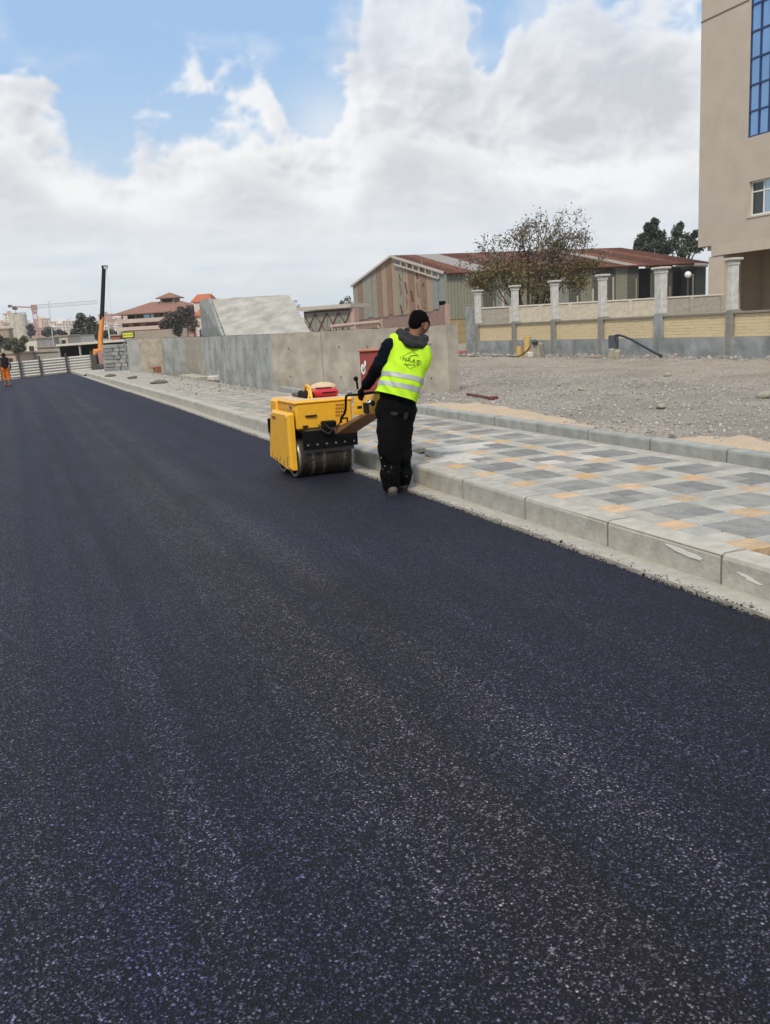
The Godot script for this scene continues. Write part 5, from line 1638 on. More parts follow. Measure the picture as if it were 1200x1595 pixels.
func crown_tree(called: String, label: String, cat: String, foot: Vector3, clumps: Array, trunk_r: float, cols: Array, leafs: float, per: int, group := "") -> void: # clumps: [centre, radii]
	var t := thing(called, label, cat, foot, group)
	var tb := MB.new()
	var mid := Vector3.ZERO
	for c in clumps: mid += c[0]
	mid /= clumps.size()
	tb.tube([foot - Vector3.UP * 0.2, foot.lerp(mid, 0.45) + Vector3(0.02, 0, 0.05), mid], [trunk_r, trunk_r * 0.8, trunk_r * 0.4], 8, false)
	for c in clumps:
		tb.tube([foot.lerp(mid, 0.5), foot.lerp(mid, 0.6).lerp(c[0], 0.55), c[0]], [trunk_r * 0.5, trunk_r * 0.3, trunk_r * 0.1], 5, false)
	part(t, "trunk", tb, M.bark)
	var mb := MB.new()
	for c in clumps:
		for k in per:
			var u := Vector3(rng.randfn(), rng.randfn(), rng.randfn()).normalized() * pow(rng.randf(), 0.45)
			u *= 0.8 + 0.4 * nz.get_noise_3dv(u * 3.0 + c[0])
			var col: Color = cols[rng.randi() % cols.size()]
			var q := rng.randf_range(0.7, 1.3)
			leaf(mb, c[0] + u * c[1], leafs * rng.randf_range(0.6, 1.3), Color(col.r * q, col.g * q, col.b * q))
	part(t, "crown", mb, M.leaf)
func pclumps(list: Array, d: float) -> Array: # [px, py, half width px, half height px]
	var o := []
	for q in list:
		var s := d / PF
		o.append([at(q[0], q[1], d + rng.randf_range(-0.3, 0.3) * q[2] * s), Vector3(q[2] * s, q[3] * s, q[2] * s)])
	return o
func build_trees() -> void:
	# the half bare tree behind the pillars
	var d := 41.0
	var foot := at(822, 505, d)
	foot.y = 0.2
	var t := thing("bare_tree", "half bare spreading tree with tufted twigs behind the white pillars", "tree", foot)
	var tb := MB.new(); var tips := []
	for q in [[800, 398, 0.055], [852, 372, 0.07], [772, 408, 0.055], [888, 402, 0.06], [825, 388, 0.06], [905, 402, 0.045], [760, 424, 0.04], [868, 408, 0.05], [788, 396, 0.05], [838, 382, 0.05], [880, 388, 0.045]]:
		var goal := at(q[0], q[1], d + rng.randf_range(-1.2, 1.2))
		var st := foot + Vector3(rng.randf_range(-0.2, 0.2), 0, rng.randf_range(-0.2, 0.2))
		var knee := st.lerp(goal, 0.45) + Vector3(0, 0.35, 0)
		tb.tube([st, st.lerp(knee, 0.5) + Vector3(rng.randfn(), 0, rng.randfn()) * 0.08, knee, knee.lerp(goal, 0.55)], [q[2] * 1.7, q[2] * 1.4, q[2], q[2] * 0.75], 6, false)
		var s0 := knee.lerp(goal, 0.55)
		for k in 3:
			limb(tb, s0 if k else knee, ((goal - knee).normalized() + Vector3(rng.randfn(), rng.randfn() * 0.4, rng.randfn()) * 0.35).normalized(), goal.distance_to(knee) * 0.5, q[2] * 0.55, 2, tips, 0.75, 0.10)
	part(t, "trunk", tb, M.bark)
	var lb := MB.new()
	for p in tips:
		var nl := 5 + rng.randi() % 4
		var q := rng.randf()
		var c := Color(0.15, 0.14, 0.11) if q < 0.5 else (Color(0.185, 0.165, 0.11) if q < 0.85 else Color(0.18, 0.13, 0.105))
		for k in nl:
			leaf(lb, p + Vector3(rng.randfn(), rng.randfn(), rng.randfn()) * 0.13, rng.randf_range(0.045, 0.095), c * rng.randf_range(0.75, 1.3))
	# olive haze of leaves low in the crown
	for q in [[790, 418, 34, 12], [830, 425, 45, 14], [880, 420, 34, 13], [760, 428, 24, 10], [915, 412, 22, 8], [800, 445, 30, 12], [850, 450, 28, 14], [745, 440, 14, 9], [868, 385, 12, 8], [900, 440, 20, 12]]:
		var cl = pclumps([q], d)[0]
		for k in 1000:
			var u := Vector3(rng.randfn(), rng.randfn(), rng.randfn()) * 0.55
			var g := rng.randf()
			var c := Color(0.17, 0.13, 0.055) if g < 0.45 else (Color(0.18, 0.105, 0.055) if g < 0.7 else Color(0.13, 0.14, 0.045))
			if q[0] == 868: c = Color(0.09, 0.12, 0.035)
			leaf(lb, cl[0] + u * cl[1], rng.randf_range(0.035, 0.085), c * rng.randf_range(0.7, 1.3))
	part(t, "crown", lb, M.leaf)
	# trees behind the building
	var dk := [Color(0.05, 0.066, 0.045), Color(0.07, 0.085, 0.055), Color(0.042, 0.053, 0.04)]
	crown_tree("dark_tree", "dark evergreen tree behind the warehouse roof, left of its paler neighbour", "tree", Vector3(at(1016, 420, 78).x, 0.2, at(1016, 420, 78).z), pclumps([[1016, 362, 14, 20], [1002, 374, 15, 14], [1028, 372, 14, 18], [1016, 385, 28, 14], [1020, 347, 8, 9], [1000, 388, 16, 10], [1036, 388, 16, 12], [1010, 355, 9, 10], [995, 384, 10, 14]], 78), 0.3, dk, 0.14, 900, "trees behind the warehouse")
	crown_tree("pale_tree", "looser grey-green tree next to the corner of the office building", "tree", Vector3(at(1062, 420, 82).x, 0.2, at(1062, 420, 82).z), pclumps([[1055, 362, 11, 14], [1072, 372, 14, 13], [1050, 378, 14, 14], [1088, 384, 12, 12], [1085, 364, 7, 7], [1068, 390, 22, 12], [1060, 352, 6, 8], [1042, 386, 10, 12], [1078, 382, 16, 12]], 82), 0.25, [Color(0.085, 0.11, 0.075), Color(0.06, 0.08, 0.055), Color(0.11, 0.13, 0.095)], 0.15, 560, "trees behind the warehouse")
	# left
	crown_tree("villa_tree", "dark purple-brown tree in front of the villa", "tree", at(280, 530, 98), pclumps([[268, 497, 17, 15], [285, 490, 16, 16], [297, 484, 9, 10], [258, 506, 15, 10], [282, 508, 18, 10], [300, 500, 8, 12]], 98), 0.25, [Color(0.11, 0.08, 0.073), Color(0.085, 0.075, 0.058), Color(0.135, 0.10, 0.088)], 0.16, 900)
	crown_tree("cypress_bush", "dark green bush standing before the block wall by the villa tree", "bush", at(279, 530, 84), pclumps([[278, 506, 8, 12], [277, 516, 10, 9], [282, 498, 6, 8]], 84), 0.1, [Color(0.055, 0.07, 0.04), Color(0.07, 0.075, 0.045)], 0.11, 700)
	crown_tree("sparse_tree", "sparse brown tree in front of the white house", "tree", at(303, 530, 86), pclumps([[302, 495, 7, 9], [306, 505, 8, 9], [300, 513, 6, 6]], 86), 0.08, [Color(0.12, 0.085, 0.075), Color(0.09, 0.065, 0.055)], 0.10, 150)
	crown_tree("tall_tree", "tall dark tree with pale trunk behind the shelter, left of the crane boom", "tree", at(132, 545, 116), pclumps([[126, 495, 9, 9], [140, 502, 12, 12], [122, 507, 10, 9], [148, 512, 10, 14], [134, 518, 18, 12], [118, 518, 10, 8], [152, 522, 10, 10], [170, 520, 14, 10]], 116), 0.3, [Color(0.085, 0.09, 0.065), Color(0.065, 0.07, 0.05), Color(0.11, 0.10, 0.08)], 0.2, 620)
	crown_tree("round_tree", "dark round tree behind the silo, nearest to it", "tree", at(48, 540, 200), pclumps([[47, 510, 7, 6], [49, 518, 8, 6]], 200), 0.3, [Color(0.08, 0.085, 0.075)], 0.3, 500, "round trees before the town")
	crown_tree("round_tree", "wide green tree in the middle of the gap before the town", "tree", at(75, 540, 190), pclumps([[76, 514, 9, 6], [71, 519, 8, 6], [82, 519, 7, 5]], 190), 0.3, [Color(0.085, 0.105, 0.065), Color(0.10, 0.115, 0.075)], 0.28, 520, "round trees before the town")
	crown_tree("round_tree", "lower dark tree right of the wide green one before the town", "tree", at(93, 540, 190), pclumps([[92, 517, 7, 5], [100, 520, 6, 5]], 190), 0.3, [Color(0.08, 0.09, 0.07)], 0.28, 420, "round trees before the town")
	crown_tree("olive_tree", "grey-green olive tree behind the far worker", "tree", at(31, 585, 72), pclumps([[30, 536, 9, 9], [38, 529, 7, 8], [22, 532, 8, 8], [26, 545, 9, 7], [12, 540, 8, 8], [36, 542, 6, 8]], 72), 0.07, [Color(0.12, 0.13, 0.08), Color(0.10, 0.11, 0.07), Color(0.15, 0.15, 0.10)], 0.10, 420)
	crown_tree("edge_bush", "dark bush at the left edge below the tan house", "bush", at(2, 560, 90), pclumps([[0, 528, 6, 10], [6, 537, 7, 7], [-8, 530, 8, 12]], 90), 0.1, [Color(0.06, 0.06, 0.045), Color(0.08, 0.08, 0.055)], 0.12, 400)
	crown_tree("thorn_bush", "thin twiggy bush over the gate roof beside the warehouse", "bush", at(541, 500, 52), pclumps([[541, 466, 8, 7], [533, 472, 6, 5], [546, 474, 7, 6]], 52), 0.04, [Color(0.11, 0.115, 0.10), Color(0.14, 0.14, 0.12)], 0.06, 150)
	crown_tree("twig_bush", "tiny twiggy shrub on the ridge behind the ramp slab", "bush", at(462, 490, 48), pclumps([[460, 470, 6, 5], [466, 478, 5, 5]], 48), 0.02, [Color(0.2, 0.19, 0.17)], 0.035, 70)

# ------------------------------------------------------------------ road roller
func build_roller() -> void:
	var t := thing("road_roller", "yellow walk-behind double drum roller with red engine standing on the fresh asphalt by the kerb", "road roller", Vector3(2.84, 0, -9.1))
	var R := 0.208
	for zc in [-8.87, -9.29]:
		var mb := MB.new()
		var o := Vector3(2.545, R + 0.001, zc)
		mb.lathe([[0.0, R - 0.03], [0.0, R - 0.008], [0.008, R], [0.577, R], [0.585, R - 0.008], [0.585, R - 0.03]], o, Vector3.RIGHT, 56)
		var dr := part(t, "drum", mb, M.drum)
		var rim := MB.new()
		rim.lathe([[-0.003, R - 0.028], [-0.003, R - 0.002], [0.012, R + 0.0015], [0.02, R + 0.001]], o, Vector3.RIGHT, 56)
		rim.lathe([[0.565, R + 0.001], [0.573, R + 0.0015], [0.588, R - 0.002], [0.588, R - 0.028]], o, Vector3.RIGHT, 56)
		part(dr, "rim", rim, M.steel)
		var hub := MB.new()
		hub.lathe([[0.03, 0.0], [0.03, R - 0.03]], o, Vector3.RIGHT, 40)
		hub.lathe([[0.03, R - 0.03], [0.0, R - 0.03]], o, Vector3.RIGHT, 40)
		hub.lathe([[0.555, R - 0.03], [0.555, 0.0]], o, Vector3.RIGHT, 40)
		hub.lathe([[-0.02, 0.0], [-0.02, 0.06], [0.03, 0.07]], o, Vector3.RIGHT, 24)
		hub.lathe([[0.555, 0.07], [0.60, 0.06], [0.60, 0.0]], o, Vector3.RIGHT, 24)
		part(dr, "hub", hub, M.black_matte)
	# black frame over the drums
	var fr := MB.new()
	fr.bspan(Vector3(2.585, 0.30, -8.625), Vector3(3.165, 0.475, -8.60), 0.006)
	fr.bspan(Vector3(2.585, 0.455, -9.47), Vector3(3.165, 0.485, -8.626), 0.004)
	fr.bspan(Vector3(3.137, 0.16, -9.42), Vector3(3.163, 0.455, -8.75), 0.004)
	fr.bspan(Vector3(3.14, 0.30, -8.75), Vector3(3.165, 0.455, -8.63), 0.004)
	fr.bspan(Vector3(2.51, 0.14, -9.38), Vector3(2.535, 0.48, -8.8), 0.004)
	fr.bspan(Vector3(2.53, 0.32, -9.50), Vector3(3.165, 0.47, -9.475), 0.006)
	part(t, "frame", fr, M.black)
	var sc := MB.new()
	sc.bspan(Vector3(2.60, 0.26, -8.64), Vector3(3.13, 0.30, -8.63), 0.003)
	sc.bspan(Vector3(2.62, 0.482, -8.66), Vector3(2.80, 0.492, -8.60), 0.002)
	part(t, "scraper", sc, M.dark_metal)
	for k in 6:
		var bm := MB.new()
		bm.cyl(Vector3(2.63 + k * 0.098, 0.345, -8.602), Vector3(2.63 + k * 0.098, 0.345, -8.59), 0.011, 0.011, 6)
		part(t, "bolt", bm, M.steel)
	# white marks stuck on the frame
	var wm := MB.new()
	for q in [[528, 669.5, 0.038, 0.034], [538.3, 669, 0.010, 0.034], [543.5, 668, 0.012, 0.016], [547, 667.5, 0.014, 0.008]]:
		var p := onz(q[0], q[1], -8.598)
		wm.box(Vector3(p.x, p.y, -8.5985), Vector3(q[2], q[3], 0.003))
	part(t, "sticker", wm, M.print_white)
	# hood
	var bd := MB.new()
	bd.bspan(Vector3(2.545, 0.49, -9.48), Vector3(3.15, 0.765, -8.665), 0.022)
	bd.bspan(Vector3(2.51, 0.47, -9.50), Vector3(2.56, 0.775, -9.26), 0.02)
	bd.bspan(Vector3(2.53, 0.745, -9.49), Vector3(3.16, 0.785, -8.655), 0.016)
	var body := part(t, "hood", bd, M.yellow)
	var dt := MB.new()
	dt.bspan(Vector3(2.56, 0.7845, -9.46), Vector3(3.13, 0.789, -8.68), 0.002)
	part(body, "dusty_top", dt, M.dust_top)
	var ly := MB.new() # stamped line of worn letters along the side
	for k in 9:
		var z := -9.22 + k * 0.058
		ly.box(Vector3(2.5435, 0.705, z), Vector3(0.004, 0.05, 0.02)); ly.box(Vector3(2.5435, 0.724 - 0.018 * (k % 3), z + 0.016), Vector3(0.004, 0.012, 0.03))
	part(body, "stamped_letters", ly, M.yellow_dirty)
	var sl := MB.new()
	var s0 := onz(476, 648.5, -8.66); var s1 := onz(493.5, 646.5, -8.66)
	sl.bspan(Vector3(s0.x, s0.y - 0.008, -8.668), Vector3(s1.x, s0.y + 0.008, -8.645), 0.003)
	part(body, "slot_handle", sl, M.black_matte)
	var la := onz(476, 664, -8.66); var lm := MB.new()
	lm.bspan(Vector3(la.x - 0.03, la.y - 0.006, -8.667), Vector3(la.x + 0.03, la.y + 0.006, -8.65), 0.002); lm.cyl(Vector3(la.x, la.y, -8.655), Vector3(la.x, la.y - 0.08, -8.65), 0.009, 0.009, 8)
	part(body, "latch", lm, M.black)
	var vm := MB.new()
	for r in 4:
		for k in 5:
			var p := onz(524.2 + k * 2.75, 631.0 + r * 5.4 - k * 0.15, -8.66)
			vm.bspan(Vector3(p.x - 0.0065, p.y - 0.012, -8.668), Vector3(p.x + 0.0065, p.y + 0.012, -8.6625), 0.001)
	part(body, "vent", vm, M.brown_print)
	# side guard over the drive
	var gd := MB.new()
	var pol := [Vector2(-8.655, 0.655), Vector2(-8.70, 0.675), Vector2(-9.27, 0.675), Vector2(-9.315, 0.64), Vector2(-9.47, 0.19), Vector2(-9.445, 0.145), Vector2(-8.76, 0.075), Vector2(-8.655, 0.10)]
	var inner := []
	var cen := Vector2(-9.05, 0.4)
	for q in pol: inner.append(q + (cen - q).normalized() * 0.035)
	for k in 8:
		var a: Vector2 = pol[k]; var b: Vector2 = pol[(k + 1) % 8]; var c: Vector2 = inner[(k + 1) % 8]; var d: Vector2 = inner[k]
		for w in [[Vector3(2.52, a.y, a.x), Vector3(2.52, b.y, b.x), Vector3(2.475, b.y, b.x), Vector3(2.475, a.y, a.x)], [Vector3(2.475, a.y, a.x), Vector3(2.475, b.y, b.x), Vector3(2.452, c.y, c.x), Vector3(2.452, d.y, d.x)]]:
			var mid := Vector3(2.55, 0.4, -9.1)
			if (w[1] - w[0]).cross(w[3] - w[0]).dot((w[0] + w[2]) * 0.5 - mid) < 0: gd.quad(w[3], w[2], w[1], w[0])
			else: gd.quad(w[0], w[1], w[2], w[3])
	for k in 6:
		var a: Vector2 = inner[0]; var b: Vector2 = inner[k + 1]; var c: Vector2 = inner[k + 2]
		var A := Vector3(2.452, a.y, a.x); var B := Vector3(2.452, b.y, b.x); var C := Vector3(2.452, c.y, c.x)
		if (B - A).cross(C - A).x > 0: gd.tri(A, C, B)
		else: gd.tri(A, B, C)
	var gp := part(t, "side_guard", gd, M.yellow)
	var lb := MB.new(); lb.box(Vector3(2.451, 0.60, -9.16), Vector3(0.004, 0.032, 0.14))
	for k in 6: lb.box(Vector3(2.4485, 0.60, -9.215 + k * 0.022), Vector3(0.003, 0.02, 0.012))
	part(gp, "label", lb, M.brown_print)
	var fl := MB.new()
	fl.bspan(Vector3(2.48, 0.40, -9.56), Vector3(2.56, 0.56, -9.52), 0.01); fl.bspan(Vector3(2.49, 0.25, -9.545), Vector3(2.53, 0.42, -9.52), 0.006)
	part(t, "front_bracket", fl, M.black)
	# black pivot block and handle arm
	var pv := MB.new()
	var pa := onz(500, 656, -8.64); var pb := onz(519, 674, -8.64)
	pv.bspan(Vector3(pa.x, pb.y - 0.02, -8.665), Vector3(pb.x + 0.02, pa.y, -8.56), 0.012)
	part(t, "pivot_block", pv, M.black)
	var x1 := 3.12
	var ar := MB.new()
	# the arm is a tapering steel channel that rises towards the grip end
	var e0 := Vector3(2.93, 0.62, -8.62); var e1 := Vector3(3.05, 0.72, -7.86)
	var tp := onz(552, 617, -8.55); var tq := onz(584, 612, -7.86)
	var bq := onz(577, 645, -7.95); var bp := onz(549, 647, -8.5)
	var W := Vector3(0.16, 0, 0)
	var T0 := Vector3(tp.x, tp.y, tp.z); var T1 := tq; var B1 := bq; var B0 := bp
	for s in [[T0, T1, B1, B0]]:
		var dx := Vector3(0.20, 0, 0.0)
		ar.quad(B0, B1, T1, T0)
		ar.quad(T0, T1, T1 + dx, T0 + dx)
		ar.quad(B0 + dx, B1 + dx, B1, B0)
		ar.quad(B1 + dx, B0 + dx, T0 + dx, T1 + dx)
		ar.quad(B1, B1 + dx, T1 + dx, T1)
		ar.quad(B0 + dx, B0, T0, T0 + dx)
	var arm := part(t, "handle_arm", ar, M.yellow)
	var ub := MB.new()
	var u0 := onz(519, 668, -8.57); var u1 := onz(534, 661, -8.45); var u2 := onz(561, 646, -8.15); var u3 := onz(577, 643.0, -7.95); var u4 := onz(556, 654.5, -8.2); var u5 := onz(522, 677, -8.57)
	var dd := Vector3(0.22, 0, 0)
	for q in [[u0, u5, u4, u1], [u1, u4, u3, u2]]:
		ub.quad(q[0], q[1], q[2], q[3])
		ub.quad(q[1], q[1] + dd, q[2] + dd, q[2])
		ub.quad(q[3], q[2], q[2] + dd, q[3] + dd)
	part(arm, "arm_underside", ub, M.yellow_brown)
	var ls := MB.new(); ls.bspan(onz(546, 655, -8.6), onz(551.5, 664, -8.56), 0.004)
	part(arm, "lock_strut", ls, M.yellow)
	var hb := MB.new()
	var tubep := []
	for q in [[562, 614.5, -8.0], [552, 615, -8.1], [543, 615, -8.2], [539.5, 617.5, -8.24], [539, 622, -8.26], [538.7, 637, -8.34], [537, 644, -8.38], [532, 651, -8.42], [531, 658, -8.45]]: tubep.append(onz(q[0], q[1], q[2]))
	hb.tube(tubep, 0.0125, 8)
	hb.tube([onz(531, 652, -8.42), onz(541, 651, -8.42), onz(542, 660, -8.44)], 0.010, 6)
	hb.tube([onz(562, 614.5, -8.0), onz(584, 611, -7.7), onz(596, 612, -7.62)], 0.0125, 8)
	part(t, "handlebar", hb, M.black)
	var gv := MB.new()
	gv.tube([onz(557.5, 606, -8.06), onz(556.5, 597, -8.06), onz(555, 591, -8.06)], 0.011, 8); gv.ball(onz(554.6, 590, -8.06), Vector3(0.024, 0.024, 0.024), 8, 12)
	part(t, "drive_lever", gv, M.black)
	var sw := MB.new()
	var w0 := onz(563, 627, -8.02); var w1 := onz(571, 643, -8.0)
	sw.bspan(Vector3(w0.x, w1.y, w1.z + 0.02), Vector3(w1.x, w0.y, w1.z + 0.09), 0.006)
	var kk := onz(557, 635, -8.05); sw.cyl(kk, kk + Vector3(0.04, 0.004, 0.02), 0.014, 0.016, 10)
	part(t, "control_box", sw, M.black_matte)
	var km := MB.new(); var kc := onz(576, 627, -7.85); km.ball(kc, Vector3(0.026, 0.026, 0.026), 8, 12)
	part(t, "throttle_knob", km, M.chrome)
	var k2 := MB.new(); k2.ball(onz(581, 628, -7.83), Vector3(0.024, 0.028, 0.024), 8, 12)
	part(t, "grip_knob", k2, M.black)
	# hoses, hinges and dried tar of a machine in use
	var ho := MB.new()
	ho.tube([onz(520, 668, -8.55), onz(512, 676, -8.53), onz(503, 671, -8.54), onz(497, 662, -8.6)], 0.009, 6)
	ho.tube([onz(531, 657, -8.45), onz(524, 666, -8.5), onz(514, 668, -8.53), onz(506, 660, -8.56)], 0.007, 6)
	part(t, "hydraulic_hose", ho, M.rubber)
	for q in [[0.62, -9.25], [0.62, -8.72], [0.17, -9.40], [0.13, -8.74]]:
		var bm := MB.new(); bm.cyl(Vector3(2.455, q[0], q[1]), Vector3(2.445, q[0], q[1]), 0.013, 0.012, 6)
		part(gp, "bolt", bm, M.yellow_dirty)
	var hn := MB.new()
	for z in [-9.36, -8.82]: hn.bspan(Vector3(2.535, 0.70, z - 0.03), Vector3(2.548, 0.73, z + 0.03), 0.003)
	part(body, "hinge", hn, M.dark_metal)
	var ta := MB.new()
	for q in 26: # spatters along the lower edge of the guard
		var z := -9.40 + 0.7 * rng.randf(); var y := 0.13 + 0.10 * pow(rng.randf(), 2.5) + 0.02 * absf(z + 9.0)
		var s := rng.randf_range(0.004, 0.014)
		ta.ball(Vector3(2.4525, y, z), Vector3(0.002, s * rng.randf_range(0.8, 2.2), s), 4, 7)
	for q in 40: # and crumbs baked on the drum and scraper
		var an := rng.randf_range(-0.4, 1.1); var s := rng.randf_range(0.004, 0.012)
		ta.ball(Vector3(2.57 + 0.53 * rng.randf(), R + R * sin(an), -8.87 + R * cos(an)), Vector3(s * 1.4, s, s * 0.5), 4, 6)
	part(t, "tar_spatter", ta, M.tar).set_meta("kind", "stuff")
	# engine
	var a := onz(491, 623.5, -8.86); var b := onz(527.5, 604, -8.86)
	var en := MB.new()
	en.bspan(Vector3(a.x, 0.788, -9.16), Vector3(b.x, b.y, -8.84), 0.03)
	var eng := part(t, "engine_cover", en, M.red)
	var rd := MB.new()
	rd.bspan(Vector3(a.x + 0.05, b.y - 0.004, -9.12), Vector3(b.x - 0.06, b.y + 0.012, -8.88), 0.006)
	rd.bspan(Vector3(a.x + 0.075, 0.828, -8.842), Vector3(b.x - 0.04, 0.845, -8.834), 0.003)
	part(eng, "recess", rd, M.black_matte)
	var el := MB.new(); el.bspan(Vector3(a.x - 0.10, 0.786, -9.14), Vector3(a.x + 0.004, b.y - 0.012, -8.88), 0.02)
	part(t, "engine_block", el, M.black_matte)
	var cap := MB.new()
	var c0 := onz(504, 603, -9.05)
	cap.ball(Vector3(c0.x, c0.y - 0.005, -9.06), Vector3(0.145, 0.06, 0.13), 8, 20)
	part(t, "air_filter", cap, M.dust_top)
	var lf := MB.new()
	var l0 := onz(478, 600, -8.92); var l1 := onz(486, 622, -8.82); var l2 := onz(475.5, 604, -8.95)
	lf.tube([Vector3(l2.x - 0.005, 0.79, -9.02), l2, l0, onz(483, 604, -8.86), l1], 0.016, 6)
	lf.tube([l0, onz(482, 612, -8.88), onz(481, 622, -8.86)], 0.012, 6)
	part(t, "lifting_eye", lf, M.yellow)
	var ex := MB.new()
	var x0 := onz(461, 615, -9.2)
	ex.bspan(Vector3(x0.x, 0.79, -9.36), Vector3(x0.x + 0.13, 0.83, -9.12), 0.01)
	part(t, "exhaust_guard", ex, M.dark_metal)

# ------------------------------------------------------------------ people: joints -> field -> skin
func sdf(mb: MB, bones: Array, cell: float, k: float, wrinkle := 0.0) -> void: # bones: [a, b, ra, rb, colour]
	var lo := Vector3.INF; var hi := -Vector3.INF
	for q in bones:
		var r: float = maxf(q[2], q[3]) + cell * 3
		lo = lo.min((q[0] as Vector3).min(q[1]) - Vector3.ONE * r); hi = hi.max((q[0] as Vector3).max(q[1]) + Vector3.ONE * r)
	var nx := int((hi.x - lo.x) / cell) + 2; var ny := int((hi.y - lo.y) / cell) + 2; var nzz := int((hi.z - lo.z) / cell) + 2
	var d := PackedFloat32Array(); d.resize(nx * ny * nzz); d.fill(9.0)
	var best := PackedFloat32Array(); best.resize(nx * ny * nzz); best.fill(99.0)
	var id := PackedByteArray(); id.resize(nx * ny * nzz)
	for bi in bones.size():
		var q: Array = bones[bi]
		var a: Vector3 = q[0]; var b: Vector3 = q[1]; var ra: float = q[2]; var rb: float = q[3]
		var r := maxf(ra, rb) + cell * 3 + k * 0.5
		var p0 := ((a.min(b) - Vector3.ONE * r) - lo) / cell; var p1 := ((a.max(b) + Vector3.ONE * r) - lo) / cell
		var ab := b - a; var l2 := maxf(ab.length_squared(), 1e-9)
		for z in range(maxi(0, int(p0.z)), mini(nzz, int(p1.z) + 1)):
			for y in range(maxi(0, int(p0.y)), mini(ny, int(p1.y) + 1)):
				var row := (z * ny + y) * nx
				for x in range(maxi(0, int(p0.x)), mini(nx, int(p1.x) + 1)):
					var p := lo + Vector3(x, y, z) * cell - a
					var t := clampf(p.dot(ab) / l2, 0, 1)
					var e := (p - ab * t).length() - (ra + (rb - ra) * t)
					var i := row + x
					if e < best[i]: best[i] = e; id[i] = bi
					var o := d[i]
					var h := clampf(0.5 + 0.5 * (o - e) / k, 0, 1)
					d[i] = o + (e - o) * h - k * h * (1 - h)
	if wrinkle > 0:
		for z in nzz:
			for y in ny:
				for x in nx:
					var i := (z * ny + y) * nx + x
					if absf(d[i]) < cell * 4:
						var p := lo + Vector3(x, y, z) * cell
						d[i] += wrinkle * (nz.get_noise_3d(p.x * 7, p.y * 11, p.z * 7) + 0.6 * nz.get_noise_3d(p.x * 17 + 9, p.y * 22, p.z * 17))
	var vi := {}
	var first := mb.v.size()
	var sx := 1; var sy := nx; var sz := nx * ny
	var offs := [0, sx, sy, sx + sy, sz, sx + sz, sy + sz, sx + sy + sz]
	var edges := [[0, 1], [2, 3], [4, 5], [6, 7], [0, 2], [1, 3], [4, 6], [5, 7], [0, 4], [1, 5], [2, 6], [3, 7]]
	for z in nzz - 1:
		for y in ny - 1:
			for x in nx - 1:
				var i := (z * ny + y) * nx + x
				if absf(d[i]) > cell * 2.5: continue
				var m := 0
				for c in 8:
					if d[i + offs[c]] < 0: m += 1
				if m == 0 or m == 8: continue
				var s := Vector3.ZERO; var n := 0
				for ed in edges:
					var va := d[i + offs[ed[0]]]; var vb := d[i + offs[ed[1]]]
					if (va < 0) != (vb < 0):
						var t := va / (va - vb)
						var ca := Vector3(ed[0] & 1, (ed[0] >> 1) & 1, ed[0] >> 2); var cc := Vector3(ed[1] & 1, (ed[1] >> 1) & 1, ed[1] >> 2)
						s += ca.lerp(cc, t); n += 1
				mb.col = bones[id[i]][4]
				vi[i] = mb.vert(lo + (Vector3(x, y, z) + s / n) * cell, Vector3.UP)
	for i in vi:
		for ax in 3:
			var st: int = [sx, sy, sz][ax]; var s1: int = [sy, sz, sx][ax]; var s2: int = [sz, sx, sy][ax]
			var a := d[i]; var b := d[i + st]
			if (a < 0) == (b < 0): continue
			if not (vi.has(i - s1) and vi.has(i - s2) and vi.has(i - s1 - s2)): continue
			var q := [vi[i], vi[i - s1], vi[i - s1 - s2], vi[i - s2]]
			if a < 0: mb.squad(q[0], q[1], q[2], q[3])
			else: mb.squad(q[0], q[3], q[2], q[1])
	mb.col = Color(1, 1, 1)

func hand_bones(wrist: Vector3, dir: Vector3, palm_n: Vector3, s: float, c: Color, curl: float) -> Array: # dir along the hand, palm_n out of the palm
	var side := dir.cross(palm_n).normalized()
	var o := []
	var knuck := wrist + dir * 0.085 * s
	for k in 4:
		var off := side * (0.028 - 0.0187 * k) * s
		o.append([wrist + off * 0.6, knuck + off, 0.015 * s, 0.012 * s, c])
		var len: float = [0.036, 0.042, 0.04, 0.031][k] * s
		var d := dir
		var p := knuck + off
		for j in 3:
			d = (d * cos(curl) + palm_n * sin(curl)).normalized()
			var q: Vector3 = p + d * len * [1.0, 0.7, 0.55][j]
			o.append([p, q, (0.0098 - 0.0008 * j) * s, (0.0092 - 0.0009 * j) * s, c])
			p = q
	var tb := wrist + dir * 0.025 * s + side * 0.026 * s
	var t1 := tb + (dir * 0.5 + side * 0.8 + palm_n * 0.25).normalized() * 0.042 * s
	var t2 := t1 + (dir * 0.7 + palm_n * 0.65).normalized() * 0.03 * s
	var t3 := t2 + (dir * 0.6 - side * 0.25 + palm_n * 0.75).normalized() * 0.024 * s
	o.append([tb, t1, 0.013 * s, 0.0105 * s, c]); o.append([t1, t2, 0.0102 * s, 0.0095 * s, c]); o.append([t2, t3, 0.0095 * s, 0.008 * s, c])
	return o

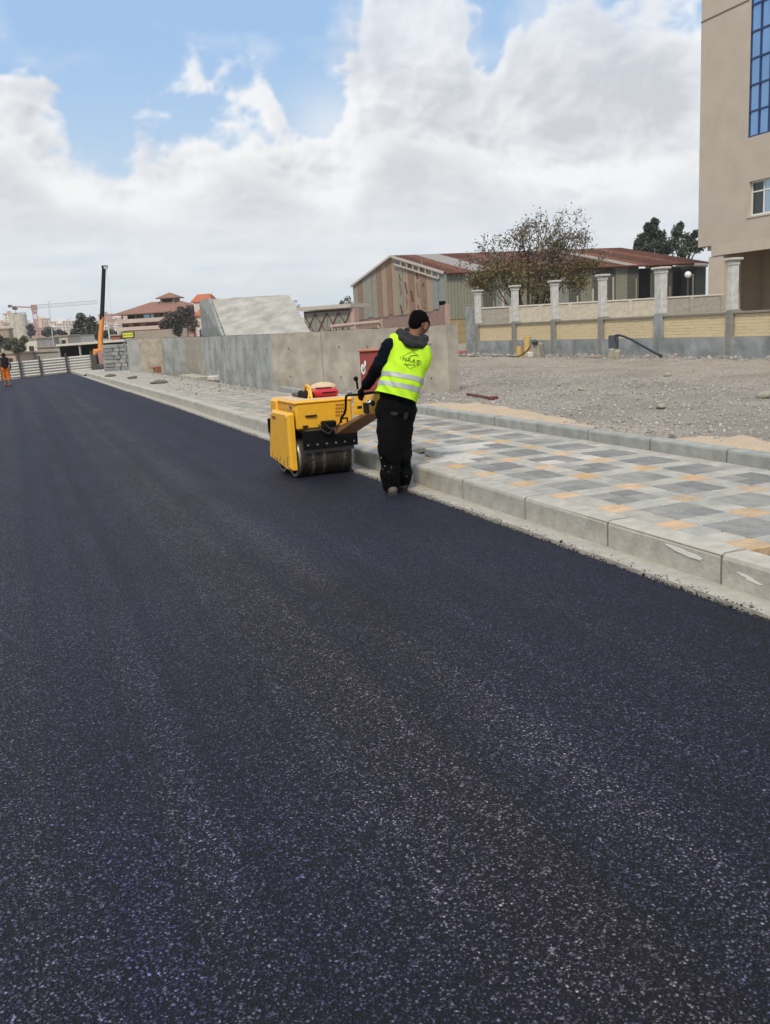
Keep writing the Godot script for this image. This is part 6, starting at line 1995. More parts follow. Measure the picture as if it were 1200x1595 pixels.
func vest_rings() -> Array: # [left px, left py, right px, right py, depth of middle, half thickness]
	return [
		[586, 611, 649, 627.5, 7.93, 0.150], [589.5, 600, 653.5, 613, 7.93, 0.150], [594, 587, 657.5, 599, 7.93, 0.146], [598.5, 574, 661.5, 585, 7.935, 0.143],
		[605.0, 563, 668.5, 572, 7.94, 0.143], [606.5, 550, 672, 560, 7.95, 0.140], [606.5, 538, 671, 548, 7.955, 0.130], [607, 527, 668, 540, 7.965, 0.105],
		[609, 521.5, 664, 536, 7.975, 0.075], [617, 519, 659, 530.5, 7.985, 0.05], [626, 519.5, 655, 527.5, 7.99, 0.03]]
func ring_at(R: Array, t: float) -> Array:
	var i := clampi(int(t), 0, R.size() - 2)
	var f := t - i
	var o := []
	var p: Array = R[maxi(i - 1, 0)]; var a: Array = R[i]; var b: Array = R[i + 1]; var q: Array = R[mini(i + 2, R.size() - 1)]
	for k in 6: o.append(cubic_interpolate(a[k], b[k], p[k], q[k], f))
	return o
func ring_point(r: Array, s: float, grow: float) -> Vector3: # s round the ring, 0 at the right side, a quarter at the back
	var L := at(r[0], r[1], r[4]); var Rr := at(r[2], r[3], r[4])
	var c := (L + Rr) * 0.5; var x := (Rr - L) * 0.5
	var z := -(cb.z.slide(x.normalized())).normalized() * -1.0
	var ca := cos(s * TAU); var sa := sin(s * TAU)
	var e := 0.78
	var px := signf(ca) * pow(absf(ca), e); var pz := signf(sa) * pow(absf(sa), e)
	var dirn := (x.normalized() * px + z * pz).normalized()
	return c + x * px + z * pz * r[5] + dirn * grow
func vest_fold(p: Vector3, t: float) -> float:
	var f := 0.013 * nz.get_noise_3d(p.x * 5.0, p.y * 3.0, p.z * 5.0) + 0.008 * nz.get_noise_3d(p.x * 14, p.y * 7, p.z * 14)
	# slack folds run down from the right shoulder and bunch above the hem
	f += 0.006 * sin(p.x * 55 + p.y * 28 + 3.0 * nz.get_noise_3d(p.x * 4, p.y * 4, p.z)) * smoothstep(4.5, 0.5, t)
	return f
func vest_band(t0: float, t1: float, grow: float, nu: int, nvv: int, R: Array) -> MB:
	var mb := MB.new()
	for j in nvv + 1:
		var t := lerpf(t0, t1, float(j) / nvv)
		var r := ring_at(R, t)
		for i in nu + 1:
			var p := ring_point(r, float(i) / nu, 0.0)
			p = ring_point(r, float(i) / nu, grow + vest_fold(p, t))
			mb.vert(p, Vector3.UP)
			if i and j: mb.squad((j - 1) * (nu + 1) + i - 1, j * (nu + 1) + i - 1, j * (nu + 1) + i, (j - 1) * (nu + 1) + i)
	mb.smooth_normals()
	# orient outwards
	var c := Vector3.ZERO
	for p in mb.v: c += p
	c /= mb.v.size()
	var s := 0.0
	for i in mb.v.size(): s += mb.n[i].dot(mb.v[i] - c)
	if s < 0:
		for k in range(0, mb.ix.size(), 3):
			var tt := mb.ix[k + 1]; mb.ix[k + 1] = mb.ix[k + 2]; mb.ix[k + 2] = tt
		for i in mb.n.size(): mb.n[i] = -mb.n[i]
	return mb
func vest_back(px: float, py: float, R: Array, lift: float) -> Vector3: # the point of the vest's back seen at that pixel, walked along the ray until it meets the cloth
	var bt := 4.0; var bs := 0.25; var bd := 1e9
	for pass_ in 3:
		var st: float = [0.5, 0.08, 0.015][pass_]; var ss: float = [0.04, 0.006, 0.001][pass_]
		var ct := bt; var cs := bs
		for a in range(-7, 8):
			for b in range(-7, 8):
				var t := clampf(ct + a * st, 0.3, 9.0); var s := clampf(cs + b * ss, 0.02, 0.48)
				var q := (ring_point(ring_at(R, t), s, 0) - EYE) * cb
				var e := Vector2(600 + PF * q.x / -q.z - px, 797.5 - PF * q.y / -q.z - py).length_squared()
				if e < bd: bd = e; bt = t; bs = s
	var r := ring_at(R, bt)
	var p := ring_point(r, bs, 0)
	p = ring_point(r, bs, vest_fold(p, bt))
	return p - dirpx(px, py).normalized() * lift

func build_worker() -> void:
	var fL := at(608, 768, 7.95)
	var t := thing("person", "person in neon yellow vest and black trousers leaning to the yellow roller handle", "person", Vector3(3.02, 0, -7.3))
	var navy := Color(0.007, 0.009, 0.018); var black := Color(0.0045, 0.0045, 0.0055); var skin := Color(0.27, 0.145, 0.095)
	var fw := Vector3(0.37, 0, -0.93)
	var hipL := at(605, 640, 7.95); var hipR := at(629, 642, 8.0)
	var kneeL := at(607, 704, 7.92); var kneeR := at(624, 700, 8.06)
	var ankL := at(611, 757, 8.0); var ankR := at(628, 750, 8.22)
	ankL.y = 0.09; ankR.y = 0.09
	var bones := []
	bones.append([hipL, hipR, 0.105, 0.108, black])
	bones.append([hipL + Vector3(0, 0.03, 0), kneeL, 0.108, 0.092, black]); bones.append([hipR + Vector3(0, 0.03, 0), kneeR, 0.110, 0.090, black])
	bones.append([kneeL, kneeL.lerp(ankL, 0.55), 0.092, 0.078, black]); bones.append([kneeR, kneeR.lerp(ankR, 0.55), 0.090, 0.078, black])
	bones.append([kneeL.lerp(ankL, 0.55), ankL + Vector3(0, 0.02, 0), 0.078, 0.070, black]); bones.append([kneeR.lerp(ankR, 0.55), ankR + Vector3(0, 0.02, 0), 0.078, 0.070, black])
	# slack of the trouser leg behind the right knee, and bunched cuffs
	bones.append([at(632, 713, 7.98), at(630, 709, 8.05), 0.052, 0.06, black])
	bones.append([at(630, 738, 8.1), at(627, 750, 8.2), 0.075, 0.066, black]); bones.append([at(607, 742, 7.97), at(609, 757, 8.0), 0.078, 0.068, black])
	bones.append([at(605, 671, 7.9), at(606, 690, 7.9), 0.095, 0.09, black])
	# trunk
	var waist := at(619, 612, 7.94)
	var chL := at(625, 565, 7.95); var chR := at(647, 570, 7.96)
	var shL := at(607, 540, 7.93); var shR := at(660, 551, 7.97)
	var nb := at(641, 530, 7.99)
	bones.append([at(611, 632, 7.96), at(625, 634, 7.97), 0.115, 0.115, black])
	bones.append([at(612, 611, 7.94), at(627, 613, 7.95), 0.105, 0.105, black])
	bones.append([at(612, 611, 7.94), chL, 0.10, 0.105, navy]); bones.append([at(630, 613, 7.95), chR, 0.10, 0.105, navy])
	bones.append([chL, at(626, 540, 7.97), 0.10, 0.075, navy]); bones.append([chR, at(650, 546, 7.98), 0.10, 0.075, navy])
	bones.append([shL, nb, 0.062, 0.06, navy]); bones.append([nb, shR, 0.06, 0.06, navy])
	# left arm down to the handlebar
	var elL := at(590.5, 572, 7.98); var wrL := at(571, 600, 8.28)
	bones.append([shL, elL, 0.070, 0.060, navy]); bones.append([elL, wrL, 0.062, 0.046, black])
	# right arm reaches forward to the grip, hidden by the trunk
	var elR := at(646, 590, 8.22); var wrR := at(626, 612, 8.40)
	bones.append([shR, elR, 0.06, 0.055, navy]); bones.append([elR, wrR, 0.055, 0.042, black])
	# neck
	bones.append([nb, at(649, 511, 8.03), 0.060, 0.056, skin])
	var mb := MB.new()
	sdf(mb, bones, 0.0105, 0.035, 0.013)
	# head, turned to the right and bowed
	var hc := at(653.5, 503.5, 8.03)
	var look := (Vector3(0.37, 0, -0.93) * 0.85 + Vector3(0.93, 0, 0.37) * 0.45 + Vector3(0, -0.62, 0)).normalized()
	var hup := (Vector3.UP - look * look.y).normalized(); hup = (hup + Vector3(0.2, 0, 0.08)).normalized()
	var hs := look.cross(hup).normalized(); hup = hs.cross(look).normalized()
	var hb := []
	hb.append([hc - look * 0.03, hc + look * 0.03, 0.083, 0.080, skin])
	hb.append([hc + look * 0.035 - hup * 0.03, hc + look * 0.045 - hup * 0.085, 0.066, 0.046, skin])
	hb.append([hc + look * 0.06 - hup * 0.10 - hs * 0.012, hc + look * 0.06 - hup * 0.10 + hs * 0.012, 0.03, 0.03, skin])
	hb.append([hc + look * 0.09 - hup * 0.01, hc + look * 0.112 - hup * 0.042, 0.010, 0.015, skin]) # nose
	hb.append([hc + look * 0.075 + hup * 0.012 - hs * 0.03, hc + look * 0.075 + hup * 0.012 + hs * 0.03, 0.016, 0.016, skin]) # brow
	hb.append([hc + look * 0.085 - hup * 0.068 - hs * 0.016, hc + look * 0.085 - hup * 0.068 + hs * 0.016, 0.012, 0.012, Color(0.22, 0.10, 0.075)]) # mouth
	for sg in [-1.0, 1.0]:
		hb.append([hc + hs * 0.082 * sg - hup * 0.005 - look * 0.012, hc + hs * 0.084 * sg - hup * 0.05 - look * 0.004, 0.015, 0.011, skin])
		hb.append([hc + look * 0.072 - hup * 0.006 + hs * 0.030 * sg, hc + look * 0.074 - hup * 0.006 + hs * 0.034 * sg, 0.014, 0.014, skin])
	hb.append([hc - hup * 0.06 - look * 0.02, nb.lerp(hc, 0.35), 0.058, 0.060, skin])
	sdf(mb, hb, 0.004, 0.018)
	# hands
	var hd := (at(562, 609, 8.36) - wrL).normalized()
	var glove := Color(0.010, 0.010, 0.011)
	sdf(mb, hand_bones(wrL + hd * 0.015, hd, (Vector3(0.2, -1.0, -0.1) - hd * hd.dot(Vector3(0.2, -1.0, -0.1))).normalized(), 1.0, glove, 0.62), 0.004, 0.012)
	var hd2 := (at(604, 612, 8.45) - wrR).normalized()
	sdf(mb, hand_bones(wrR + hd2 * 0.015, hd2, (Vector3(0.1, -1.0, -0.1) - hd2 * hd2.dot(Vector3(0.1, -1.0, -0.1))).normalized(), 1.0, glove, 0.62), 0.004, 0.012)
	mb.smooth_normals()
	part(t, "body", mb, M.cloth)
	# hair
	var hm := MB.new()
	var hv := []
	hv.append([hc - look * 0.034 + hup * 0.012, hc + look * 0.024 + hup * 0.016, 0.0855, 0.082, Color.WHITE])
	hv.append([hc - look * 0.046 - hup * 0.03, hc - look * 0.04 + hup * 0.02, 0.066, 0.074, Color.WHITE])
	hv.append([hc - look * 0.062 - hup * 0.062, hc - look * 0.055 - hup * 0.03, 0.042, 0.05, Color.WHITE])
	sdf(hm, hv, 0.005, 0.02, 0.010)
	hm.smooth_normals()
	part(t, "hair", hm, M.hair)
	# vest
	var R := vest_rings()
	var ve := vest_band(0.0, 10.0, 0.0, 72, 60, R)
	var vest := part(t, "vest", ve, M.vest)
	part(vest, "reflective_band", vest_band(2.02, 2.54, 0.0035, 72, 5, R), M.band)
	part(vest, "reflective_band", vest_band(0.93, 1.47, 0.0035, 72, 5, R), M.band)
	# hem and neck piping
	part(vest, "hem", vest_band(-0.0, 0.13, 0.004, 72, 2, R), M.vest)
	# printed emblem: a diamond outline, a swoosh, the name and a small line under it
	var ink := MB.new()
	var stroke := func(pts: Array, w: float) -> void:
		for k in pts.size() - 1:
			var a: Vector2 = pts[k]; var b: Vector2 = pts[k + 1]
			var nn := (b - a).orthogonal().normalized() * w * 0.5
			var q := [a - nn, b - nn, b + nn, a + nn]
			var P := []
			for z in q: P.append(vest_back(z.x, z.y, R, 0.005))
			var nrm: Vector3 = ((P[1] as Vector3) - P[0]).cross(P[3] - P[0])
			if nrm.dot(cb.z) < 0: ink.quad(P[3], P[2], P[1], P[0])
			else: ink.quad(P[0], P[1], P[2], P[3])
	var C := func(x: float, y: float) -> Vector2: return Vector2(540 + x / 7.5, 480 + y / 7.5)
	stroke.call([C.call(640, 600), C.call(622, 580), C.call(695, 541), C.call(768, 503), C.call(812, 533), C.call(850, 565)], 0.55)
	stroke.call([C.call(672, 648), C.call(738, 708), C.call(800, 684), C.call(884, 655), C.call(862, 618)], 0.55)
	stroke.call([C.call(722, 588), C.call(740, 566), C.call(768, 552), C.call(800, 549), C.call(826, 556)], 0.9)
	# letters N A A S along a slanted line
	var L := func(u: float, v: float) -> Vector2: return C.call(652 + u * 206 + v * 14, 612 + u * 46 - v * 44)
	stroke.call([L.call(0.0, 0), L.call(0.03, 1), L.call(0.17, 0.05), L.call(0.20, 1)], 1.1)
	stroke.call([L.call(0.25, 0), L.call(0.36, 1), L.call(0.46, 0)], 1.1); stroke.call([L.call(0.3, 0.35), L.call(0.43, 0.35)], 0.9)
	stroke.call([L.call(0.51, 0), L.call(0.62, 1), L.call(0.72, 0)], 1.1); stroke.call([L.call(0.56, 0.35), L.call(0.69, 0.35)], 0.9)
	stroke.call([L.call(0.98, 0.92), L.call(0.82, 0.95), L.call(0.79, 0.68), L.call(0.95, 0.45), L.call(0.96, 0.12), L.call(0.78, 0.05)], 1.1)
	for q in [[680, 649, 716, 660, 1.0], [722, 655, 745, 663, 1.2], [750, 660, 772, 664, 0.9], [776, 656, 806, 670, 1.2], [700, 668, 730, 668, 0.5], [830, 660, 850, 664, 0.5]]:
		stroke.call([C.call(q[0], q[1]), C.call(q[2], q[3])], q[4])
	part(vest, "emblem", ink, M.ink)
	# grey hood lying on the shoulders
	var hoodb := []
	var g := Color.WHITE
	var hp := [[621, 520, 7.95], [627, 528, 7.86], [636, 534, 7.81], [646, 538, 7.80], [655, 538.5, 7.84], [662, 535.5, 7.92]]
	for k in hp.size() - 1:
		hoodb.append([at(hp[k][0], hp[k][1], hp[k][2]), at(hp[k + 1][0], hp[k + 1][1], hp[k + 1][2]), 0.030, 0.030, g])
	var h2 := [[625, 517, 7.98], [633, 524, 7.88], [644, 529, 7.85], [655, 531, 7.88], [661, 528, 7.97]]
	for k in h2.size() - 1:
		hoodb.append([at(h2[k][0], h2[k][1], h2[k][2]), at(h2[k + 1][0], h2[k + 1][1], h2[k + 1][2]), 0.036, 0.036, g])
	hoodb.append([at(634, 514.5, 7.99), at(655, 524, 7.99), 0.028, 0.028, g])
	var hdm := MB.new(); sdf(hdm, hoodb, 0.007, 0.014, 0.012); hdm.smooth_normals()
	part(t, "hood", hdm, M.hood)
	# shoes
	for s in [[ankL, -0.06], [ankR, 0.10]]:
		var an: Vector3 = s[0]
		var f := fw.rotated(Vector3.UP, -s[1])
		var heel := Vector3(an.x, 0.045, an.z) - f * 0.05
		var sb := []
		sb.append([heel, heel + f * 0.15, 0.040, 0.042, g]); sb.append([heel + f * 0.13, heel + f * 0.23 - Vector3(0, 0.008, 0), 0.042, 0.034, g]); sb.append([heel + f * 0.02, heel + f * 0.03 + Vector3(0, 0.05, 0), 0.038, 0.042, g])
		var sm := MB.new(); sdf(sm, sb, 0.006, 0.02); sm.smooth_normals()
		for i in sm.v.size(): sm.v[i].y = maxf(sm.v[i].y, 0.008)
		var sh := part(t, "shoe", sm, M.shoe)
		var so := MB.new()
		so.prism(PackedVector2Array([Vector2(-0.042, -0.055), Vector2(0.042, -0.055), Vector2(0.046, 0.1), Vector2(0.044, 0.21), Vector2(0.02, 0.265), Vector2(-0.02, 0.265), Vector2(-0.044, 0.21), Vector2(-0.046, 0.1)]), Vector3(heel.x, 0.001, heel.z) + f * 0.01, Vector3(-f.z, 0, f.x), f, Vector3(0, 0.022, 0))
		part(sh, "sole", so, M.shoe_dark)
	# pale dust marks on the seat and mortar splashes on the left leg
	var dm := MB.new()
	for q in [[615, 644, 7.5, 4.5, 0.3], [632.5, 648, 4.5, 8.0, -0.3]]:
		dust_patch(dm, q, bones, 0.035)
	part(t, "seat_dust", dm, mat(Color(0.016, 0.016, 0.016), 0.95))
	var d2 := MB.new()
	for q in [[593.5, 713, 1.7, 2.0, 0], [600, 726, 1.8, 1.2, 0.4], [597, 731, 1.0, 1.2, 0], [610, 728, 1.0, 1.8, 0.2], [606, 735, 0.8, 1.4, 0], [588, 679, 1.6, 0.8, 0], [607, 761, 1.0, 1.6, 0], [634, 742, 1.4, 0.8, -0.4]]:
		dust_patch(d2, q, bones, 0.035)
	part(t, "mortar_splash", d2, mat(Color(0.16, 0.16, 0.165), 0.9))

func field(p: Vector3, bones: Array, k: float) -> float:
	var d := 9.0
	for q in bones:
		var a: Vector3 = q[0]; var ab: Vector3 = q[1] - q[0]
		var t := clampf((p - a).dot(ab) / maxf(ab.length_squared(), 1e-9), 0, 1)
		var e := (p - a - ab * t).length() - lerpf(q[2], q[3], t)
		var h := clampf(0.5 + 0.5 * (d - e) / k, 0, 1)
		d = d + (e - d) * h - k * h * (1 - h)
	return d
func dust_patch(mb: MB, q: Array, bones: Array, k: float) -> void: # an irregular blotch laid on the cloth: [px, py, half width, half height, slant]
	var ring := []
	var n := 12
	for i in n + 1:
		var an := TAU * i / n
		var rr := 0.0 if i == n else 0.75 + 0.5 * nz.get_noise_2d(cos(an) * 1.3 + q[0], sin(an) * 1.3 + q[1])
		var px: float = q[0] + cos(an) * q[2] * rr + sin(an) * q[3] * rr * q[4]; var py: float = q[1] + sin(an) * q[3] * rr
		var d := dirpx(px, py).normalized()
		var p := EYE + d * 7.2
		for s in 60:
			var e := field(p, bones, k)
			if e < 0.012 or e > 1.5: break
			p += d * (e - 0.009)
		if field(p, bones, k) > 0.03: return
		ring.append(p)
	for i in n:
		var a: Vector3 = ring[n]; var b: Vector3 = ring[i]; var c: Vector3 = ring[(i + 1) % n]
		if (b - a).cross(c - a).dot(cb.z) < 0: mb.tri(a, c, b)
		else: mb.tri(a, b, c)

func build_far_worker() -> void:
	var z := -46.0
	var foot := onz(12.5, 604, z); foot.y = G(foot.x, z) + 0.004
	var t := thing("person", "far off person in black vest and orange trousers at the road's left edge", "person", foot)
	var S := 1.52 / 1.72
	var r := Vector3(1, 0, 0); var f := Vector3(0, 0, -1)
	var P := func(x: float, y: float, zz: float) -> Vector3: return foot + Vector3(x, y, -zz) * S
	var org := Color(0.62, 0.17, 0.03); var blk := Color(0.02, 0.018, 0.02); var skin := Color(0.22, 0.12, 0.085); var dk := Color(0.03, 0.02, 0.02); var red := Color(0.30, 0.04, 0.03); var gr := Color(0.16, 0.15, 0.15)
	var b := []
	b.append([P.call(-0.08, 0.92, 0), P.call(0.08, 0.92, 0), 0.125, 0.125, org])
	b.append([P.call(-0.09, 0.9, 0), P.call(-0.10, 0.5, 0.06), 0.11, 0.085, org]); b.append([P.call(0.09, 0.9, 0), P.call(0.11, 0.5, -0.02), 0.11, 0.085, org])
	b.append([P.call(-0.10, 0.5, 0.06), P.call(-0.09, 0.36, 0.02), 0.08, 0.075, org]); b.append([P.call(0.11, 0.5, -0.02), P.call(0.12, 0.38, -0.08), 0.08, 0.075, org])
	b.append([P.call(-0.09, 0.34, 0.02), P.call(-0.08, 0.1, -0.02), 0.055, 0.045, gr]); b.append([P.call(0.12, 0.36, -0.08), P.call(0.13, 0.1, -0.18), 0.055, 0.045, gr])
	b.append([P.call(-0.08, 0.06, -0.05), P.call(-0.08, 0.05, 0.15), 0.055, 0.05, red]); b.append([P.call(0.13, 0.06, -0.2), P.call(0.13, 0.05, 0.0), 0.055, 0.05, red])
	b.append([P.call(0, 1.02, 0), P.call(0, 1.36, 0.03), 0.16, 0.17, blk]); b.append([P.call(-0.15, 1.42, 0.03), P.call(0.15, 1.42, 0.03), 0.08, 0.08, blk])
	b.append([P.call(-0.19, 1.42, 0.03), P.call(-0.24, 1.14, 0.0), 0.055, 0.048, skin]); b.append([P.call(-0.24, 1.14, 0), P.call(-0.2, 0.92, 0.12), 0.045, 0.036, skin])
	b.append([P.call(0.19, 1.42, 0.03), P.call(0.26, 1.15, 0.0), 0.055, 0.048, skin]); b.append([P.call(0.26, 1.15, 0), P.call(0.27, 0.95, 0.14), 0.045, 0.036, skin])
	b.append([P.call(0, 1.46, 0.03), P.call(0, 1.56, 0.05), 0.055, 0.055, skin]); b.append([P.call(0, 1.62, 0.06), P.call(0, 1.66, 0.06), 0.092, 0.092, dk])
	b.append([P.call(0, 1.58, 0.10), P.call(0, 1.6, 0.12), 0.06, 0.06, skin])
	var mb := MB.new()
	sdf(mb, b, 0.022, 0.03)
	for sg in [[-1.0, P.call(-0.2, 0.92, 0.12)], [1.0, P.call(0.27, 0.95, 0.14)]]:
		sdf(mb, hand_bones(sg[1], Vector3(0, -0.92, -0.38), Vector3(-sg[0], 0, 0), 0.95, skin, 0.3), 0.008, 0.012)
	mb.smooth_normals()
	part(t, "body", mb, M.cloth)

# ------------------------------------------------------------------ small things
func build_small_things() -> void:
	# red cabinet behind the worker's arm
	var c := thing("hydrant_cabinet", "dark red metal cabinet with a white mark standing in front of the concrete wall", "cabinet", ony(572, 612, 0.25))
	var d := 15.6
	var a := at(560, 548, d); var b := at(594, 545, d)
	var dv := (b - a); dv.y = 0; var w := dv.length(); dv = dv.normalized(); var out := Vector3(-dv.z, 0, dv.x)
	if out.dot(cb.z) < 0: out = -out
	var bs := Basis(dv, Vector3.UP, out)
	var mid := (a + b) * 0.5
	var topy := mid.y
	var bm := MB.new(); bm.bbox(Vector3(mid.x, topy - 0.36, mid.z) - out * 0.14, Vector3(w, 0.70, 0.28), 0.012, bs)
	part(c, "box", bm, M.cabinet)
	var lm := MB.new(); lm.bbox(Vector3(mid.x, topy + 0.01, mid.z) - out * 0.13, Vector3(w + 0.05, 0.035, 0.34), 0.008, bs)
	part(c, "lid", lm, M.cabinet_lid)
	var lg := MB.new()
	for s in [-0.4, 0.4]: lg.box(Vector3(mid.x, (topy - 0.70) * 0.5 + 0.1, mid.z) + dv * w * s - out * 0.14, Vector3(0.05, topy - 0.70, 0.05), bs)
	part(c, "leg", lg, M.cabinet)
	var wm := MB.new()
	for q in [[566.2, 575, 4.2, 9.5, 0.0], [569, 566, 1.6, 5.0, 0.0]]:
		var pts := PackedVector2Array()
		for i in 14:
			var an := TAU * i / 14
			var rr := 0.85 + 0.3 * nz.get_noise_2d(cos(an) * 2 + 7, sin(an) * 2)
			pts.append(Vector2(cos(an) * q[2], sin(an) * q[3]) * rr * d / PF)
		var ce := at(q[0], q[1], d)
		var loc := (ce - mid).dot(dv)
		wm.prism(pts, Vector3(mid.x, ce.y, mid.z) + dv * loc + out * 0.001, dv, Vector3.UP, out * (0.004 if q[2] > 2 else 0.006))
	part(c, "white_mark", wm, M.print_white)
	var im := MB.new()
	for q in [[565.5, 570, 566.5, 580], [566.5, 580, 569, 572], [564, 577, 567, 574], [566, 566, 568, 569]]:
		var p := at(q[0], q[1], d); var p2 := at(q[2], q[3], d)
		var A := Vector3(mid.x, p.y, mid.z) + dv * (p - mid).dot(dv) + out * 0.009; var B := Vector3(mid.x, p2.y, mid.z) + dv * (p2 - mid).dot(dv) + out * 0.009
		im.cyl(A, B, 0.008, 0.008, 5)
	part(c, "figure_print", im, M.teal)
	# yellow pipes, capped by a cement collar, and the concrete blocks by the fence wall
	for q in [[822, 525, 553, 5.4, "taller yellow pipe standing upright against the blue-grey plinth"], [809.5, 539, 553, 4.8, "short yellow pipe stub left of the taller one"]]:
		var foot := onx(q[0], q[2], 15.9); foot.y = yard_h(foot.x, foot.z) - 0.02
		var tp := onx(q[0], q[1], 15.9)
		var mb := MB.new(); var r: float = q[3] * 31.0 / PF
		mb.cyl(foot, Vector3(foot.x, tp.y, foot.z), r, r, 18, false)
		mb.cyl(Vector3(foot.x, tp.y, foot.z), Vector3(foot.x, tp.y - 0.02, foot.z), r * 0.85, r * 0.85, 18)
		single("yellow_pipe", mb, M.pipe_yellow, q[4], "pipe", foot, "yellow pipes by the fence wall")
	var k := 0
	for q in [[837, 534, 559, 19, "large rough concrete block beside the yellow pipes", 1], [953, 543, 560, 11, "rough concrete block under the dark junction box", 2], [962, 545, 560, 9, "paler concrete block right of the one under the junction box", 3], [826, 548, 560, 12, "pale concrete footing in front of the taller yellow pipe", 4]]:
		var foot := onx(q[0], q[2], 15.75 - 0.1 * k); foot.y = yard_h(foot.x, foot.z) - 0.03
		var tp := onx(q[0], q[1], 15.75 - 0.1 * k)
		var h := tp.y - foot.y
		var mb := MB.new(); var s: float = q[3] * 29.0 / PF
		mb.bbox(foot + Vector3(0, h * 0.5, 0), Vector3(s * 0.9, h, s), 0.04, Basis(Vector3.UP, 0.4 + 0.3 * k))
		for i in mb.v.size():
			mb.v[i] += Vector3(1, 0.6, 1) * 0.05 * nz.get_noise_3d(mb.v[i].x * 4, mb.v[i].y * 4, mb.v[i].z * 4)
			var e := (mb.v[i].y - foot.y) / h
			mb.v[i].x = lerpf(mb.v[i].x, foot.x, 0.18 * e); mb.v[i].z = lerpf(mb.v[i].z, foot.z, 0.18 * e)
		single("concrete_block", mb, M.block if k < 3 else M.cream_cap, q[4], "concrete block", foot, "concrete lumps along the fence wall")
		k += 1
	# junction box and blue hose
	var j0 := onx(956, 543, 15.95); var j1 := onx(956, 522, 15.95)
	var jm := MB.new(); jm.bbox((j0 + j1) * 0.5, Vector3(0.18, j1.y - j0.y, 0.27), 0.015)
	single("junction_box", jm, M.slate, "dark slate junction box standing on a concrete block by the plinth", "box", Vector3(j0.x, j0.y, j0.z))
	var hm := MB.new(); var hp := []
	for q in [[958, 523], [964, 522], [972, 524], [984, 529], [998, 537], [1012, 545], [1024, 551.5], [1031, 554.5]]: hp.append(onx(q[0], q[1], 15.85))
	hm.tube(hp, 0.032, 8)
	single("blue_hose", hm, M.hose_blue, "thick dark blue hose arching from the junction box down to the ground", "hose", hp[-1])
	var h2 := MB.new(); var p2 := []
	for q in [[834, 533], [828, 537], [822, 546], [816, 551], [806, 558], [795, 562], [770, 566], [740, 568], [712, 571]]: p2.append(onx(q[0], q[1], 15.6))
	for i in range(4, p2.size()): p2[i].y = yard_h(p2[i].x, p2[i].z) + 0.02
	h2.tube(p2, 0.022, 6)
	h2.ball(p2[0], Vector3(0.09, 0.08, 0.12), 6, 8)
	single("thin_hose", h2, M.hose_dark, "thin dark hose trailing from the concrete block across the yard to the wall end", "hose", p2[6])
	var vm := MB.new(); var vp := onx(833, 532, 15.6); vm.bbox(vp + Vector3(0, 0.02, -0.1), Vector3(0.1, 0.12, 0.3), 0.02)
	single("valve", vm, M.teal, "greenish valve lying on top of the large concrete block", "valve", vp)
	# red bar and bits lying on the yard
	var rb := MB.new(); var r0 := ony(728, 612.5, 0.27); var r1 := ony(768, 620, 0.27)
	r0.y = yard_h(r0.x, r0.z) + 0.03; r1.y = yard_h(r1.x, r1.z) + 0.03
	rb.cyl(r0, r1, 0.022, 0.022, 6); rb.bbox(r1, Vector3(0.16, 0.06, 0.1), 0.01)
	single("red_bar", rb, M.maroon, "dark red bar lying on the gravel just right of the concrete wall", "bar", r0)
	var bw := MB.new(); var b0 := ony(712, 552, 0.25); bw.bbox(Vector3(b0.x, 0.32, b0.z), Vector3(1.4, 0.14, 0.8), 0.02)
	single("red_pallet", bw, M.terracotta, "low reddish pallet on the ground in the gap between the walls", "pallet", Vector3(b0.x, 0.25, b0.z))
	var pl := MB.new(); var pq := onx(925, 559, 15.7); pq.y = yard_h(pq.x, pq.z) + 0.03; pl.bbox(pq, Vector3(0.12, 0.05, 0.75), 0.01)
	single("plank", pl, M.sheet_tan, "short pale plank lying at the foot of the fence wall", "plank", pq)
	# terracotta crate at the foot of the far wall
	var t0 := onz(246, 581, -40.2); t0.y = G(5.0, -40) + 0.19
	var tm := MB.new(); tm.bbox(t0 + Vector3(0, 0.13, 0), Vector3(0.26, 0.26, 0.25), 0.02, Basis(Vector3.UP, 0.4)); tm.bbox(t0 + Vector3(-0.16, 0.22, 0.02), Vector3(0.2, 0.06, 0.25), 0.02, Basis(Vector3.UP, 0.4))
	single("terracotta_box", tm, M.terracotta, "small terracotta box at the foot of the far concrete panels", "box", t0)
	# rubble left on the pavement
	for q in [[172, 587, 0.16, "dark grey rubble lump on the far pavement, the one nearest the road end"], [206, 591, 0.13, "low grey rubble lump on the far pavement, between the other two"], [247, 600, 0.2, "dark rubble lump on the far pavement, nearest of the three"]]:
		var p := ony(q[0], q[1], 0.1); p.y = G(3.6, p.z) + 0.19
		var mb := MB.new(); mb.ball(p + Vector3(0, 0.03, 0), Vector3(q[2] * 1.5, 0.06, q[2]), 5, 9)
		for i in mb.v.size(): mb.v[i] += Vector3.ONE * 0.06 * nz.get_noise_3dv(mb.v[i] * 6.0)
		mb.smooth_normals()
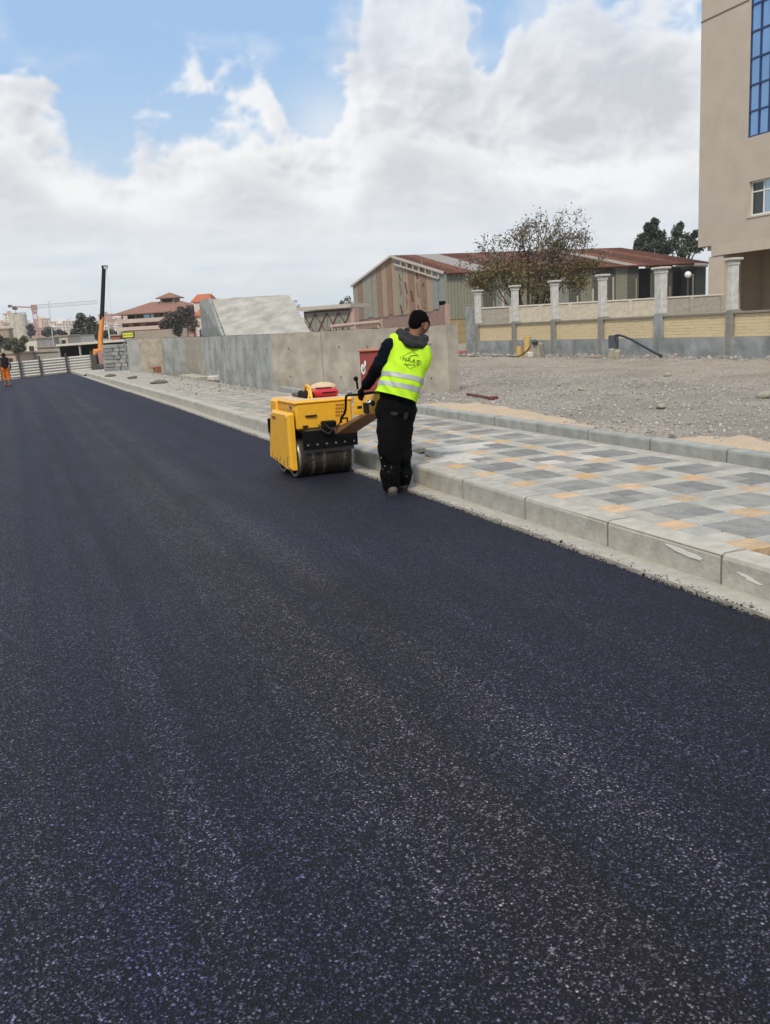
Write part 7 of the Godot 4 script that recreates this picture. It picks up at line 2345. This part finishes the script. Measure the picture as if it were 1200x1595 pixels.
		single("rubble_lump", mb, M.bed, q[3], "rubble", p, "rubble lumps on the far pavement")
	for q in [[316, 582, 0.22, 0.14, "pale broken slab leaning at the foot of the blue-grey wall panels"], [345, 595, 0.35, 0.16, "pale loose kerb block lying beside the wall footing"]]:
		var p := ony(q[0], q[1], 0.1); p.y = G(5.0, p.z) + 0.185
		var mb := MB.new(); mb.bbox(p + Vector3(0, q[3] * 0.5, 0), Vector3(q[2] * 2.0, q[3], 0.5), 0.03, Basis(Vector3.UP, 0.15))
		single("broken_slab", mb, M.cream_cap, q[4], "concrete slab", p)
	# globe lamp behind the cream wall
	var gp := at(1072, 428, 39.5)
	var gl := thing("globe_lamp", "white globe lamp on a thin post behind the cream wall", "lamp", Vector3(gp.x, 0.2, gp.z))
	var gm := MB.new(); gm.ball(gp, Vector3(0.15, 0.15, 0.15), 12, 18)
	part(gl, "globe", gm, M.white_globe)
	var po := MB.new(); po.cyl(Vector3(gp.x, 0.2, gp.z), Vector3(gp.x, gp.y - 0.13, gp.z), 0.05, 0.04, 8)
	part(gl, "post", po, M.dark_metal)
	# loose stones resting on the yard, big enough to tell apart
	for q in [[1040, 585, 0.09], [905, 606, 0.07], [745, 598, 0.05], [1030, 634, 0.08], [990, 592, 0.05], [870, 600, 0.05], [1190, 618, 0.12]]:
		var p := ony(q[0], q[1], 0.25); p.y = yard_h(p.x, p.z)
		var mb := MB.new(); mb.ball(p + Vector3(0, q[2] * 0.4, 0), Vector3(0.9, 0.5, 0.75) * q[2], 5, 8)
		for i in mb.v.size(): mb.v[i] += Vector3.ONE * q[2] * 0.5 * nz.get_noise_3dv(mb.v[i] * 9.0)
		mb.smooth_normals()
		var where: String = {1040: "in the pale track before the fence wall, right of the hose", 905: "mid yard, left of centre", 745: "just right of the concrete wall end", 1030: "in the coarse gravel near the rear kerb", 990: "in the pale track below the junction box", 870: "on the edge of the pale track below the yellow pipes", 1190: "largest, at the right edge of the yard"}[q[0]]
		single("loose_stone", mb, M.block, "loose grey stone " + where, "stone", p, "single stones on the yard")
